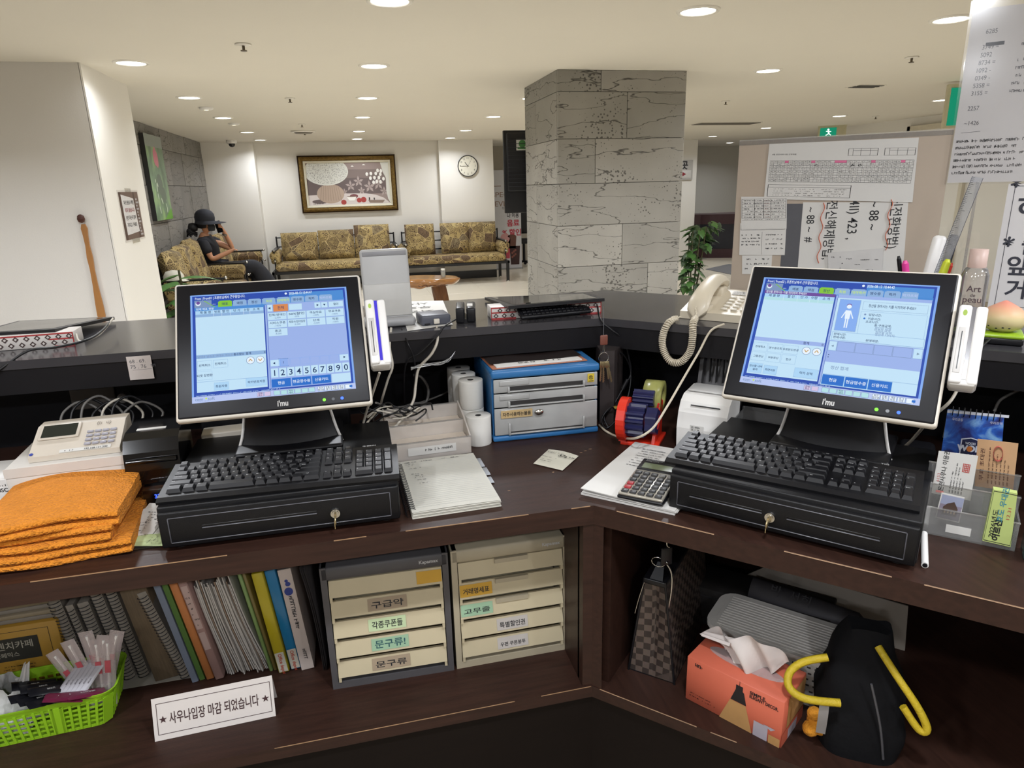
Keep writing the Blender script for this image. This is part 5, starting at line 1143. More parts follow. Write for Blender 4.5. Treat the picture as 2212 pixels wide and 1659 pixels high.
# ---- worn chips on the worktop
g = G(); rr = random.Random(9)
for (px, py) in [(1265, 974), (1255, 978), (1195, 1020), (1275, 970), (1100, 1060)]:
    p = P(px, py, D); a = [(p.x + .006 * rr.uniform(.4, 1) * math.cos(k), p.y + .003 * rr.uniform(.4, 1) * math.sin(k), D + .0003) for k in range(6)]; g.add(a, [tuple(range(6))])
g.obj('worn_chip', WEAR, ct)['kind'] = 'stuff'
# ================================================================== left wing: the ledge
# tall pale tablet dock
t = thing('tablet_dock', 'tall pale grey tablet dock standing on the ledge beside the left monitor', 'tablet dock', (.092, 1.90, LZ), 4)
SIL = pm('silver_grey_plastic', 'b9b9b8', .4, var=.03)
Mt = Matrix.Rotation(math.radians(-6), 4, 'X')
g = G(); g.M = Mt; g.rbox(-.066, .066, -.006, .012, .02, .215, .010, 3); g.obj('back_plate', SIL, t)
g = G(); g.M = Mt; g.rbox(-.060, .060, -.0075, -.005, .196, .208, .005, 3); g.obj('top_band', pm('band_grey', '8f8f92', .4), t)
g = G(); g.M = Mt; g.rbox(-.064, .064, -.009, -.004, .03, .12, .006, 2); g.obj('lower_plate', pm('pale_grey', 'c3c2be', .45), t)
G().rbox(-.072, .072, -.022, .05, 0.001, .028, .012, 3).obj('foot', pm('foot_grey', 'a3a3a4', .45), t)
G().disc(-.014, 0, .0018, M=frame((0, -.012, .035), (1, 0, 0), (0, 0, 1))).obj('status_light', em('led_teal', '4ee0c0', 1.5), t)
# printed notice lying on the ledge
t = thing('printed_notice', 'printed sheet lying upside down on the ledge beside the tablet dock', 'paper', (.0, 0, LZ + .0006))
q = [P(880, 716, LZ), P(978, 702, LZ), P(957, 650, LZ), P(862, 652, LZ)]
g = G(); g.add([(v.x, v.y, 0) for v in q], [(0, 1, 2, 3)]); g.add([(v.x, v.y, .0006) for v in q], [(0, 1, 2, 3)]); g.obj('sheet', PAPER, t)
g = G(); Mx = frame((.25, 1.97, .001), (-1, 0, 0), (0, -1, 0))
for k, (s_, h) in enumerate([('사우나 이용', .03), ('무료 입장', .03), ('회원 할인', .03), ('대여 금액', .022)]): g.text(s_, 0.01, -.30 + .075 * k, h * 1.6, 0, M=Mx, bold=.02)
g.obj('lettering', pm('grey_ink', '77756f', .7), t)
# dark grey reader box
t = thing('card_encoder', 'small slate grey reader box with white plug on the ledge', 'reader', (.218, 1.872, LZ), 6)
G().rbox(-.042, .042, -.005, .075, .001, .030, .005, 2).obj('body', pm('slate_plastic', '50525c', .45), t); G().rbox(-.008, .008, -.012, -.004, .006, .02, .002).obj('plug', OFFW, t); G().box(-.034, -.018, -.0056, -.004, .004, .008).obj('port', BLK, t)
# black swipe reader
t = thing('swipe_reader', 'black magnetic swipe reader on the ledge beside the slate box', 'reader', (.302, 1.865, LZ), -10)
G().rbox(-.028, -.004, 0, .11, .001, .045, .004, 2).obj('fixed_rail', BLK, t); G().rbox(.002, .028, 0, .11, .001, .045, .006, 2).obj('sloped_rail', BLK, t); G().box(-.024, .024, .003, .107, .001, .012).obj('base', BLK, t); G().box(.004, .02, .03, .07, .0445, .0458).obj('label', PAPER, t)
# ---- tablets on patterned boxes
RED = pm('carton_red', 'b23a3a', .5); DIA = pm('diamond_brown', '4a3836', .5); WBX = pm('carton_white', 'd8d2cc', .5)
def patterned_box(label, loc, rz, W, dp, h):
    t = thing('patterned_box', label, 'box', loc, rz, 'red and white boxes under the tablets')
    G().rbox(0, W, 0, dp, .0005, h, .001, 1).obj('carton', WBX, t)
    g = G(); Mx = frame((0, -.0006, 0), (1, 0, 0), (0, 0, 1))
    g.rect(0, 0, W * .22, .005, 0, 0, Mx); g.rect(0, h * .5, W * .22, h * .5 + .004, 0, 0, Mx); g.rect(W * .75, h * .5, W, h * .5 + .004, 0, 0, Mx); g.rect(0, h - .004, W, h, 0, 0, Mx); g.rect(W * .8, 0, W, .004, 0, 0, Mx); g.rect(W - .003, 0, W, h, 0, 0, Mx); g.rect(0, 0, .002, h, 0, 0, Mx)
    g.obj('red_bands', RED, t)
    g = G(); n = int(W / .024)
    for k in range(n):
        for r in range(2):
            x, y = .014 + k * .024 + .012 * r, h * (.30 + .42 * r); g.add([(x - .0075, y, .0003), (x, y - .0075, .0003), (x + .0075, y, .0003), (x, y + .0075, .0003)], [(0, 1, 2, 3)], 0, False, Mx)
            g.add([(x - .0035, y, .0005), (x, y - .0035, .0005), (x + .0035, y, .0005), (x, y + .0035, .0005)], [(0, 1, 2, 3)], 1, False, Mx)
    g.obj('diamond_print', [DIA, WBX], t); return t
def tablet(label, pn0, pn1, pf1, pf0, th, post=None):
    """slab through four world corners of its upper face: near left, near right, far right, far left"""
    t = thing('tablet_computer', label, 'tablet', (0, 0, 0)); nn = (pn1 - pn0).cross(pf0 - pn0).normalized(); V = [pn0, pn1, pf1, pf0]
    t.location = pn0; V = [v - pn0 for v in V]
    g = G(); g.add(V + [v - nn * th for v in V], [(0, 1, 2, 3), (7, 6, 5, 4), (0, 4, 5, 1), (1, 5, 6, 2), (2, 6, 7, 3), (3, 7, 4, 0)]); g.obj('case', BLK, t)
    ins = [V[0] * .94 + V[2] * .06, V[1] * .94 + V[3] * .06, V[2] * .94 + V[0] * .06, V[3] * .94 + V[1] * .06]
    G().add([v + nn * .0006 for v in ins], [(0, 1, 2, 3)]).obj('glass', pm('tablet_glass', '2c2e30', .06), t)
    return t, V, nn
b0, b1 = P(1062, 692, LZ), P(1300, 677, LZ)
patterned_box('red and white diamond-patterned box under the tablet near the pillar', (b0.x, b0.y + .004, LZ), math.degrees(math.atan2(b1.y - b0.y, b1.x - b0.x)), (b1 - b0).length, .07, .036)
tablet('black tablet tilted on its patterned box near the stone pillar', P(1098, 661, 1.176), P(1306, 644, 1.176), P(1268, 633, 1.142), P(1047, 642, 1.142), .009)
k0, k1 = P(1122, 692, LZ), P(1272, 677, LZ)
t = thing('mini_keyboard', 'small black wireless keyboard leaning on the patterned box near the pillar', 'keyboard', M=Matrix.Translation((k0.x, k0.y - .02, LZ + .002)) @ Matrix.Rotation(math.atan2(k1.y - k0.y, k1.x - k0.x), 4, 'Z') @ Matrix.Rotation(math.radians(32), 4, 'X'))
Wk = (k1 - k0).length
G().rbox(0, Wk, 0, .045, 0, .012, .005, 2).obj('case', BLK, t)
km = G().rbox(-.0058, .0058, -.0045, .0045, 0, .0025, .001, 1).mesh('key', KEYM)
for r in range(3):
    for c_ in range(int((Wk - .02) / .0135)): link('key', km, t, (.016 + c_ * .0135, .012 + r * .0115, .0118))
b0, b1 = P(-60, 764, LZ), P(162, 746, LZ)
patterned_box('red and white diamond-patterned box under the tablet at the left edge', (b0.x, b0.y + .003, LZ), math.degrees(math.atan2(b1.y - b0.y, b1.x - b0.x)), (b1 - b0).length, .08, .036)
tablet('black tablet tilted on its patterned box at the left edge of the ledge', P(-70, 722, 1.172), P(118, 711, 1.172), P(247, 684, 1.145), P(40, 693, 1.145), .009)
# ---- sticky note on the fascia
t = thing('sticky_note', 'pale sticky note with pencilled numbers stuck below the ledge', 'note', M=frame(PY(272, 771, 1.8015), (1, 0, 0), (0, 0, 1), (0, -1, 0)))
a, b = PY(272, 771, 1.8015), PY(333, 812, 1.8015); w, h = b.x - a.x, a.z - b.z
G().box(0, w, -h - .006, 0, 0, .0008).obj('paper', pm('note_paper', 'd3c9c2', .7), t)
g = G(); g.text('68 . 69.', .006, -.017, .013, .001, w=.036); g.text('75 . 76', .006, -.031, .013, .001, w=.036); g.scrib(.047, -.03, .012, .008, .001); g.line(.01, -.035, .055, -.034, .0006, .001); g.obj('pencil_marks', pm('pencil', '5c5c60', .7), t)
# ---- keys hanging at the corner post
c_ = PY(1308, 735, 1.70); t = thing('key_bunch', 'bunch of brass keys hanging from a brown leather tab at the corner post', 'keys', (c_.x, c_.y + .012, c_.z))
G().rbox(-.011, .011, -.003, .003, -.016, .012, .003, 2).obj('leather_tab', pm('red_leather', '7a4638', .5), t)
G().tube([(-.002, 0, -.014), (-.002, 0, -.036), (.002, 0, -.036), (.002, 0, -.014)], .0009, 5, sub=2).obj('clip', CHROME, t)
G().tube([(.0145 * math.cos(a), 0, -.052 + .0145 * math.sin(a)) for a in np.linspace(0, 6.283, 17)[:-1]], .0012, 6, closed=True, sub=1).obj('ring', CHROME, t)
for k, (x, l, tl) in enumerate(((-.007, .055, 4), (-.002, .058, 0), (.006, .05, -8), (.009, .06, -12))):
    g = G(); M_ = Matrix.Translation((x, -.002 - .0015 * k, -.064)) @ Matrix.Rotation(math.radians(tl), 4, 'Y')
    g.rbox(-.0045, .0045, -.0008, .0008, -.016, .002, .002, 2, M=M_); g.box(-.0022, .0022, -.0008, .0008, -l, -.015, M=M_)
    for q in range(5): g.box(.002, .0034, -.0008, .0008, -l + .004 + q * .006, -l + .007 + q * .006, M=M_)
    g.obj('key', pm('key_brass', 'c6b58d', .3, metal=.9), t)
G().tube([(0, .004, .01), (.001, .006, .05), (0, .007, .09)], .0006, 4).obj('string', pm('string_grey', '77777c', .7), t)
# ================================================================== right wing: desk top
def rv(px, py, v):
    p = PV(px, py, RW(0, v, 0), RD); return UV(p)[0], p.z
def rthing(name, label, cat, u, v, z, rz=0, group=None): return thing(name, label, cat, M=frame(RW(u, v, z), RE, RD, (0, 0, 1)) @ Matrix.Rotation(math.radians(rz), 4, 'Z'), group=group)
def wallM(v): return frame(RW(0, v, 0), RE, (0, 0, 1))
# ---- loose paper stack and calculator
t = rthing('paper_stack', 'loose stack of white printed sheets under the calculator', 'papers', -.045, .034, D, 1)
rr = random.Random(4)
for k in range(5):
    g = G(); a = rr.uniform(-.006, .006); g.M = Matrix.Translation((rr.uniform(-.003, .003), rr.uniform(-.002, .004), .0022 * k)) @ Matrix.Rotation(a, 4, 'Z')
    def f(u, v, k=k): return (u * .215, v * .335, .0005 + (.006 * (1 - u) ** 3 * (1 - v) if k == 4 else 0))
    g.grid(f, 8, 8); g.grid(lambda u, v: tuple(Vector(f(u, v)) + Vector((0, 0, .0019))), 8, 8); n_ = [(0, 0), (1, 0), (1, 1), (0, 1)]
    for (a0_, b0_), (a1_, b1_) in zip(n_, n_[1:] + n_[:1]):
        p0, p1 = Vector(f(a0_, b0_)), Vector(f(a1_, b1_)); g.quad(p0, p1, p1 + Vector((0, 0, .0019)), p0 + Vector((0, 0, .0019)))
    g.obj('sheet', PAPER, t)
g = G()
for k in range(8): g.scrib(.035, .29 - k * .016, .06, .006, .0135, dens=.8)
g.loop(.02, .29, .115, .316, .0005, .0135); g.text('25', .165, .28, .02, .0135, rot=5); g.obj('handwriting', pm('pencil', '5c5c60', .7), t)
t = rthing('calculator', 'silver desk calculator with red and black keys on the paper stack', 'calculator', .04, .03, D + .0145, 3)
SLV = pm('champagne_metal', 'b5b0a4', .3, metal=.5, var=.04)
G().rbox(0, .102, 0, .185, 0, .008, .004, 2).obj('base', BLK, t)
Mc = Matrix.Translation((0, 0, .009)) @ Matrix.Rotation(math.radians(3.5), 4, 'X')
g = G(); g.M = Mc; g.rbox(.002, .1, .003, .125, -.002, .004, .002); g.obj('faceplate', SLV, t); g = G(); g.M = Mc; g.rbox(.002, .1, .125, .182, -.002, .006, .003); g.obj('display_housing', BLK, t)
g = G(); g.M = Mc; g.box(.012, .09, .132, .158, .005, .0065); g.obj('display', pm('lcd_green', '6b7358', .2), t)
g = G(); g.M = Mc; g.text('CALCULATOR', .012, .172, .006, .0066); g.scrib(.012, .166, .03, .003, .0066); g.obj('lettering', LEG, t)
kd, kr_ = pm('calc_dark', '2f2f31', .4), pm('calc_red', 'a5262f', .4)
for r in range(6):
    for c_ in range(5):
        m_ = kr_ if (c_ == 0 and r in (1, 2)) else (pm('calc_grey', '75746f', .4) if r == 5 and c_ > 2 else kd)
        g = G(); g.M = Mc @ Matrix.Translation((.014 + c_ * .0185, .014 + r * .0185, .0035)); g.rbox(-.0075, .0075, -.0062, .0062, 0, .004, .0015, 2); tx = ['0', '00', '.', '=', '+', 'AC', '1', '2', '3', '-', 'C', '4', '5', '6', 'x', '>', '7', '8', '9', '/', 'MC', 'MR', 'M-', 'M+', '%', 'TAX', 'GT', 'MU', '+/-', 'V'][r * 5 + c_]
        g.text(tx, 0, -.002, .006 if len(tx) == 1 else .004, .0042, 1, al='c'); g.obj('key', [m_, LEG], t)
# ---- tape dispenser
t = rthing('tape_dispenser', 'red tape dispenser with navy ribbed rollers and yellow tape roll', 'tape dispenser', -.045, .365, D, 8)
REDP = pm('red_plastic', 'd8331f', .35, var=.05); NAVP = pm('navy_plastic', '1c1f4a', .35, var=.08)
G().rbox(-.045, .055, 0, .11, 0, .010, .002).obj('base', REDP, t)
def cres(x0, x1): return G().prism([(.02 + .058 * math.cos(a), .068 + .058 * math.sin(a)) for a in np.linspace(0, 6.283, 29)[:-1]], x0, x1, axis='x')
cres(-.05, -.028).obj('side_disc', REDP, t)
g = G(); g.prism([(.0, .01), (.05, .01), (.045, .06), (.005, .06)], -.05, -.03, axis='x'); g.prism([(.0, .0), (.1, .0), (.105, .1), (.08, .115), (.03, .05)], .036, .044, axis='x'); g.obj('side_arm', REDP, t)
n = 14
def gear(x0, x1, R, r, n, cy, cz): return G().prism([(cy + (R if k % 2 else r) * math.cos(k * math.pi / n + q), cz + (R if k % 2 else r) * math.sin(k * math.pi / n + q)) for k in range(2 * n) for q in (-.06, .06)], x0, x1, axis='x')
gear(-.03, .018, .045, .038, 14, .018, .068).obj('ribbed_roller', NAVP, t); gear(.022, .05, .036, .03, 6, .012, .072).obj('lobed_knob', NAVP, t)
G().cyl((-.028, .018, .068), (.05, .015, .07), .02, n=16).obj('axle', REDP, t); gear(-.025, .03, .022, .018, 10, .06, .118).obj('guide_roller', NAVP, t)
g = G(); g.lathe([(.02, -.024), (.045, -.024), (.045, .024), (.02, .024), (.02, -.024)], 28, M=Matrix.Translation((.02, .105, .11)) @ Matrix.Rotation(math.radians(90), 4, 'Y')); g.obj('tape_roll', pm('tape_yellowgreen', '9a9a58', .3), t)
G().tube([(.045, .02, .1), (.05, .016, .12)], .003, 6, sub=1).obj('release_pin', pm('pin_red', 'c22a22', .4), t)
# ---- white label printer, smoky tray, clear box
t = rthing('label_printer', 'white rounded receipt printer behind the right keyboard', 'printer', .048, .405, D)
G().prism([(0, 0), (-.004, .06), (.004, .10), (.02, .125), (.045, .138), (.13, .142), (.13, 0)], 0, .125, axis='x', smooth=False).obj('body', WHT, t)
g = G(); Mx = frame((.03, .006, .115), (1, 0, 0), (0, .62, .78)); g.rbox(.0, .075, .004, .007, -.001, .003, .001, 1, M=Mx); g.obj('paper_slit', pm('slit_dark', '3a3a3a', .5), t)
G().rbox(.005, .12, .06, .128, .14, .146, .003).obj('lid', pm('lid_grey', 'c9c8c6', .3), t)
g = G(); Mx = frame((.035, -.0048, .055), (1, 0, 0), (0, -.03, 1)); g.rect(0, 0, .035, .016, 0, 0, Mx); g.text('25. 4/SIN', .003, .009, .006, .0004, 1, Mx, bold=.02); g.text('25. 6. 29', .003, .002, .006, .0004, 1, Mx, bold=.02); g.obj('date_label', [PAPER, INK], t)
t = rthing('smoky_tray', 'tall smoky grey plastic paper tray behind the white printer', 'tray', .04, .56, D)
SMK = pm('smoke_plastic', '4b494b', .35, var=.1)
g = G(); g.prism([(0, 0), (.09, 0), (.12, .225), (.06, .225)], 0, .01, axis='x'); g.prism([(0, 0), (.09, 0), (.12, .225), (.06, .225)], .10, .11, axis='x'); g.rbox(0, .11, 0.04, .09, 0, .05, .004); g.grid(lambda u, v: (.11 * u, .02 + .07 * v, .225 * v), 2, 4); g.rbox(0, .11, .055, .12, .2, .226, .006); g.obj('body', SMK, t)
for k in range(4): G().box(.028 + k * .018, .03 + k * .018, .045, .062, .13, .2).obj('rib', pm('rib_dark', '2e2d2f', .4), t)
t = rthing('clear_box', 'clear acrylic box with loose slips behind the right keyboard', 'box', .175, .45, D)
g = G(); g.box(0, .125, 0, .003, 0, .07); g.box(0, .125, .107, .11, 0, .09); g.box(0, .003, .003, .107, 0, .08); g.box(.122, .125, .003, .107, 0, .08); g.box(0, .125, 0, .11, 0, .003); g.obj('walls', clear('acrylic_grey', (.8, .8, .8), .2, .05, .12), t)
G().box(.015, .11, .02, .09, .003, .02).obj('slips', pm('slips', '8d8678', .7), t)
t = rthing('black_drive_box', 'small black box with grey lettering behind the right keyboard', 'box', .545, .50, D)
G().rbox(0, .075, 0, .075, 0, .065, .012, 3, M=Matrix.Rotation(-.05, 4, 'X')).obj('body', pm('satin_black', '1f1f23', .3), t)
g = G(); g.text('SAMSUNG', .0375, .02, .010, al='c', M=frame((0, -.0012, .01), (1, 0, 0), (0, .05, 1)), bold=.02); g.obj('lettering', pm('dim_grey', '6b6b70', .5), t)
# ---- pen, ticket holder, tickets, calendar
p0, p1 = P(1996, 1153, D + .006), P(1998, 1221, D + .006)
t = thing('marker_pen', 'white marker pen lying on the desk beside the right cash drawer', 'pen', p0); d_ = p1 - p0
G().cyl((0, 0, 0), d_, .0062, .0058, n=14).obj('barrel', WHT, t); G().cyl(d_ * .985, d_ * 1.01, .004, n=12).obj('end_plug', BLK, t)
t = rthing('ticket_holder', 'clear tiered acrylic ticket holder at the right end of the desk', 'holder', .605, .2, D)
g = G()
for y, h in ((0, .055), (.05, .085), (.10, .11)): g.box(0, .15, y, y + .003, 0, h)
g.box(0, .15, 0, .13, 0, .003); g.box(0, .003, .003, .13, 0, .06); g.box(.147, .15, .003, .13, 0, .06); g.obj('tiers', clear('acrylic_holder', (.88, .88, .86), .16, .05, .12), t)
for y, h in ((0, .055), (.05, .085), (.10, .11)): G().box(-.001, .151, y - .001, y + .004, h, h + .002).obj('rim', EDGE, t)
G().box(.04, .08, -.0008, 0, .012, .028).obj('paper_label', PAPER, t)
def upright(name, label, cat, quad_px, v, mats, draw, group=None, th=.001):
    """a card in the plane v of the right wing through four photo corners (bl, br, tr, tl)"""
    q = [rv(*c_, v) for c_ in quad_px]; bl, br, tr, tl = [Vector((a[0], a[1])) for a in q]
    o = thing(name, label, cat, M=frame(RW(bl.x, v, bl.y), RE, (0, 0, 1), -RD), group=group)
    L = [Vector((p.x - bl.x, p.y - bl.y, 0)) for p in (bl, br, tr, tl)]
    G().add(L + [p + Vector((0, 0, -th)) for p in L], [(0, 1, 2, 3), (7, 6, 5, 4), (0, 4, 5, 1), (1, 5, 6, 2), (2, 6, 7, 3), (3, 7, 4, 0)]).obj('sheet', mats[0], o)
    g = G(); uu, vv = L[1], L[3]; g.M = frame((0, 0, .0004), uu, vv, (0, 0, 1)); draw(g)
    if g.f: g.obj('print', mats[1:], o)
    return o
def d_white(g):
    for k, w in enumerate((.5, .7, .62, .4, .3)): g.scrib(0, 0, w, .035, .0002, 0, frame((.46 + k * .075, .1, .0002), (0, 1, 0), (-1, 0, 0)), dens=.9)
    for k in range(5): g.rect(.66 + k * .04, .62, .68 + k * .04, .82, 0, 1); g.rect(.66, .62 + k * .045, .84, .635 + k * .045, .0001, 1)
    g.add([(.1, .05, 0), (.3, .05, 0), (.3, .1, 0), (.1, .1, 0)], [(0, 1, 2, 3)], 2)
    M_ = frame((.27, .1, .0003), (0, .09, 0), (-.11, 0, 0)); g.text('온천사우나 이용권', 0, 0, 1.4, 0, 0, M_, bold=.01)
    M_ = frame((.14, .3, .0003), (0, .07, 0), (-.07, 0, 0)); g.text('6153', 0, 0, 1.5, 0, 2, M_)
upright('admission_ticket', 'white upright bath ticket with vertical lettering in the acrylic holder', 'ticket', [(2012, 1065), (2096, 1082), (2113, 985), (2028, 974)], .25, [PAPER, INK, pm('stamp_red', 'b8504a', .6), pm('faint_red', 'c8807a', .6)], d_white)
def d_orange(g):
    for k in range(6): g.scrib(0, 0, .75 - .06 * k, .04, .0002, 0, frame((.36 + k * .1, .1, .0002), (0, 1, 0), (-1, 0, 0)), dens=.85)
    M_ = frame((.2, .15, .0003), (0, .1, 0), (-.09, 0, 0)); g.text('무료 초대권', 0, 0, 1.4, 0, 0, M_, bold=.01)
    g.tube([(.55 + .12 * math.cos(a), .75 + .15 * math.sin(a), 0) for a in np.linspace(0, 6.28, 13)[:-1]], .006, 4, m=1, closed=True, sub=1)
upright('invitation_ticket', 'tan upright invitation ticket with stamps behind the white ticket', 'ticket', [(2105, 1050), (2188, 1062), (2200, 958), (2112, 948)], .30, [pm('tan_paper', 'c39c74', .7, var=.04), pm('brown_ink', '5a3a30', .6), pm('stamp_red', 'b8504a', .6)], d_orange)
def d_photo(g):
    g.rect(.05, .05, .95, .95, 0, 0); g.rect(.05, .6, .95, .95, .0002, 1); g.add([(.2, .2, .0004), (.8, .2, .0004), (.8, .5, .0004), (.6, .75, .0004), (.35, .65, .0004), (.2, .5, .0004)], [(0, 1, 2, 3, 4, 5)], 2)
    for k in range(4): g.rect(.28 + k * .13, .28, .34 + k * .13, .4, .0006, 3)
upright('photo_ticket', 'ticket with a photo of a lit building in the lowest holder tier', 'ticket', [(2020, 1118), (2072, 1130), (2084, 1075), (2034, 1064)], .205, [PAPER, pm('pic_grey', '8c8494', .5), pm('pic_sky', '9aa0b8', .5), pm('pic_house', '4f3d34', .5), pm('pic_lit', 'd8b98a', .5)], d_photo)
def d_green(g):
    M_ = frame((.32, .1, .0003), (0, .12, 0), (-.18, 0, 0)); g.text('2026년도', 0, 0, 1.2, 0, 0, M_, bold=.01)
    M_ = frame((.52, .06, .0003), (0, .12, 0), (-.22, 0, 0)); g.text('어르신', 0, 0, 1.25, 0, 0, M_, bold=.04); g.text('효도 우대권', 3.0, 0, 1.15, 0, 1, M_, bold=.02)
    M_ = frame((.75, .5, .0003), (0, .1, 0), (-.14, 0, 0)); g.text('12.31', 0, 0, 1.2, 0, 2, M_)
    g.loop(.03, .02, .97, .98, .012, 0, 0)
upright('discount_ticket', 'bundle of lime green discount tickets standing in front of the holder', 'ticket', [(2122, 1168), (2183, 1182), (2198, 1066), (2146, 1057)], .19, [pm('lime_paper', 'b5c476', .7, var=.03), INK, pm('teal_ink', '3f8a9a', .6), pm('stamp_red', 'b8504a', .6)], d_green, th=.014)
def cal_mat():
    m = bpy.data.materials.new('galaxy_print'); m.use_nodes = True; nt = m.node_tree; b = nt.nodes['Principled BSDF']; b.inputs['Roughness'].default_value = .3
    tc = nt.nodes.new('ShaderNodeTexCoord'); n1 = nt.nodes.new('ShaderNodeTexNoise'); n1.inputs['Scale'].default_value = 28; n1.inputs['Detail'].default_value = 7; n1.inputs['Distortion'].default_value = .6
    nt.links.new(tc.outputs['Object'], n1.inputs['Vector']); cr = nt.nodes.new('ShaderNodeValToRGB'); e = cr.color_ramp
    e.elements[0].position = .38; e.elements[0].color = (*lin('232a6e'), 1); e.elements[1].position = .75; e.elements[1].color = (*lin('a8dcf4'), 1); q = e.elements.new(.52); q.color = (*lin('2c5fb8'), 1)
    nt.links.new(n1.outputs['Fac'], cr.inputs[0]); nt.links.new(cr.outputs[0], b.inputs['Base Color']); return m
def d_cal(g):
    g.text('우리금융', .1, .78, .07, 0, 0, w=.18); g.text('우리은행', .72, .78, .06, 0, 0, w=.2)
    g.add([(.3, .02, .0002), (.5, .0, .0002), (.62, .1, .0002), (.62, .42, .0002), (.46, .46, .0002), (.3, .42, .0002)], [(0, 1, 2, 3, 4, 5)], 0); g.add([(.32, .04, .0003), (.5, .02, .0003), (.6, .12, .0003), (.6, .4, .0003), (.46, .44, .0003), (.32, .4, .0003)], [(0, 1, 2, 3, 4, 5)], 1)
    g.text('WOORI', .46, .31, .07, .0005, 0, al='c', w=.17, bold=.03); g.text('WON', .46, .17, .17, .0006, 0, al='c', w=.42, bold=.05); g.scrib(.36, .08, .2, .03, .0006, 0); g.disc(.46, .22, .05, .0007, 16, 2, ry=.06)
    g.rect(0, .93, 1, .985, .0003, 0)
cal_ = upright('desk_calendar', 'spiral desk calendar with a blue starry cover behind the tickets', 'calendar', [(2032, 985), (2162, 1000), (2169, 901), (2047, 884)], .34, [cal_mat(), pm('print_white', 'd8dce8', .5), pm('print_navy', '1b2148', .5), pm('ball_orange', 'd07a35', .5)], d_cal)
w_ = (Vector((*rv(2169, 901, .34), 0)) - Vector((*rv(2047, 884, .34), 0))).length; hh = rv(2047, 884, .34)[1] - rv(2032, 985, .34)[1]
rg = G().tube([(0, .009 * math.cos(a), .009 * math.sin(a)) for a in np.linspace(0, 6.283, 13)[:-1]], .0009, 5, closed=True, sub=1).mesh('ring', BLK)
for k in range(9): link('ring', rg, cal_, M=Matrix.Translation((.008 + k * (w_ - .016) / 8, hh - .003, -.002)) @ Matrix.Rotation(math.radians(90), 4, 'X'))
G().add([(0, .0, -.002), (w_, 0, -.002), (w_, hh * .2, -.06), (0, hh * .2, -.06), (0, hh, -.004), (w_, hh, -.004)], [(3, 2, 5, 4)]).obj('back_board', pm('board_white', 'c8c8c8', .6), cal_)
G().box(0, w_, D - cal_.location.z, .01, -.003, -.0015).obj('foot', MATS['board_white'], cal_)
# end panel of the counter on the right
e0, e1 = RW(.83, .0, 0), RW(.83, BP, 0)
G().prism([(q.x, q.y) for q in (RW(.83, .28, 0), RW(.85, .28, 0), RW(.85, BP, 0), RW(.83, BP, 0))], D, LZ - .03).obj('end_panel', WOODR, lg)
# ================================================================== right wing: the ledge
CREAM = pm('cream_plastic', 'cfc4ae', .4, var=.03, coat=.1)
t = rthing('desk_telephone', 'cream push-button telephone on the ledge by the right monitor', 'telephone', -.03, .63, LZ, -3)
G().prism([(0, .001), (.20, .001), (.20, .06), (.17, .062), (.0, .022)], 0, .205, axis='x').obj('body', CREAM, t)
Mp_ = frame((0, 0, .0225), (1, 0, 0), (0, .973, .23))
km = G().rbox(-.0085, .0085, -.0055, .0055, 0, .005, .002, 2).mesh('key', pm('phone_key', 'ddd6c6', .4))
for r in range(5):
    for c_ in range(3): link('key', km, t, M=Mp_ @ Matrix.Translation((.115 + c_ * .026, .03 + r * .021, 0)))
g = G(); g.M = Mp_; g.rect(.1, .138, .19, .165, .0008, 0); 
for q in range(3): g.scrib(.105, .142 + q * .007, .07, .004, .0012, 1)
g.obj('index_card', [PAPER, INK], t)
def hs(u, v):
    a = v * 2 * math.pi; s = u * 2 - 1; w = .027 + .010 * abs(s) ** 3; h = .016 + .010 * abs(s) ** 4; e = max(0.02, (1 - abs(s) ** 10)) ** .5
    return (.052 + w * e * math.cos(a), .085 + s * .105, .085 - .022 * s * s - .025 * abs(s) ** 6 + h * e * math.sin(a) + .028 * s)
G().grid(hs, 18, 16).obj('handset', CREAM, t)
G().rbox(.024, .08, -.0, .05, .02, .04, .006).rbox(.024, .08, .12, .165, .045, .075, .006).obj('cradle', CREAM, t)
# coiled cord
path = [PV(px, py, RW(0, v, 0), RD) for px, py, v in ((1502, 660, .62), (1504, 682, .575), (1497, 700, .53), (1496, 730, .525), (1490, 760, .525), (1470, 782, .525), (1448, 780, .525), (1433, 755, .525), (1432, 725, .525), (1445, 697, .535), (1470, 684, .60))]
def cr_pts(pts, n):
    out = []
    for i in range(len(pts) - 1):
        a, b, c__, d = pts[max(0, i - 1)], pts[i], pts[i + 1], pts[min(len(pts) - 1, i + 2)]
        for k in range(n): q = k / n; out.append(.5 * ((2 * b) + (c__ - a) * q + (2 * a - 5 * b + 4 * c__ - d) * q * q + (3 * b - a - 3 * c__ + d) * q ** 3))
    return out + [pts[-1]]
core = cr_pts(path, 60); hel = []; tot = 0
for i in range(len(core)):
    q = core[i]; tg_ = (core[min(i + 1, len(core) - 1)] - core[max(0, i - 1)]).normalized(); tot += (core[i] - core[i - 1]).length if i else 0
    a = tg_.cross(RD).normalized(); b = tg_.cross(a); ph = tot / .0052 * 2 * math.pi; rr_ = .0085 if 80 < i < 575 else .001
    hel.append(q + (a * math.cos(ph) + b * math.sin(ph)) * rr_)
o_ = path[0]; t = thing('coiled_cord', 'cream coiled telephone cord looping below the ledge', 'cord', o_)
G().tube([h - o_ for h in hel[:80:8]] + [h - o_ for h in hel[80:575]] + [h - o_ for h in hel[575::8]], .0021, 6, sub=1).obj('coil', CREAM, t)
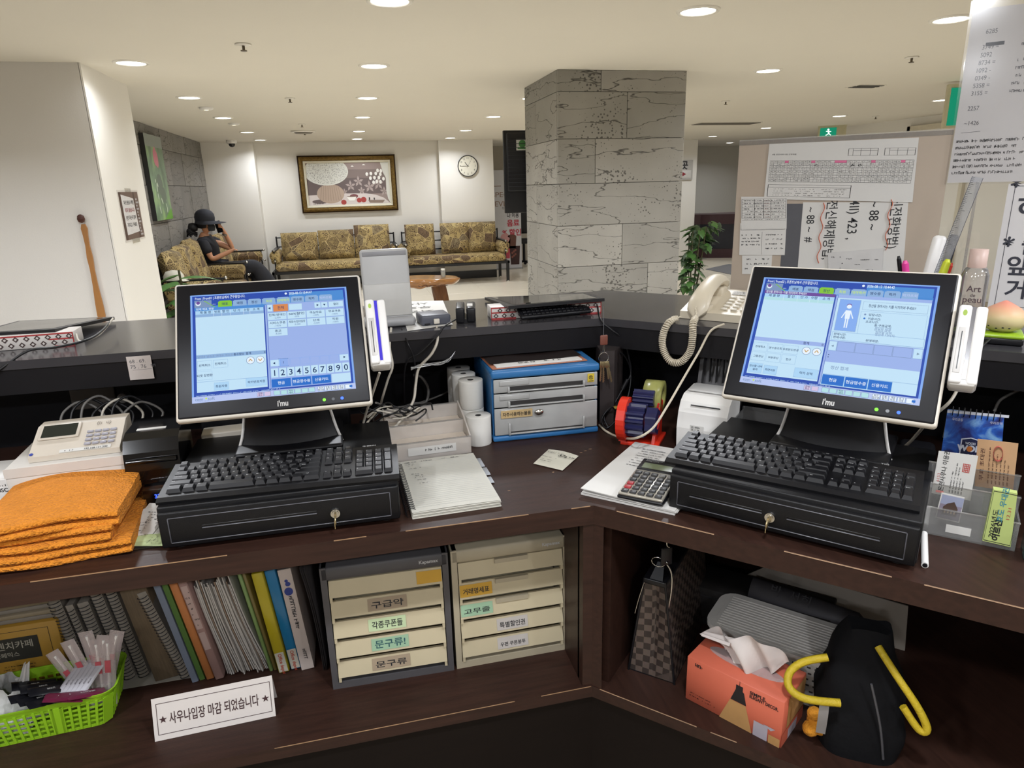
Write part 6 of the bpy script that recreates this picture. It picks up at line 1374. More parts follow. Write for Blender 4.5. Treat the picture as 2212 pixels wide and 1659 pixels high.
# ---- notice board and papers (plane v = .95)
VB = .95; u0, u1 = rv(1598, 303, VB)[0], rv(2062, 275, VB)[0]; zb = rv(1700, 300, VB)[1]
t = rthing('notice_board', 'beige taped notice board standing on the right ledge', 'board', u0, VB, LZ)
G().box(0, u1 - u0, 0, .006, 0, zb - LZ).obj('panel', pm('kraft_beige', 'b3a493', .6, var=.04, scale=4), t); G().box(0, u1 - u0, -.0008, 0, zb - LZ - .012, zb - LZ + .003).obj('tape_edge', clear('tape_clear', (.95, .94, .9), .1, .2, .15), t)
a_, b_ = rv(1697, 440, VB)[0] - u0, rv(1738, 440, VB)[0] - u0; G().box(a_, b_, -.0006, 0, .0, rv(1700, 440, VB)[1] - LZ).obj('dark_strip', pm('strip_grey', '55555a', .5), t)
def d_roster(g):
    g.text('8월 온천사우나팀 근무계획', .03, .8, .028, 0, 0, w=.17); x0, x1, y0, y1 = .02, .97, .32, .70
    nr, nc = 9, 36
    for r in range(nr + 1): y = y0 + (y1 - y0) * r / nr; g.rect(x0, y - .002, x1, y + .002, 0, 0)
    for c_ in range(nc + 1): x = x0 + (x1 - x0) * c_ / nc; g.rect(x - .0006, y0, x + .0006, y1, 0, 0)
    for r in range(nr):
        for c_ in range(nc): g.scrib(x0 + (x1 - x0) * (c_ + .3) / nc, y0 + (y1 - y0) * (r + .3) / nr, .012, .018, .0001, 1, dens=.8)
    for c_ in (4, 11, 17, 18, 19, 26, 33): g.rect(x0 + (x1 - x0) * c_ / nc, y1 - .04, x0 + (x1 - x0) * (c_ + 1) / nc, y1, .0002, 2)
    for c_, s_ in ((21, 'A'), (23, 'B'), (12, 'P')): g.text(s_, x0 + (x1 - x0) * c_ / nc, .6, .045, .0003, 0)
    for a in (.55, .78): g.loop(a, .78, a + .19, .9, .003, 0, 0); g.rect(a + .03, .78, a + .032, .9, 0, 0); g.rect(a + .08, .78, a + .082, .9, 0, 0); g.rect(a + .14, .78, a + .142, .9, 0, 0); g.rect(a + .03, .86, a + .19, .863, 0, 0)
    g.loop(.02, .05, .6, .27, .004, 0, 0); g.rect(.02, .22, .6, .224, 0, 0)
    for r in range(4): g.scrib(.06, .07 + r * .038, .5, .016, 0, 1, dens=.5)
upright('duty_roster', 'large printed monthly duty roster grid on the notice board', 'notice', [(1650, 430), (1971, 437), (1985, 297), (1662, 311)], VB - .003, [PAPER, INK, pm('grey_ink', '77756f', .7), pm('pink_marker', 'e0709a', .6)], d_roster)
def d_big(g):
    def col(s_, x, y, h, m=0): g.text(s_, x, y, h, .0002, m, rot=-90, M=None, bold=.006)
    M_ = frame((0, 0, .0002), (.0, -.75, 0), (1.0 * .62, 0, 0))
    for s_, x, y, h in [('~ 88 ~  #', .05, .93, .17), ('전신해제방법,', .24, 1.0, .19), ('4II) 423 ,', .45, 1.0, .2), ('~ 88 ~', .64, .97, .19), ('신전환방법)', .83, 1.0, .185)]: g.text(s_, 0, 0, h, 0, 0, frame((x, y, .0002), (0, -.74, 0), (.64, 0, 0)), bold=.004)
    for x in (.2, .82): g.tube([(x + .015 * math.sin(k * 1.3), .98 - k * .055, .0003) for k in range(16 if x < .5 else 13)], .004, 4, m=1, sub=4)
upright('handwritten_sheet', 'white sheet with big black sideways handwriting below the duty roster', 'notice', [(1722, 592), (1950, 592), (1962, 437), (1735, 437)], VB - .0015, [PAPER, INK, pm('orange_pen', 'c8623c', .6)], d_big)
def d_table(g):
    for r in range(8): g.rect(.02, .32 + r * .085, .98, .325 + r * .085, 0, 0)
    for x in (.02, .3, .5, .66, .98): g.rect(x - .004, .32, x + .004, .92, 0, 0)
    for r in range(7): g.scrib(.06, .345 + r * .085, .86, .035, 0, 0, dens=.7); g.rect(.52, .35 + r * .085, .64, .353 + r * .085, 0, 1)
    g.rect(.02, .26, .98, .264, 0, 0); g.scrib(.05, .275, .8, .025, 0, 0)
upright('price_table', 'narrow printed price table at the left side of the notice board', 'notice', [(1601, 494), (1699, 494), (1700, 425), (1601, 425)], VB - .0028, [PAPER, INK, pm('stamp_red', 'b8504a', .6)], d_table)
def d_memo(g):
    g.rect(.49, .02, .495, .72, 0, 0); g.loop(.02, .78, .98, .93, .008, 0, 0)
    for r in range(4): g.scrib(.04, .6 - r * .1, .4, .05, 0, 0); g.scrib(.58, .6 - r * .14, .36, .05, 0, 0)
upright('memo_card', 'printed account memo in two columns below the price table', 'notice', [(1597, 551), (1695, 551), (1699, 480), (1599, 482)], VB - .002, [PAPER, INK], d_memo)
def d_slip(g):
    for r in range(3): g.scrib(.1, .75 - r * .25, .8, .1, 0, 0)
upright('memo_slip', 'small white slip stuck below the account memo', 'notice', [(1603, 592), (1665, 592), (1668, 551), (1603, 552)], VB - .001, [PAPER, INK], d_slip)
def d_slip2(g):
    for x, y, w in ((.05, .8, .22), (.35, .72, .15), (.62, .68, .32), (.2, .55, .1), (.48, .5, .1), (.6, .28, .22), (.22, .35, .03)): g.scrib(x, y, w, .05, 0, 0)
upright('receipt_card', 'folded pale receipt tucked in front of the handwritten sheet', 'notice', [(1790, 600), (1905, 600), (1908, 536), (1788, 546)], VB - .006, [pm('thermal_grey', 'cfcdca', .6), INK], d_slip2)
# clear screen with handwritten list and printed sign
ua, ub, zt = u1, 1.25, 2.02
t = rthing('acrylic_screen', 'tall clear acrylic screen on the right end of the ledge', 'screen', ua, VB, LZ); G().box(0, ub - ua, 0, .005, 0, zt - LZ).obj('sheet', ACR, t); G().box(.065, .072, -.001, .006, 0, .36).obj('edge_strip', EDGE, t)
def d_list(g):
    y = .93
    rows = ['6285', '', '3749 = ', '5092', '8734 = ', '1092 -', '0349 -', '5358 =', '3155 =', '', '2257', '', '~1426']
    for k, s_ in enumerate(rows):
        yy = .86 - k * .043
        if s_: g.text(s_, .10 - .004 * k, yy, .036, 0, 0)
        if s_ and s_.strip()[-1] in '=-': g.scrib(.33 - .004 * k, yy, .12, .02, 0, 0)
    g.text('Tel - 0', .42, .88, .04, 0, 0); g.rect(.11, .79, .22, .81, .0002, 1)
    for k in range(6): g.scrib(.02, .24 - k * .038, .42 - .05 * (k % 2), .02, 0, 1, dens=.85)
    g.line(.04, .3, .16, .305, .002, 0, 0); g.line(.45, .29, .56, .29, .002, 0, 0)
uL, zL = rv(2046, 395, VB); zT = rv(2105, 22, VB)[1]
t2 = thing('phone_list', 'handwritten number list in a plastic sleeve on the clear screen', 'notice', M=frame(RW(uL, VB - .003, zL), RE, (0, 0, 1), -RD)); Wl = .34
G().box(0, Wl, 0, zT - zL, -.001, 0).obj('sheet', pm('grey_paper', 'cfcccb', .6, var=.02), t2); g = G(); g.M = frame((0, 0, .0004), (Wl * 1.0, 0, 0), (0, zT - zL, 0), (0, 0, 1)); d_list(g); g.obj('handwriting', [pm('pencil', '5c5c60', .7), INK], t2)
G().box(-.006, Wl, -.004, zT - zL + .02, .0015, .0022).obj('plastic_sleeve', clear('sleeve', (.97, .97, .97), .05, .15), t2)
uS, zS = rv(2128, 690, VB); zS2 = rv(2140, 398, VB)[1]
t3 = thing('printed_sign', 'white sign with large black Korean lettering at the right edge', 'sign', M=frame(RW(uS, VB - .002, LZ + .01), RE, (0, 0, 1), -RD)); hS = zS2 - LZ - .01
G().box(0, .42, 0, hS, -.001, 0).obj('sheet', pm('grey_paper', 'cfcccb', .6, var=.02), t3)
g = G(); g.loop(.014, .025, .4, hS - .005, .0012, .0005)
def at_(px, py): a, b = rv(px, py, VB - .002); return a - uS, b - LZ - .01
for s_, px, py, h in [('* 시', 2180, 418, .052), ('하', 2194, 468, .064), ('* 출입', 2163, 545, .054), ('앞차', 2172, 590, .054), ('거리', 2168, 640, .054)]: x, y = at_(px, py); g.text(s_, x, y, h, .0006, bold=.02)
g.obj('lettering', pm('sign_ink', '2e2f3a', .6), t3)
# ---- pens in a cup behind the right monitor
uP, zP = rv(1990, 620, .72)
t = rthing('pen_cup', 'pen cup hidden behind the right monitor', 'cup', .545, .72, LZ); G().lathe([(.0001, 0), (.034, 0), (.036, .1), (.034, .1), (.032, .004), (.0001, .004)], 20, sx=1.25).obj('cup', clear('cup_smoke', (.7, .7, .7), .15, .1, .3), t)
def pen(name, label, top, col, v, r, capc, foot=(.545, .72), n=14, cat='pen'):
    u, z = rv(*top, v); a = RW(foot[0], foot[1], LZ + .006); b = RW(u, v, z); t = thing(name, label, cat, a); d = b - a
    G().cyl((0, 0, 0), d * .72, r * .9, n=n).obj('barrel', capc if isinstance(col, int) else pm(name + '_' + col, col, .4), t); G().cyl(d * .70, d * .96, r, r * .92, n=n).obj('cap', capc, t); G().cyl(d * .95, d, r * .85, r * .5, n=n).obj('tip', capc, t); return t
pen('pink_highlighter', 'pink highlighter pen above the right monitor', (1955, 563), 'd05090', .71, .0085, pm('hot_pink', 'e0409a', .35), (.53, .72))
pen('yellow_highlighter', 'fluorescent yellow highlighter above the right monitor', (2048, 560), 'c9d430', .73, .0095, pm('neon_yellow', 'cdd832', .35), (.558, .715))
pen('black_pen', 'black ballpoint pen left of the pink highlighter', (1941, 553), '1b1b1f', .72, .0055, BLK, (.524, .726))
pen('red_pen', 'red pen beside the yellow highlighter', (2056, 568), 'b02a20', .74, .0055, pm('pen_red', 'b8301f', .4), (.565, .735))
u_, z_ = rv(2112, 383, .75); a, b = RW(.549, .735, LZ + .01), RW(u_, .75, z_); t = thing('steel_ruler', 'clear ruler with black graduations leaning up from the pen cup', 'ruler', a); d_ = b - a; L_ = d_.length; dx = d_.normalized(); wx = (RE - dx * RE.dot(dx)).normalized()
Mr = frame((0, 0, 0), wx, dx); g = G(); g.M = Mr; g.box(-.011, .011, 0, L_, -.001, .001); g.obj('blade', clear('ruler_clear', (.8, .82, .86), .15, .1, .15), t); g = G(); g.M = Mr; g.box(-.0115, -.0105, 0, L_, -.0012, .0012); g.box(.0105, .0115, 0, L_, -.0012, .0012); g.obj('edge', pm('ruler_edge', '4a4a58', .4), t)
g = G(); g.M = Mr
for k in range(int(L_ / .004)): g.rect(-.011, .003 + k * .004, -.011 + (.012 if k % 10 == 0 else (.009 if k % 5 == 0 else .006)), .0036 + k * .004, .0012)
g.obj('graduations', INK, t)
a, b = RW(.56, .76, LZ + .02), RW(rv(2050, 505, .80)[0], .80, rv(2050, 505, .80)[1]); d_ = b - a; dx = d_.normalized(); wx = (RE - dx * RE.dot(dx)).normalized(); L_ = d_.length
t = thing('stapler', 'white and black stapler standing in the pen cup', 'stapler', a); g = G(); g.M = frame((0, 0, 0), wx, dx); g.rbox(-.032, .0, L_ * .2, L_ * .97, -.012, .012, .011, 4); g.obj('white_arm', WHT, t); g = G(); g.M = frame((0, 0, 0), wx, dx); g.rbox(.002, .022, 0, L_, -.010, .010, .007, 3); g.obj('black_arm', BLK, t)
# ---- lotion bottle, router, peach
uB = rv(2106, 600, .70)[0]; zc = rv(2106, 538, .70)[1]; zs = rv(2106, 570, .70)[1]
t = rthing('lotion_bottle', 'clear lotion bottle with pink cap and dark script on the ledge', 'bottle', uB, .70, LZ)
h = zs - LZ - .006
G().lathe([(.0001, .001), (.026, .001), (.028, .006), (.028, h - .02), (.022, h - .004), (.016, h)], 26).obj('bottle', clear('bottle_clear', (.9, .89, .88), .3, .04, .18, (.8, .76, .74)), t); G().lathe([(.0185, h - .002), (.019, h), (.0185, zc - LZ), (.0001, zc - LZ + .001)], 22).obj('cap', pm('cap_pink', 'd0b5aa', .45), t)
g = G(); Mx = frame((0, -.0285, 0), (1, 0, 0), (0, 0, 1)); 
for s_, y, sz in [('Art', .108, .02), ('de', .096, .011), ('peau', .083, .02), ('Milk', .070, .009)]: g.text(s_, 0, y, sz, 0, M=Mx, al='c', bold=.01)
for k in range(7): g.scrib(-.019, .062 - k * .005, .038, .0028, 0, 0, Mx, dens=.9)
g.obj('lettering', pm('plum_ink', '4c3a40', .6), t)
t = rthing('green_router', 'black adapter box with lime green top on the right ledge', 'router', .668, .61, LZ, 0); G().rbox(0, .085, 0, .085, 0.0005, .017, .004).obj('base', BLK, t); G().rbox(-.001, .086, -.001, .086, .015, .025, .005, 3).obj('green_top', pm('lime_plastic', '9bbf2c', .3), t)
t = rthing('peach_toy', 'squishy peach toy with a pink tip on the lime-topped box', 'toy', .712, .655, LZ + .025)
pm_ = bpy.data.materials.new('peach_skin'); pm_.use_nodes = True; nt = pm_.node_tree; tc = nt.nodes.new('ShaderNodeTexCoord'); sx = nt.nodes.new('ShaderNodeSeparateXYZ'); cr = nt.nodes.new('ShaderNodeValToRGB'); nt.links.new(tc.outputs['Generated'], sx.inputs[0]); nt.links.new(sx.outputs['Z'], cr.inputs[0]); cr.color_ramp.elements[0].position = .45; cr.color_ramp.elements[0].color = (*lin('cfc08e'), 1); cr.color_ramp.elements[1].position = .95; cr.color_ramp.elements[1].color = (*lin('d88a76'), 1); nt.links.new(cr.outputs[0], nt.nodes['Principled BSDF'].inputs['Base Color']); nt.nodes['Principled BSDF'].inputs['Roughness'].default_value = .5
G().lathe([(.0001, .0), (.022, .001), (.038, .01), (.045, .024), (.042, .04), (.031, .053), (.015, .063), (.004, .069), (.0001, .07)], 28).obj('body', pm_, t)
g = G()
for k, (a, z) in enumerate(((-1.9, .012), (-1.6, .014), (-1.3, .013), (-2.3, .016))): g.disc(0, 0, .0025, M=frame((.041 * math.cos(a), .041 * math.sin(a), z), (-math.sin(a), math.cos(a), 0), (0, 0, 1)), ry=.0015)
g.obj('marks', INK, t)
t = rthing('teal_block', 'teal tinted glass block at the right end of the desk', 'block', .765, .17, D); G().rbox(0, .05, 0, .05, 0, .05, .003, 1).obj('glass', clear('teal_glass', (.35, .6, .6), .3, .05, .3, (.15, .3, .3)), t); G().box(.002, .048, .002, .048, .0505, .052).obj('rim', pm('teal_rim', '3f6a6a', .2), t)
# ================================================================== the lower shelf, left compartment
def mat_(n, c, **k): return pm(n, c, **k)
CAB = pm('cream_drawer', 'bdb193', .45, var=.06, scale=12); DGR = pm('slate_cabinet', '4d4b4d', .5, var=.05); CRM = pm('cream_cabinet', 'a99f88', .5, var=.05)
def file_cabinet(label, M, W, H, shell, drawers, brand):
    t = thing('file_cabinet', label, 'cabinet', M=M, group='five-drawer desktop cabinets')
    dp = .33; e = .014
    G().box(0, e, 0, dp, 0, H).obj('side_panel', shell, t); G().box(W - e, W, 0, dp, 0, H).obj('side_panel', shell, t); G().rbox(0, W, 0, dp, H - .034, H, .004, 1).obj('top_panel', shell, t); G().box(e, W - e, 0, dp, 0, .018).obj('bottom_panel', shell, t); G().box(e, W - e, dp - .01, dp, .018, H - .034).obj('back_panel', shell, t)
    g = G(); g.text(brand, W - .045, H - .02, .012, M=frame((0, -.0006, 0), (1, 0, 0), (0, 0, 1)), al='c', bold=.02); g.obj('brand_lettering', LEG, t)
    n = 5; hd = (H - .034 - .02) / n
    for k in range(n):
        z1 = H - .036 - k * hd; z0 = z1 - hd; g = G()
        # sloped front with a gap below: legs at both ends
        g.add([(e + .002, -.004, z0 + .014), (W - e - .002, -.004, z0 + .014), (W - e - .002, .006, z1 - .002), (e + .002, .006, z1 - .002), (e + .002, .012, z0 + .014), (W - e - .002, .012, z0 + .014), (W - e - .002, .012, z1 - .002), (e + .002, .012, z1 - .002)], [(0, 1, 2, 3), (7, 6, 5, 4), (0, 4, 5, 1), (3, 2, 6, 7), (0, 3, 7, 4), (1, 5, 6, 2)])
        for x in (e + .002, W - e - .008): g.box(x, x + .006, -.003, .012, z0 + .001, z0 + .016)
        g.box(e + .004, W - e - .004, .012, dp - .02, z0 + .012, z0 + .015); dr = g.obj('drawer', CAB, t)
        if k < 3 and brand != 'Kapamax ': G().box(W * .36, W * .64, -.001, .008, z1 - .012, z1 - .001).obj('finger_pull', CRM, dr)
        lb = drawers[k]
        if lb:
            x0, x1, paper, ink, txt, hh = lb; Mx = frame((0, -.0045 + .0, z0 + .015), (1, 0, 0), (0, .010 / (hd - .016), 1)); g = G(); zc = (hd - .016)
            g.rect(x0 * W, zc * .12, x1 * W, zc * .86, .0006, 0, Mx)
            if txt: g.text(txt, (x0 + x1) / 2 * W, zc * .30, hh, .0010, 1, Mx, al='c', w=(x1 - x0) * W * .82, bold=.015)
            g.obj('label', [paper, ink], dr)
    return t
a, b = P(720, 1490, SZ), P(985, 1447, SZ); c2 = P(1232, 1402, SZ)
LY_, LG_, LT_, LW_ = pm('tape_yellow', 'c79a30', .6), pm('memo_green', 'b9cba0', .7), pm('label_tan', '9c8b74', .6), pm('label_pale', 'b8b2ac', .6)
TEAL = pm('marker_teal', '1f4f55', .6); LM = pm('memo_mint', '93b394', .6)
file_cabinet('slate grey five-drawer cabinet with cream drawers and handwritten labels', Matrix.Translation(a) @ Matrix.Rotation(math.atan2(b.y - a.y, b.x - a.x), 4, 'Z'), (b - a).length - .004, .325, DGR, [(.74, .94, LY_, INK, None, .010), (.34, .65, LT_, INK, '구급약', .017), (.33, .63, LG_, INK, '각종쿠폰들', .018), (.34, .64, LM, TEAL, '문구류!', .02), (.33, .64, LT_, INK, '문구류', .016)], 'Kapamax ')
file_cabinet('cream five-drawer cabinet with yellow, green and printed labels', Matrix.Translation(b + Vector((.003, .002, 0))) @ Matrix.Rotation(math.atan2(c2.y - b.y, c2.x - b.x), 4, 'Z'), (c2 - b).length - .006, .325, CRM, [None, (.06, .33, LY_, INK, '거래명세표', .015), (.06, .33, LM, INK, '고무줄', .013), (.36, .63, LW_, INK, '특별할인권', .015), (.36, .63, LW_, INK, '우편 쿠폰봉투', .011)], 'Kapamax')
# books and files standing on the shelf: x position from the photo at the front foot
def foot(px, py): return P(px, py, SZ)
def book(name, label, px, py, w, h, dp, lean, spine, pages=None, cat='book', group='files and books on the shelf', rz=0):
    f = foot(px, py); t = thing(name, label, cat, M=Matrix.Translation(f) @ Matrix.Rotation(math.radians(rz), 4, 'Z') @ Matrix.Rotation(math.radians(lean), 4, 'Y'), group=group)
    if pages:
        G().box(.0025, w - .0025, .004, dp, 0.003, h - .003).obj('pages', pages, t); G().box(0, .0025, 0, dp, 0, h).box(w - .0025, w, 0, dp, 0, h).box(.0025, w - .0025, 0, .004, 0, h).obj('cover', spine, t)
    else: G().rbox(0, w, 0, dp, 0, h, .002, 1).obj('body', spine, t)
    return t
PG = pm('page_edges', 'a59a84', .8, var=.15, scale=200, stretch=(1, .1, .1)); PGW = pm('page_edges_white', 'bfb9b2', .8, var=.12, scale=220, stretch=(1, .1, .1))
COIL = pm('coil_dark', '2a2a2c', .35); CLR = pm('cover_grey', '6b645c', .6, var=.1)
def spiral(label, px, py, w, h, dp, lean):
    f = foot(px, py); t = thing('spiral_bound_book', label, 'book', M=Matrix.Translation(f) @ Matrix.Rotation(math.radians(lean), 4, 'Y'), group='spiral-bound books on the shelf')
    G().box(0, w, .012, dp, 0, h).obj('pages', pm('spiral_pages', '8f877c', .8, var=.12, scale=200, stretch=(1, .1, .1)), t)
    rg = G().tube([(w / 2 + (w / 2 + .001) * math.cos(a), .010 - .012 * math.sin(a) , .0012 * math.sin(a * .5)) for a in np.linspace(0.2, 2.94, 9)], .0011, 5, sub=1).mesh('ring', COIL)
    n = int(h / .0092)
    for k in range(n): link('ring', rg, t, (0, 0, .006 + k * .0092))
    return t
LA = -8
for k, (px, py, w, h, lab) in enumerate([(190, 1475, .024, .235, 'spiral-bound book nearest the yellow coffee box'), (222, 1477, .016, .22, 'thin spiral-bound book, second from the coffee box'), (248, 1476, .024, .225, 'spiral-bound book, third from the coffee box'), (282, 1473, .024, .26, 'spiral-bound book, fourth from the coffee box'), (314, 1468, .022, .265, 'spiral-bound book beside the thick brown volume')]): spiral(lab, px - 14, py + 2, w, h, .2, LA)
book('brown_volume', 'thick brown volume of browned pages between spiral-bound books', 336, 1474, .058, .262, .2, LA, pm('brown_pages', '6b5a44', .85, var=.25, scale=250, stretch=(1, .1, .1)))
spiral('pale leaning spiral-bound book right of the brown volume', 392, 1472, .02, .255, .2, LA - 6)
fl_ = [('blue_grey_file', 'slim blue-grey document file leaning beside the spiral book', 416, 1475, .014, .285, '6d7686', PGW), ('green_edged_file', 'white paper file with a green cover edge', 432, 1470, .012, .285, '4a6b2c', PGW), ('orange_file', 'plain orange document file', 447, 1470, .018, .29, 'b5713c', None), ('pink_file', 'faded pink ring file with a printed spine label', 466, 1470, .02, .29, '9a7a72', None)]
for nm, lab, px, py, w, h, col, pg in fl_: book(nm, lab, px, py, w, h, .22, LA - 1, pm(nm + '_m', col, .7, var=.1, scale=30), pg, 'file')
t = bpy.data.objects['pink_file']; g = G()
Mx = frame((.003, -.0006, .02), (1, 0, 0), (0, 0, 1)); g.rect(0, .13, .014, .25, 0, 0, Mx); g.rect(0, .07, .014, .12, 0, 0, Mx)
for k in range(7): g.scrib(.002, .14 + k * .015, .01, .005, .0004, 1, Mx)
g.obj('spine_label', [pm('spine_label', 'b39a92', .7), INK], t)
rr = random.Random(8)
for k, (px, py, w, lab) in enumerate([(490, 1458, .03, 'bundle of loose white papers in a torn folder'), (522, 1455, .034, 'second bundle of curling white papers'), (556, 1452, .022, 'third paper bundle beside the green clear file')]):
    f = foot(px, py + 4); t = thing('paper_bundle', lab, 'papers', M=Matrix.Translation(f) @ Matrix.Rotation(math.radians(LA - 1 - k), 4, 'Y'), group='paper bundles on the shelf'); n = 9
    for q in range(n):
        x = w * q / n; hh = .27 + rr.uniform(-.02, .015); y0_ = rr.uniform(0, .012)
        g = G(); g.grid(lambda u, v, x=x, hh=hh, y0_=y0_: (x + .0015 * math.sin(v * 6 + x * 90) + .012 * (1 - v) ** 2 * (x / w), y0_ + u * .2, v * hh), 2, 6); g.grid(lambda u, v, x=x, hh=hh, y0_=y0_: (x + w / n * .7 + .0015 * math.sin(v * 6 + x * 90) + .012 * (1 - v) ** 2 * (x / w), y0_ + u * .2, v * hh), 2, 6, flip=True)
        g.grid(lambda u, v, x=x, hh=hh, y0_=y0_: (x + u * w / n * .7 + .0015 * math.sin(v * 6 + x * 90) + .012 * (1 - v) ** 2 * (x / w), y0_, v * hh), 1, 6)
        g.obj('sheet', [PGW, pm('folder_tan', '8a7462', .8, var=.1), PGW][q % 3 if q in (0, 4) else 0], t)
book('green_clear_file', 'thin clear file with a green sheet inside', 583, 1452, .008, .285, .22, LA, pm('clear_green', '7f9a5c', .4, var=.2), None, 'file')
book('olive_file', 'thin olive plastic file beside the yellow binder', 592, 1450, .008, .285, .22, LA, pm('olive_plastic', '7a6b3a', .4, var=.2), None, 'file')
for nm, lab, px, py, col in [('yellow_binder', 'translucent yellow clear-file binder with red lettering', 603, 1456, 'b0a022'), ('blue_binder', 'translucent blue clear-file binder with red lettering', 629, 1448, '1f6f9c')]:
    t = book(nm, lab, px, py, .025, .285, .22, -6, pm(nm + '_m', col, .25, var=.1), None, 'binder')
    Mx = frame((0, -.0008, 0), (1, 0, 0), (0, 0, 1)); G().rect(.002, .004, .023, .06, 0, M=Mx).obj('label', pm('binder_label', 'b8b4a6', .5), t)
    g = G(); g.text('Office depot', 0, 0, .0115, 0, M=frame((.009, .056, 0), (0, -1, 0), (1, 0, 0)) if 0 else frame((.009, -.0012, .056), (0, 0, -1), (1, 0, 0)), bold=.02); g.obj('lettering', pm('binder_red', 'a8402a', .5), t)
t = book('white_book', 'thick white book with blue ink blots and brush lettering on the spine', 652, 1448, .03, .285, .2, -5, pm('white_cover', 'b9aca4', .6, var=.05), PGW)
Mx = frame((0, -.0008, 0), (1, 0, 0), (0, 0, 1)); g = G(); g.disc(.014, .225, .010, M=Mx, ry=.011); g.disc(.016, .245, .006, M=Mx); g.disc(.014, .254, .004, M=Mx); g.obj('ink_blots', pm('ink_blue', '2a3a80', .6), t)
g = G(); g.text('화장문화진흥원', 0, 0, .014, 0, M=frame((.009, -.0012, .215), (0, 0, -1), (1, 0, 0)), w=.09) if 0 else g.scrib(0, 0, .09, .011, 0, M=frame((.010, -.0012, .212), (0, 0, -1), (1, 0, 0)), dens=.95)
g.scrib(0, 0, .03, .009, 0, M=frame((.012, -.0012, .06), (0, 0, -1), (1, 0, 0)), dens=.95); g.obj('brush_lettering', INK, t)
t = thing('loose_sheets', 'grey curled sheets standing between the white book and slate cabinet', 'papers', M=Matrix.Translation(foot(708, 1448)) @ Matrix.Rotation(math.radians(-7), 4, 'Y'))
for q in range(3): G().grid(lambda u, v, q=q: (.004 * q + .012 * math.sin(v * 2.2) - .01, u * .2, v * .29), 2, 8).obj('sheet', pm('sheet_grey', '8c8584', .7), t)
# white strip the old books stand on
t = thing('paper_liner', 'pale paper liner strip under the spiral-bound books', 'paper', foot(300, 1480)); t.location.z = SZ; G().box(-.12, .13, -.006, .19, 0.0003, .0012).obj('sheet', pm('liner_grey', '9a948a', .8), t)
# yellow coffee box with a pile of catalogues on top
f = foot(150, 1500)
t = thing('coffee_mix_box', 'yellow coffee mix box with a dark name panel', 'box', M=Matrix.Translation((f.x - .175, f.y + .03, SZ)) @ Matrix.Rotation(math.radians(1), 4, 'Z'))
YBX = pm('yellow_card', 'a9802a', .6, var=.08); G().rbox(0, .17, 0, .16, 0, .185, .002, 1).obj('carton', YBX, t)
Mx = frame((0, -.0008, 0), (1, 0, 0), (0, 0, 1)); G().rect(.0, .095, .125, .155, 0, M=Mx).obj('name_panel', pm('panel_charcoal', '2b2924', .6), t)
g = G(); g.text('프렌치카페', .112, .128, .022, .0004, M=Mx, al='r', bold=.01, w=.095); g.text('카페믹스', .08, .107, .014, .0004, M=Mx, al='r', bold=.01); g.obj('name_lettering', pm('lettering_pale', 'a8a294', .6), t)
g = G()
for y in (.078, .07): g.scrib(.04, y, .065, .004, .0004, M=Mx)
g.loop(.0, .02, .15, .172, .001, .0003, M=Mx); g.obj('fine_print', INK, t)
for k in range(4):
    z = SZ + .186 + k * .0125; o = G().rbox(0, .17, 0, .15, 0, .011, .0015, 1).obj('catalogue', [pm('cat_grey', '7d766c', .7), pm('cat_tan', '8c7f68', .7)][k % 2]); o.matrix_world = Matrix.Translation((f.x - .18 + .004 * k, f.y + .04 - .004 * (k % 2), z)) @ Matrix.Rotation(math.radians(1 + k), 4, 'Z'); tag(o, ['lowest catalogue of the pile on the coffee box', 'second catalogue up on the coffee box', 'third catalogue up on the coffee box', 'topmost catalogue of the pile on the coffee box'][k], 'catalogue', 'catalogues on the coffee box')
o = G().rbox(0, .11, 0, .16, 0, .006, .001, 1).obj('thin_booklet', pm('booklet_dark', '4a4238', .6)); o.matrix_world = Matrix.Translation((foot(190, 1475).x - .02, foot(190, 1475).y + .03, SZ + .262)) @ Matrix.Rotation(math.radians(-14), 4, 'Y'); tag(o, 'thin dark booklet lying across the tops of the spiral-bound books', 'booklet')
# tent sign
a, b = P(335, 1603, SZ), P(596, 1547, SZ); W_ = (b - a).length
t = thing('tent_sign', 'white folded tent sign with Korean lettering and two stars', 'sign', M=Matrix.Translation(a) @ Matrix.Rotation(math.atan2(b.y - a.y, b.x - a.x), 4, 'Z'))
hS_ = .088; vv = Vector((0, .028, hS_)).normalized()
Mx = frame((0, 0, .0005), (1, 0, 0), vv)
g = G(); g.M = Mx; g.box(0, W_, 0, hS_ + .004, -.001, 0); g.obj('front_sheet', pm('sign_paper', 'cfc8c2', .6, var=.03), t)
Mb = frame((W_, .062, .0005), (-1, 0, 0), (0, -.36, .93)); g = G(); g.M = Mb; g.box(0, W_, 0, hS_ + .004, -.001, 0); g.obj('back_sheet', MATS['sign_paper'], t)
g = G(); g.M = Mx; g.loop(.008, .012, W_ - .006, hS_ - .008, .0012, .0006); 
def star(x, y, r): g.add([(x + (r if k % 2 == 0 else r * .4) * math.sin(k * math.pi / 5), y + (r if k % 2 == 0 else r * .4) * math.cos(k * math.pi / 5), .0008) for k in range(10)], [tuple(range(9, -1, -1))])
star(.02, .044, .0085); star(W_ - .018, .044, .0085); g.text('사우나입장 마감 되었습니다', W_ / 2, .034, .028, .0008, al='c', w=W_ - .065, bold=.012); g.obj('lettering', pm('sign_dark_red', '3c2224', .6), t)
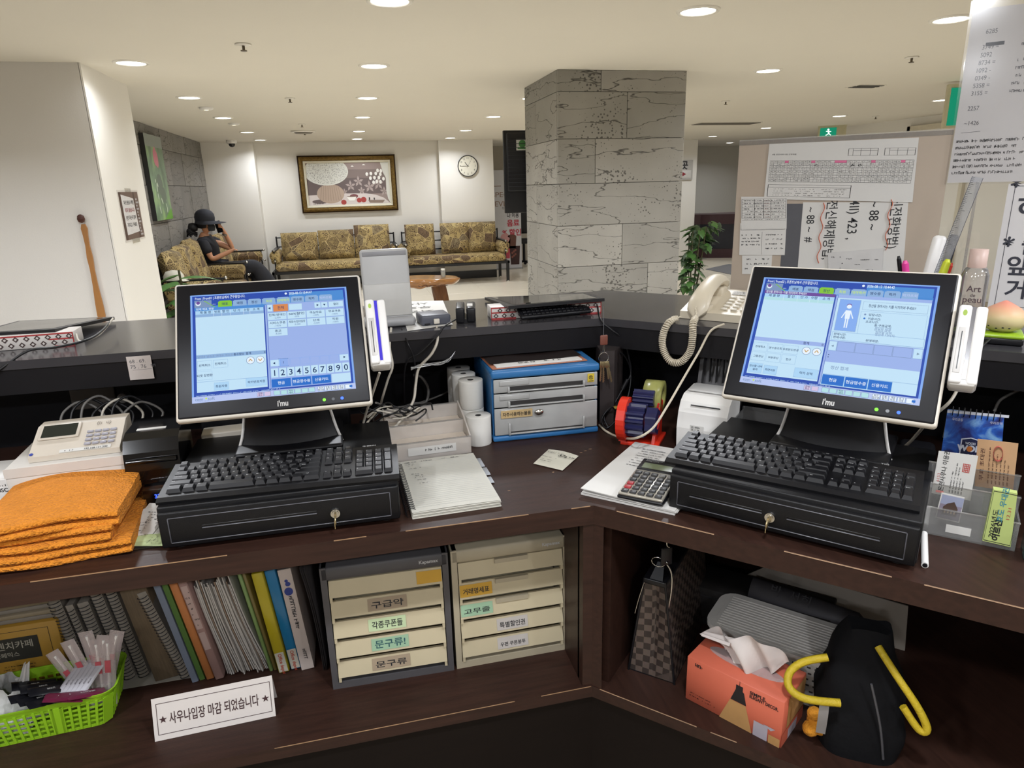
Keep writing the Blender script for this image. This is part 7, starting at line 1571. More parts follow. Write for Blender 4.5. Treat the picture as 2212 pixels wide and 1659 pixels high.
# green basket and its contents
LIME = pm('lime_basket', '8fbf22', .4, var=.05)
p0 = P(-75, 1640, SZ); p1 = P(212, 1632, SZ)
t = thing('lime_basket', 'lime green perforated plastic basket of sachets and straws', 'basket', (p0.x, p0.y + .004, SZ), 4)
Wb, Db, Hb = (p1 - p0).length * 1.03, .145, .085
def rr_out(w, d, r, n=6):
    o = []
    for cx_, cy_, a0_ in ((w - r, r, -90), (w - r, d - r, 0), (r, d - r, 90), (r, r, 180)):
        for k in range(n + 1): a = math.radians(a0_ + 90 * k / n); o.append((cx_ + r * math.cos(a), cy_ + r * math.sin(a)))
    return o
def ring_wall(g, z0, z1, s0, s1, th=.002):
    A = rr_out(Wb, Db, .03); n = len(A); c0 = (Wb / 2, Db / 2)
    def at2(z, s_, ins): return [(c0[0] + (x - c0[0]) * (s_ - ins), c0[1] + (y - c0[1]) * (s_ - ins * 1.5), z) for x, y in A]
    V = at2(z0, s0, 0) + at2(z1, s1, 0) + at2(z1, s1, th * 10) + at2(z0, s0, th * 10)
    g.add(V, [(a * n + i, a * n + (i + 1) % n, ((a + 1) % 4) * n + (i + 1) % n, ((a + 1) % 4) * n + i) for a in range(4) for i in range(n)], 0, False)
sc_ = lambda z: .88 + .12 * z / Hb
g = G(); g.prism([(Wb / 2 + (x - Wb / 2) * .88, Db / 2 + (y - Db / 2) * .88) for x, y in rr_out(Wb, Db, .03)], .0005, .004); g.obj('base', LIME, t)
g = G(); ring_wall(g, Hb - .014, Hb, sc_(Hb - .014), 1.03); ring_wall(g, Hb - .003, Hb + .003, 1.03, 1.05); g.obj('rim', LIME, t)
g = G()
for k in range(6): z = .003 + k * .0125; ring_wall(g, z, z + .0045, sc_(z), sc_(z + .0045))
A = rr_out(Wb, Db, .03, 3)
def wallpt(x, y, z): s_ = sc_(z); return Vector((Wb / 2 + (x - Wb / 2) * s_, Db / 2 + (y - Db / 2) * s_, z))
def bars(pts, wd):
    for (x, y, dx, dy) in pts:
        for zz_ in range(1): 
            a0_, a1_, b0_, b1_ = wallpt(x - dx * wd, y - dy * wd, .003), wallpt(x + dx * wd, y + dy * wd, .003), wallpt(x + dx * wd, y + dy * wd, Hb - .012), wallpt(x - dx * wd, y - dy * wd, Hb - .012)
            nrm = Vector((dy, -dx, 0)) * .002; g.add([a0_, a1_, b0_, b1_, a0_ + nrm, a1_ + nrm, b0_ + nrm, b1_ + nrm], [(0, 1, 2, 3), (7, 6, 5, 4), (0, 4, 5, 1), (1, 5, 6, 2), (2, 6, 7, 3), (3, 7, 4, 0)])
n_ = 13
bars([(.03 + (Wb - .06) * k / n_, 0, 1, 0) for k in range(n_ + 1)], .0028); bars([(Wb * .62, 0, 1, 0), (Wb * .12, 0, 1, 0)], .014); bars([(.03 + (Wb - .06) * k / n_, Db, 1, 0) for k in range(n_ + 1)], .0028); bars([(Wb, .03 + (Db - .06) * k / 6, 0, 1) for k in range(7)], .003); bars([(0, .03 + (Db - .06) * k / 6, 0, 1) for k in range(7)], .003)
for cx_, cy_, a in ((Wb - .0088, .0088, -45), (Wb - .0088, Db - .0088, 45)): bars([(cx_, cy_, math.cos(math.radians(a + 90)), math.sin(math.radians(a + 90)))], .012)
g.obj('lattice_wall', LIME, t)['kind'] = 'stuff'
bo = Vector((p0.x, p0.y + .004, SZ)); rr = random.Random(21)
def inb(u, v, z): return bo + Vector((u * Wb, v * Db, z))
SACB, SACW, SACM = pm('sachet_black', '17171b', .3), pm('sachet_white', 'aeacb2', .35), pm('sachet_maroon', '6a1f3c', .35)
def sachet(label, pos, rz, rx, ry, w, l, mt, lit, nm='stick_sachet', group='stick sachets in the basket', cat='sachet', txt=True):
    o = thing(nm, label, cat, M=Matrix.Translation(pos) @ Matrix.Rotation(math.radians(rz), 4, 'Z') @ Matrix.Rotation(math.radians(ry), 4, 'Y') @ Matrix.Rotation(math.radians(rx), 4, 'X'), group=group)
    g = G(); pillow(g, w, l, .008, None, p=6, n=6); g.obj('packet', mt, o)
    if txt: g = G(); g.scrib(-w * .3, -.004, w * .6, w * .22, .0046, 0, frame((0, 0, 0), (0, 1, 0), (-1, 0, 0)) if l > w else None, dens=.9); g.obj('print', lit, o)
    return o
PRW, PRD = pm('print_pale', 'b9b7b2', .5), pm('print_dim', '4a4048', .5)
for k in range(6): sachet(['black stick sachet leaning on the tissue bag', 'second black stick sachet in the basket', 'third black stick sachet in the basket', 'fourth black stick sachet in the basket', 'fifth black stick sachet near the rim', 'sixth black stick sachet at the front rim'][k], inb(.44 + .06 * (k % 3), .42 - .05 * k, .108 - .004 * k), -68 + 4 * k, -25, 15, .026, .085, SACB, PRW)
for k in range(6): sachet(['first white and maroon stick sachet in the row', 'second white and maroon stick sachet in the row', 'third white and maroon stick sachet in the row', 'fourth white and maroon stick sachet in the row', 'fifth white and maroon stick sachet in the row', 'sixth white and maroon stick sachet in the row'][k], inb(.66 + .032 * k, .42 - .01 * k, .100), -25, 40, 20, .017, .095, SACW, PRD)
for k in range(3): sachet(['maroon beverage sachet at the front rim', 'maroon beverage sachet beneath another one', 'maroon beverage sachet by the straws'][k], inb(.68 + .07 * k, .14 + .03 * k, .092 - .003 * k), -80 + 10 * k, -18, -10, .04, .075, SACM, PRW)
# straws in paper wrappers
STW_ = clear('wrapper_milky', (.9, .86, .86), .12, .2, .35, (.66, .58, .58)); STR = pm('straw_red', 'b8505a', .5)
for k in range(7):
    u, v = .80 + .035 * (k % 4), .45 + .08 * (k % 3); l = .165 + .012 * (k % 3); lean = [-24, -14, -4, 6, 14, 19, 1][k]
    o = thing('wrapped_utensil', ['wrapped utensil leaning left in the basket', 'wrapped utensil behind the stick sachets', 'wrapped utensil standing tallest in the basket', 'wrapped utensil with a red print, middle', 'wrapped utensil leaning right over the rim', 'wrapped utensil nearest the basket corner', 'short wrapped utensil in front'][k], 'utensil', M=Matrix.Translation(inb(u, v, .02)) @ Matrix.Rotation(math.radians(lean), 4, 'Y') @ Matrix.Rotation(math.radians(-6 + 4 * (k % 3)), 4, 'X'), group='wrapped utensils in the basket')
    g = G(); pillow(g, .03, l, .007, frame((0, 0, l / 2), (1, 0, 0), (0, 0, 1)), p=6, n=8); g.obj('wrapper', STW_, o); G().cyl((0, 0, .006), (0, 0, l - .012), .0035, n=8).obj('straw', WHT, o); G().box(-.006, .006, -.0045, -.004, l * .5, l * .68).obj('red_print', STR, o)
# white plastic bag
t = thing('plastic_bag', 'crumpled white plastic bag at the left of the lime basket', 'bag', inb(.24, .50, .012))
def bagf(u, v):
    a = u * 2 * math.pi; r = (.050 + .009 * math.sin(5 * a + 7 * v) + .008 * math.sin(11 * a + v * 15)) * (1.05 - .45 * v) ; return (r * 1.05 * math.cos(a), r * .8 * math.sin(a), v * .105 + .012 * math.sin(3 * a + 2) * v)
BAGW = pm('bag_white', 'c9c8c6', .35, var=.06, scale=20, bump=.5, bscale=30); G().grid(bagf, 40, 14).obj('sack', BAGW, t)
for s_, x in ((-1, -.022), (1, .035)): G().grid(lambda u, v, x=x, s_=s_: (x + .022 * (u - .5) * (1 - .5 * v) + s_ * .018 * v, .006 * math.sin(u * 9) - .01, .098 + v * .055), 6, 6).obj('tied_handle', BAGW, t)
g = G(); g.scrib(.02, .018, .03, .010, 0, 0, frame((.01, -.052, 0), (1, 0, .1), (0, 0, 1))); g.obj('print', INK, t)
# ================================================================== the lower shelf, right compartment
# checkered bag
def checker():
    m = bpy.data.materials.new('brown_checker'); m.use_nodes = True; nt = m.node_tree; b = nt.nodes['Principled BSDF']; tc = nt.nodes.new('ShaderNodeTexCoord'); ck = nt.nodes.new('ShaderNodeTexChecker'); ck.inputs['Scale'].default_value = 60; ck.inputs[1].default_value = (*lin('5c4f47'), 1); ck.inputs[2].default_value = (*lin('332a26'), 1)
    nt.links.new(tc.outputs['Object'], ck.inputs['Vector']); nz = nt.nodes.new('ShaderNodeTexNoise'); nz.inputs['Scale'].default_value = 30; mx = nt.nodes.new('ShaderNodeMix'); mx.data_type = 'RGBA'; mx.blend_type = 'MULTIPLY'; mx.inputs[0].default_value = .3; nt.links.new(ck.outputs[0], mx.inputs[6]); nt.links.new(nz.outputs['Color'], mx.inputs[7]); nt.links.new(mx.outputs[2], b.inputs['Base Color']); b.inputs['Roughness'].default_value = .45; return m
a, b = P(1358, 1445, SZ), P(1457, 1478, SZ); c_ = (a + b) / 2; W_ = (b - a).length
t = thing('checkered_handbag', 'dark brown checkered handbag with black trim on the shelf', 'handbag', M=Matrix.Translation(a) @ Matrix.Rotation(math.atan2(b.y - a.y, b.x - a.x), 4, 'Z'))
Hb_ = .265; L2 = .33
def gus(v): return W_ * (.5 - .29 * v)
g = G(); V = []; n = 8
for k in range(n + 1):
    v = k / n; h = gus(v); V += [(W_ / 2 - h, 0, Hb_ * v), (W_ / 2 - .004, .012 * math.sin(v * 3), Hb_ * v), (W_ / 2, .02 * math.sin(v * 3), Hb_ * v), (W_ / 2 + .004, .012 * math.sin(v * 3), Hb_ * v), (W_ / 2 + h, 0, Hb_ * v)]
g.add(V, [(k * 5 + i, k * 5 + i + 1, k * 5 + 6 + i, k * 5 + 5 + i) for k in range(n) for i in range(4)], 0, True); CHK = checker(); g.obj('gusset', CHK, t)
for s_ in (-1, 1):
    g = G(); g.grid(lambda u, v, s_=s_: (W_ / 2 + s_ * gus(v), u * L2, Hb_ * v), 4, 8, flip=s_ < 0); g.obj('side_panel', CHK, t)
    G().tube([(W_ / 2 + s_ * gus(k / 6), -.001, Hb_ * k / 6) for k in range(7)], .003, 6, sub=1).obj('piping', BLK, t)
G().box(0, W_, 0, L2, 0, .003).obj('base', BLK, t); G().rbox(W_ / 2 - gus(1) - .004, W_ / 2 + gus(1) + .004, -.004, L2, Hb_ - .014, Hb_, .003, 2).obj('top_band', BLK, t)
G().add([(W_ / 2 - .012, .0, Hb_), (W_ / 2 + .018, .0, Hb_), (W_ / 2 + .012, .03, Hb_ + .03), (W_ / 2 - .004, .03, Hb_ + .03)], [(0, 1, 2, 3)]).obj('strap_tab', BLK, t)
G().tube([(W_ / 2 + .0 + .016 * math.cos(q), .02, Hb_ + .035 + .012 * math.sin(q)) for q in np.linspace(0, 6.283, 13)[:-1]], .0014, 6, closed=True, sub=1).obj('ring', CHROME, t)
G().tube([(W_ / 2 + .01, .02, Hb_ + .045), (W_ / 2 + .03, .02, Hb_ + .02), (W_ / 2 + .035, .015, Hb_ - .02), (W_ / 2 + .03, .01, Hb_ - .08)], .0025, 6).obj('chain', CHROME, t)
G().tube([(W_ / 2 - gus(1), -.002, Hb_ - .01), (W_ / 2 - gus(1) - .012, -.004, Hb_ - .06), (W_ / 2 - gus(1) - .02, -.004, Hb_ - .1)], .0016, 6).obj('zip_cord', CHROME, t)
p = PV(1440, 1195, RW(0, .12, 0), RD); t = thing('hook_strap', 'black leather strap hanging from a hook under the desk edge', 'strap', (p.x, p.y, p.z)); G().tube([(0, 0, .045), (0, 0, .02), (.01, 0, .012)], .002, 6).obj('hook', CHROME, t); G().rbox(-.014, .014, -.003, .003, -.03, .015, .004, 2).obj('strap', BLK, t); G().lathe([(.0001, 0), (.004, .001), (.0001, .003)], 10, M=frame((0, -.003, -.022), (1, 0, 0), (0, 0, 1), (0, -1, 0))).obj('rivet', CHROME, t)
# tissue box
a, b, c_ = P(1480, 1508, SZ), P(1685, 1617, SZ), P(1742, 1552, SZ)
ux_ = (b - a).normalized(); W_ = (b - a).length; dpt = abs((c_ - b).dot(Vector((-ux_.y, ux_.x, 0)))); Ht = .115
t = thing('tissue_box', 'coral tissue box with lamp print and a tissue pulled out', 'tissue box', M=frame(a, ux_, Vector((-ux_.y, ux_.x, 0)), (0, 0, 1)))
COR = pm('coral_card', 'c8644b', .55, var=.04); G().rbox(0, W_, 0, dpt, 0, Ht, .0015, 1).obj('carton', COR, t)
Mx = frame((0, -.0006, 0), (1, 0, 0), (0, 0, 1)); X = lambda q: W_ * q
g = G(); g.add([(X(.38), 0, 0), (X(.72), 0, 0), (X(.64), Ht * .52, 0), (X(.48), Ht * .52, 0)], [(0, 1, 2, 3)], 0, False, Mx); g.obj('lamp_beam', pm('print_ochre', 'b58a56', .55), t)
g = G(); g.add([(X(.485), Ht * .53, .0002), (X(.645), Ht * .53, .0002), (X(.615), Ht * .78, .0002), (X(.60), Ht * .8, .0002), (X(.6), Ht * .9, .0002), (X(.53), Ht * .9, .0002), (X(.53), Ht * .8, .0002)], [tuple(range(7))], 0, False, Mx); g.line(X(.565), Ht * .9, X(.565), Ht, .001, .0002, 0, Mx); g.obj('lamp_print', pm('print_black', '1c1518', .6), t); g = G(); g.text('SIMPLE,', X(.67), Ht * .84, .011, .0004, 0, Mx, bold=.03); g.text('ELEGANT DECOR.', X(.67), Ht * .76, .011, .0004, 0, Mx, bold=.03, w=X(.28))
g.scrib(X(.05), Ht * .84, .018, .012, .0003, 0, Mx); g.scrib(X(.12), Ht * .85, .02, .006, .0003, 0, Mx); g.scrib(X(.05), Ht * .13, .06, .004, .0003, 0, Mx); g.scrib(X(.05), Ht * .2, .05, .003, .0003, 0, Mx); g.obj('dark_print', pm('print_black', '1c1518', .6), t)
g = G(); g.rect(X(.88), 0, X(.99), Ht * .18, 0, 0, Mx); g.obj('corner_print', MATS['print_ochre'], t)
g = G(); g.rect(X(.73), 0, X(.87), Ht * .32, .0002, 0, Mx); g.add([(X(.82), Ht * .34, .0003), (X(.94), Ht * .34, .0003), (X(.9), Ht * .27, .0003)], [(0, 1, 2)], 0, False, Mx); g.obj('cup_print', pm('print_lilac', 'a9a2ac', .6), t)
Ms = frame((W_ + .0006, 0, 0), (0, 1, 0), (0, 0, 1)); g = G(); g.rect(.0, .0, dpt, Ht * .28, 0, 0, Ms); g.rect(dpt * .3, 0, dpt * .7, Ht * .22, .0002, 1, Ms); g.rect(dpt * .2, Ht * .3, dpt * .98, Ht * .95, 0, 2, Ms); g.obj('end_print', [COR, MATS['print_lilac'], MATS['print_ochre']], t)
G().prism([(W_ / 2 + .085 * math.cos(q), dpt / 2 + .022 * math.sin(q)) for q in np.linspace(0, 6.283, 25)[:-1]], Ht - .001, Ht + .0006).obj('opening', clear('film', (.9, .9, .9), .25, .1, .3), t)
rr = random.Random(2)
def tis(u, v):
    x = W_ / 2 + (u - .5) * (.11 + .06 * v) - .03 * v * (1 - u); y = dpt / 2 + .02 * math.sin(u * 7 + 1) * (1 - .3 * v) + .012 * math.sin(u * 17 + v * 5) + .008 * (v - .5); z = Ht + .0005 + v * (.075 - .05 * abs(u - .62) ** 1.2 * 2) + .006 * math.sin(u * 11) * v
    return (x, y, max(Ht + .0005, z))
TIS = pm('tissue', 'c9bfb9', .85, var=.03); G().grid(tis, 30, 12).obj('tissue', TIS, t); G().grid(lambda u, v: (W_ / 2 - .03 - .07 * v, dpt / 2 - .01 + .03 * (u - .5) * (1 - .5 * v), Ht + .045 - .012 * v + .006 * math.sin(u * 9)), 8, 8).obj('tissue_corner', TIS, t)
# woven lidded basket behind
a = P(1522, 1345, SZ + .13); 
t = thing('lidded_basket', 'grey woven plastic basket with a ribbed lid behind the tissue box', 'basket', M=frame((a.x, a.y, SZ), ux_, Vector((-ux_.y, ux_.x, 0)), (0, 0, 1)) @ Matrix.Rotation(math.radians(8), 4, 'Z'))
GRB = pm('grey_basket', 'b2aea8', .5, var=.05); Wk, Dk, Hk = .30, .16, .12
def rrx(w, d, r, n=5, s_=1.0):
    o = []
    for cx_, cy_, a0_ in ((w - r, r, -90), (w - r, d - r, 0), (r, d - r, 90), (r, r, 180)):
        for k in range(n + 1): q = math.radians(a0_ + 90 * k / n); o.append((w / 2 + (cx_ + r * math.cos(q) - w / 2) * s_, d / 2 + (cy_ + r * math.sin(q) - d / 2) * s_))
    return o
A0, A1 = rrx(Wk, Dk, .035, s_=.86), rrx(Wk, Dk, .035, s_=.97); n = len(A0)
G().add([(x, y, 0) for x, y in A0] + [(x, y, Hk) for x, y in A1], [(i, (i + 1) % n, n + (i + 1) % n, n + i) for i in range(n)]).obj('wall', GRB, t)
sl_ = pm('weave_gap', '33302e', .7)
for r in range(6):
    z = Hk - .018 - r * .016; s_ = .86 + .11 * z / Hk + .004; B_ = rrx(Wk, Dk, .035, 5, s_); g = G()
    for i in range(n):
        p0_, p1_ = Vector(B_[i]), Vector(B_[(i + 1) % n]); L_ = (p1_ - p0_).length; m_ = max(1, int(L_ / .015)); 
        for q in range(m_): u0_, u1_ = (q + .15 + .25 * (r % 2)) / m_, (q + .65 + .25 * (r % 2)) / m_; e0_, e1_ = p0_.lerp(p1_, u0_), p0_.lerp(p1_, min(1, u1_)); g.quad((e0_.x, e0_.y, z), (e1_.x, e1_.y, z), (e1_.x, e1_.y, z + .005), (e0_.x, e0_.y, z + .005))
    g.obj('weave_slot', sl_, t)['kind'] = 'stuff'
G().prism(rrx(Wk, Dk, .04, s_=1.03), Hk - .004, Hk + .008).obj('lid_rim', GRB, t); G().prism(rrx(Wk, Dk, .04, s_=.9), Hk + .008, Hk + .010).obj('lid_top', GRB, t)
rm = G().rbox(0, Wk * .84, 0, .004, 0, .003, .001, 1).mesh('lid_rib', GRB)
for k in range(13): link('lid_rib', rm, t, (Wk * .08, Dk * .09 + k * Dk * .064, Hk + .0095))
# black cooler bag with yellow handles
f0 = P(1800, 1640, SZ); t = thing('cooler_bag', 'black fabric bag with yellow webbing handles', 'bag', M=frame(RW(*UV(f0), SZ) + Vector((0, .01, 0)), RE, RD, (0, 0, 1)) @ Matrix.Rotation(math.radians(12), 4, 'Z') @ Matrix.Translation((-.02, 0, 0)))
FABK = pm('bag_black', '0a0a0d', .85, spec=.2, var=.15, bump=.3, bscale=25); YEL = pm('yellow_webbing', 'c2a81e', .6, var=.1, bump=.3, bscale=120)
def bag2(u, v):
    q = u * 2 * math.pi; w, d = (.078 + .012 * math.sin(v * 3)) * (1 - .5 * v ** 2), .085 * (1 - .75 * v ** 1.6) + .004; c1, s1 = math.cos(q), math.sin(q)
    return (.075 + w * math.copysign(abs(c1) ** .5, c1) + .004 * math.sin(v * 14 + q * 2), .09 + d * math.copysign(abs(s1) ** .5, s1) + .01 * v, v * .255 + .004 * math.sin(q * 3) * v)
g = G(); g.grid(bag2, 36, 14); g.add([bag2(i / 36, 1) for i in range(36)], [tuple(range(36))]); g.obj('body', FABK, t)
G().tube([(.0, .045, .20), (-.045, .035, .185), (-.07, .02, .165), (-.07, .0, .145), (-.04, -.012, .135), (.025, -.004, .135)], .008, 8).obj('handle', YEL, t)
G().tube([(.09, .06, .235), (.12, .02, .205), (.16, -.0, .155), (.178, -.006, .118), (.165, -.004, .112), (.135, .004, .15)], .0075, 8).obj('handle', YEL, t)
G().tube([(.075, .0, .19), (.10, -.002, .1), (.115, .0, .02)], .0025, 6).obj('zip', pm('zip_grey', '4a4a4e', .4), t)
G().grid(lambda u, v: (-.012 + .018 * u, -.004 - .004 * math.sin(v * 4), .135 - .085 * v), 3, 8).obj('care_tag', pm('tag_grey', '8a8684', .6), t)
f1 = P(1768, 1592, SZ); t = thing('plush_charm', 'small orange plush charm hanging beside the black bag', 'charm', (f1.x, f1.y, SZ))
ORP = pm('orange_plush', 'd08a20', .9, bump=.6, bscale=150)
bm_ = bmesh.new()
for c__, r_ in (((0, 0, .028), .02), ((-.016, 0, .02), .012), ((.018, -.004, .016), .013), ((.008, -.002, .045), .014), ((-.012, .0, .046), .011), ((.026, -.004, .007), .008)): bmesh.ops.create_icosphere(bm_, subdivisions=2, radius=r_ * 1.4, matrix=Matrix.Translation(Vector(c__) * 1.4))
G().bm(bm_, 0, True).obj('body', ORP, t)
# envelope, roll and papers at the back of the compartment
def qv(px, py, v): p = PV(px, py, RW(0, v, 0), RD); return p
Q = [qv(1955, 1402, .50), qv(1606, 1245, .50), qv(1660, 1222, .52), qv(1962, 1310, .52)]
t = thing('grey_envelope', 'large grey paper folder standing behind the woven basket', 'folder', (Q[0].x, Q[0].y, SZ)); o_ = t.location.copy()
V_ = [Vector(q) - o_ for q in Q]; low = [V_[0] + Vector((-.0, 0, 0)), Vector((V_[1].x, V_[1].y, 0.002))]
bk = RD * .004; F4 = [Vector((V_[0].x, V_[0].y, 0)), Vector((V_[1].x, V_[1].y, 0)), V_[1], V_[2], V_[3], V_[0]]
G().add(F4 + [p + bk for p in F4], [(0, 5, 4, 3, 2, 1), (6, 7, 8, 9, 10, 11)] + [(i, (i + 1) % 6, 6 + (i + 1) % 6, 6 + i) for i in range(6)]).obj('sheet', pm('folder_grey', '8c847a', .7, var=.06, scale=6), t)
a, b = qv(1622, 1270, .40), qv(1850, 1350, .40); t = thing('grey_pouch', 'dark grey long pouch with handwritten name on top of the papers', 'pouch', a); d_ = b - a
G().cyl((0, 0, 0), d_, .03, n=18).lathe([(.03, 0), (.02, .014), (.0001, .02)], 18, M=Matrix.Translation(d_) @ d_.to_track_quat('Z', 'Y').to_matrix().to_4x4()).obj('pouch', pm('pouch_grey', '38363a', .7), t)
x_ = d_.normalized(); n_ = Vector((-.5, -.6, .62)); y_ = (n_ - x_ * n_.dot(x_)).normalized(); z__ = y_; y2 = z__.cross(x_)
g = G(); g.text('박  서희', .05, .0, .03, 0, M=frame(z__ * .0305, x_, y2, z__)); g.obj('name', pm('ink', '1c1c20', .6), t)
G().box(-.0, .0001, 0, .0001, 0, .0001).obj('stopper', BLK, t) if 0 else None
p_ = P(1760, 1400, SZ); t = thing('file_stack', 'dark box file supporting the pouch at the back of the shelf', 'box', M=frame(RW(.10, .36, SZ), RE, RD, (0, 0, 1))); G().rbox(0, .36, 0, .12, 0, .11, .003, 1).obj('body', pm('dark_box', '1d1a19', .7), t); G().box(.002, .358, -.0006, 0, .085, .088).obj('seam', pm('seam_dark', '2a2a2e', .5), t)
# ================================================================== cables
CW, CB, CG = pm('cable_white', 'c9c2b4', .45), pm('cable_black', '131316', .45), pm('cable_grey', '6f6c68', .45)
def cable(label, pts, r, mt, n=6, ex=None):
    t = thing('cable', label, 'cable', pts[0]); G().tube([p - pts[0] for p in pts], r, n, sub=6).obj('wire', mt, t); return t
def Y_(l): return [PY(a, b, c) for a, b, c in l]
def V_r(l): return [PV(a, b, RW(0, c, 0), RD) for a, b, c in l]
cable('white cable dropping from the left card reader', Y_([(820, 805, 1.58), (805, 850, 1.62), (790, 895, 1.68), (785, 920, 1.70), (800, 905, 1.74), (822, 880, 1.80)]), .003, CW)
cable('white cable running down from the tablet dock', Y_([(845, 708, 1.83), (842, 750, 1.80), (848, 790, 1.78), (838, 820, 1.79), (826, 860, 1.82), (820, 885, 1.9)]), .0032, CW)
cable('thick white cable from the slate reader box down to the desk', Y_([(943, 705, 1.85), (945, 735, 1.79), (932, 765, 1.78), (905, 795, 1.79), (898, 830, 1.79), (893, 865, 1.77), (872, 900, 1.74), (850, 925, 1.72)]), .0038, CW)
cable('thin black cable from the tablet dock crossing below the ledge', Y_([(868, 710, 1.85), (880, 740, 1.79), (893, 770, 1.79), (897, 800, 1.80), (894, 830, 1.82), (888, 870, 1.86)]), .0022, CB)
cable('black cable from the swipe reader sagging to the left', Y_([(985, 690, 1.855), (960, 705, 1.80), (945, 725, 1.79), (910, 760, 1.79), (880, 780, 1.80), (873, 820, 1.83), (874, 870, 1.9)]), .0024, CB)
cable('grey hooked cable loop hanging behind the paper rolls', Y_([(893, 810, 1.97), (910, 815, 1.97), (925, 840, 1.97), (920, 868, 1.96), (895, 872, 1.94), (870, 880, 1.9)]), .0045, CG)
cable('white power cable lying behind the left monitor', Y_([(812, 870, 1.75), (850, 880, 1.85), (900, 872, 1.95), (960, 850, 2.0), (1010, 820, 2.03)]), .003, CG)
t = thing('clear_tie', 'strip of clear plastic wrap tied round the cables under the ledge', 'plastic strip', PY(890, 798, 1.785)); o_ = t.location.copy(); q = Y_([(888, 798, 1.785), (912, 790, 1.785), (950, 785, 1.79), (970, 778, 1.80), (985, 757, 1.81)]); g = G(); [g.tube([p - o_ + Vector((0, .002 * k, .004 * math.sin(i * 2.3 + k * 2))) for i, p in enumerate(q)], .0012 + .0004 * (k % 2), 5) for k in range(5)]; g.obj('strip', clear('wrap', (.85, .85, .85), .35, .15, .2), t)
# tangle of adapters behind the left monitor
t = thing('power_strip', 'white power strip with plugs half hidden behind the left monitor', 'power strip', PY(800, 905, 1.80)); t.location.z = D; G().rbox(-.06, .17, -.02, .03, 0, .035, .006).obj('body', OFFW, t)
for k in range(3): G().rbox(-.03 + k * .055, .005 + k * .055, -.015, .02, .033, .06, .005).obj('plug', [BLK, WHT, BLK][k], t); G().rbox(.012 + k * .055, .018 + k * .055, -.006, .006, .034, .042, .002).obj('switch', em('neon_red', 'd0401a', 1.2), t)
rr = random.Random(31)
for k in range(7):
    c = PY(815 + 14 * k, 885 + 6 * (k % 3), 1.72); pts = [c + Vector((.045 * math.cos(a + k), .02 * math.sin(a + k), .012 * math.sin(2 * a + k) + .0)) for a in np.linspace(0, 5, 7)]
    cable(['black cable coil nearest the left monitor', 'white cable coil behind the left monitor', 'second black cable coil by the power strip', 'third black cable coil by the power strip', 'second white cable coil by the power strip', 'fourth black cable coil near the card tray', 'last black cable coil near the card tray'][k], pts, .0022, [CB, CW, CB, CB, CW, CB, CB][k])
# cables behind the keypad terminal
for k in range(7):
    a, b = 130 + 22 * k, 905 - 4 * (k % 2); pts = Y_([(a, 918, 1.78), (a + 8, 890 - 8 * (k % 3), 1.80), (a + 45, 868 - 6 * (k % 3), 1.83), (a + 90, 890, 1.84), (a + 105 - 6 * k, 925, 1.82)])
    cable(['grey cable arching behind the keypad terminal, leftmost', 'black cable arching behind the keypad terminal', 'second grey cable behind the keypad terminal', 'second black cable behind the keypad terminal', 'pale cable bundle strand behind the terminal', 'third black cable toward the glossy printer', 'grey cable nearest the glossy printer'][k], pts, .0032, [CG, CB, CG, CB, CW, CB, CG][k])
t = thing('wall_socket', 'grey power socket panel on the inner counter wall', 'socket', PY(200, 860, BP + OY - .004)); G().rbox(-.055, .06, -.004, .003, -.03, .03, .004).obj('plate', pm('socket_grey', '5d5852', .6), t); G().cyl((.085, -.03, .0), (.085, .003, .0), .014, n=14).obj('round_plug', CG, t)
cable('black cable from the left tablet trailing off the ledge', Y_([(245, 686, 2.12), (220, 715, 1.95), (185, 735, 1.86), (120, 750, 1.83), (60, 758, 1.82), (0, 798, 1.80), (-30, 815, 1.80)]), .003, CB)
cable('white cable beside the left tablet', Y_([(244, 688, 2.1), (215, 722, 1.93), (175, 738, 1.87), (165, 722, 1.95)]), .0028, CW)
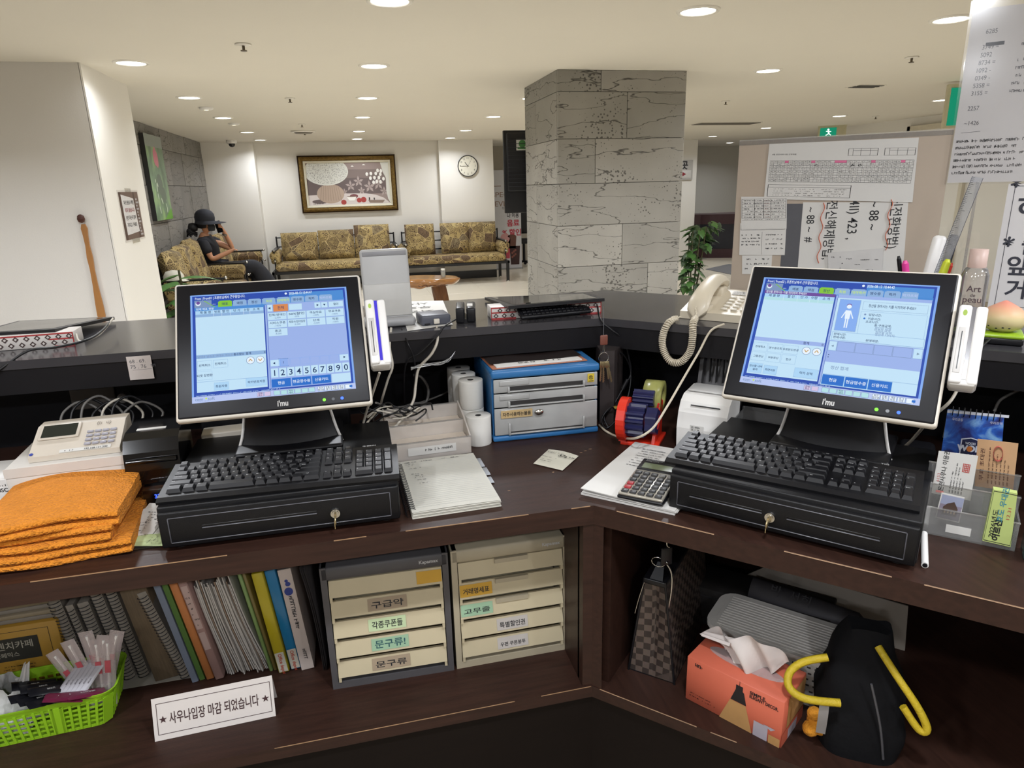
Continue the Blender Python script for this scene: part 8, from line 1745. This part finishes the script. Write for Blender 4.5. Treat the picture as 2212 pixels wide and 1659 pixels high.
# cables in the corner
cable('black cable from the pillar-side tablet down to the desk corner', Y_([(1290, 655, 1.90), (1297, 690, 1.80), (1320, 712, 1.775), (1347, 735, 1.775), (1360, 780, 1.78), (1362, 810, 1.78), (1345, 840, 1.76), (1325, 875, 1.74), (1305, 900, 1.72), (1315, 925, 1.70)]), .003, CB)
cable('thin black cable looped beside the tape dispenser', Y_([(1320, 760, 1.76), (1345, 765, 1.77), (1362, 800, 1.78), (1358, 850, 1.76), (1340, 890, 1.72), (1320, 880, 1.71), (1300, 905, 1.70), (1310, 925, 1.69), (1335, 905, 1.69)]), .0024, CB)
t = thing('ferrite_plug', 'black inline plug on the corner cable', 'plug', PY(1350, 830, 1.765)); G().cyl((.008, 0, .014), (-.008, 0, -.014), .006, n=12).obj('body', CB, t)
t = thing('cable_tie', 'yellow twist tie on the corner cables', 'tie', PY(1330, 880, 1.715)); G().lathe([(.006, -.003), (.008, 0), (.006, .003)], 12).obj('band', pm('tie_yellow', 'a58a3a', .6), t)
cable('cream telephone line crossing in front of the tape dispenser', V_r([(1565, 700, .54), (1535, 715, .53), (1510, 760, .50), (1475, 820, .43), (1440, 880, .36), (1410, 925, .315), (1375, 946, .30)]) + [P(1340, 945, D + .004), P(1310, 932, D + .004), P(1295, 918, D + .004)], .0033, pm('cable_cream', 'cfc4ae', .45))
cable('white cable from the right card reader dipping to the desk', V_r([(2068, 842, .46), (2050, 870, .42), (2010, 905, .44), (1960, 960, .50), (1925, 978, .52), (1885, 970, .52), (1858, 945, .52), (1855, 915, .5), (1870, 900, .48)]), .0034, CW)
for k in range(3): cable(['white knotted cable loop under the right monitor', 'second white knotted loop under the right monitor', 'third white knotted loop under the right monitor'][k], V_r([(1850 + 12 * k, 895, .46), (1838 + 14 * k, 908, .455), (1852 + 14 * k, 922 + 4 * k, .45), (1872 + 12 * k, 910, .455), (1862 + 10 * k, 893, .46)]), .003, CW)
cable('grey cable trailing left under the right monitor', V_r([(1850, 900, .47), (1820, 920, .5), (1790, 930, .52), (1762, 922, .54)]), .003, CG)
for k in range(3): cable(['thin black wire behind the right keyboard, left one', 'thin black wire behind the right keyboard, middle one', 'thin black wire behind the right keyboard, right one'][k], V_r([(1815 + 8 * k, 895, .5), (1822 + 4 * k, 930, .5), (1800 + 22 * k, 955, .46), (1830 + 10 * k, 975, .42)]), .0018, CB)
cable('grey cable at the right end rising to the ledge', V_r([(2212, 838, .62), (2185, 850, .62), (2160, 865, .62), (2148, 888, .62)]), .0035, CG)
cable('black power lead from the lime-topped box', V_r([(2138, 733, .60), (2125, 745, .57), (2112, 760, .55), (2105, 790, .6)]), .0026, CB)
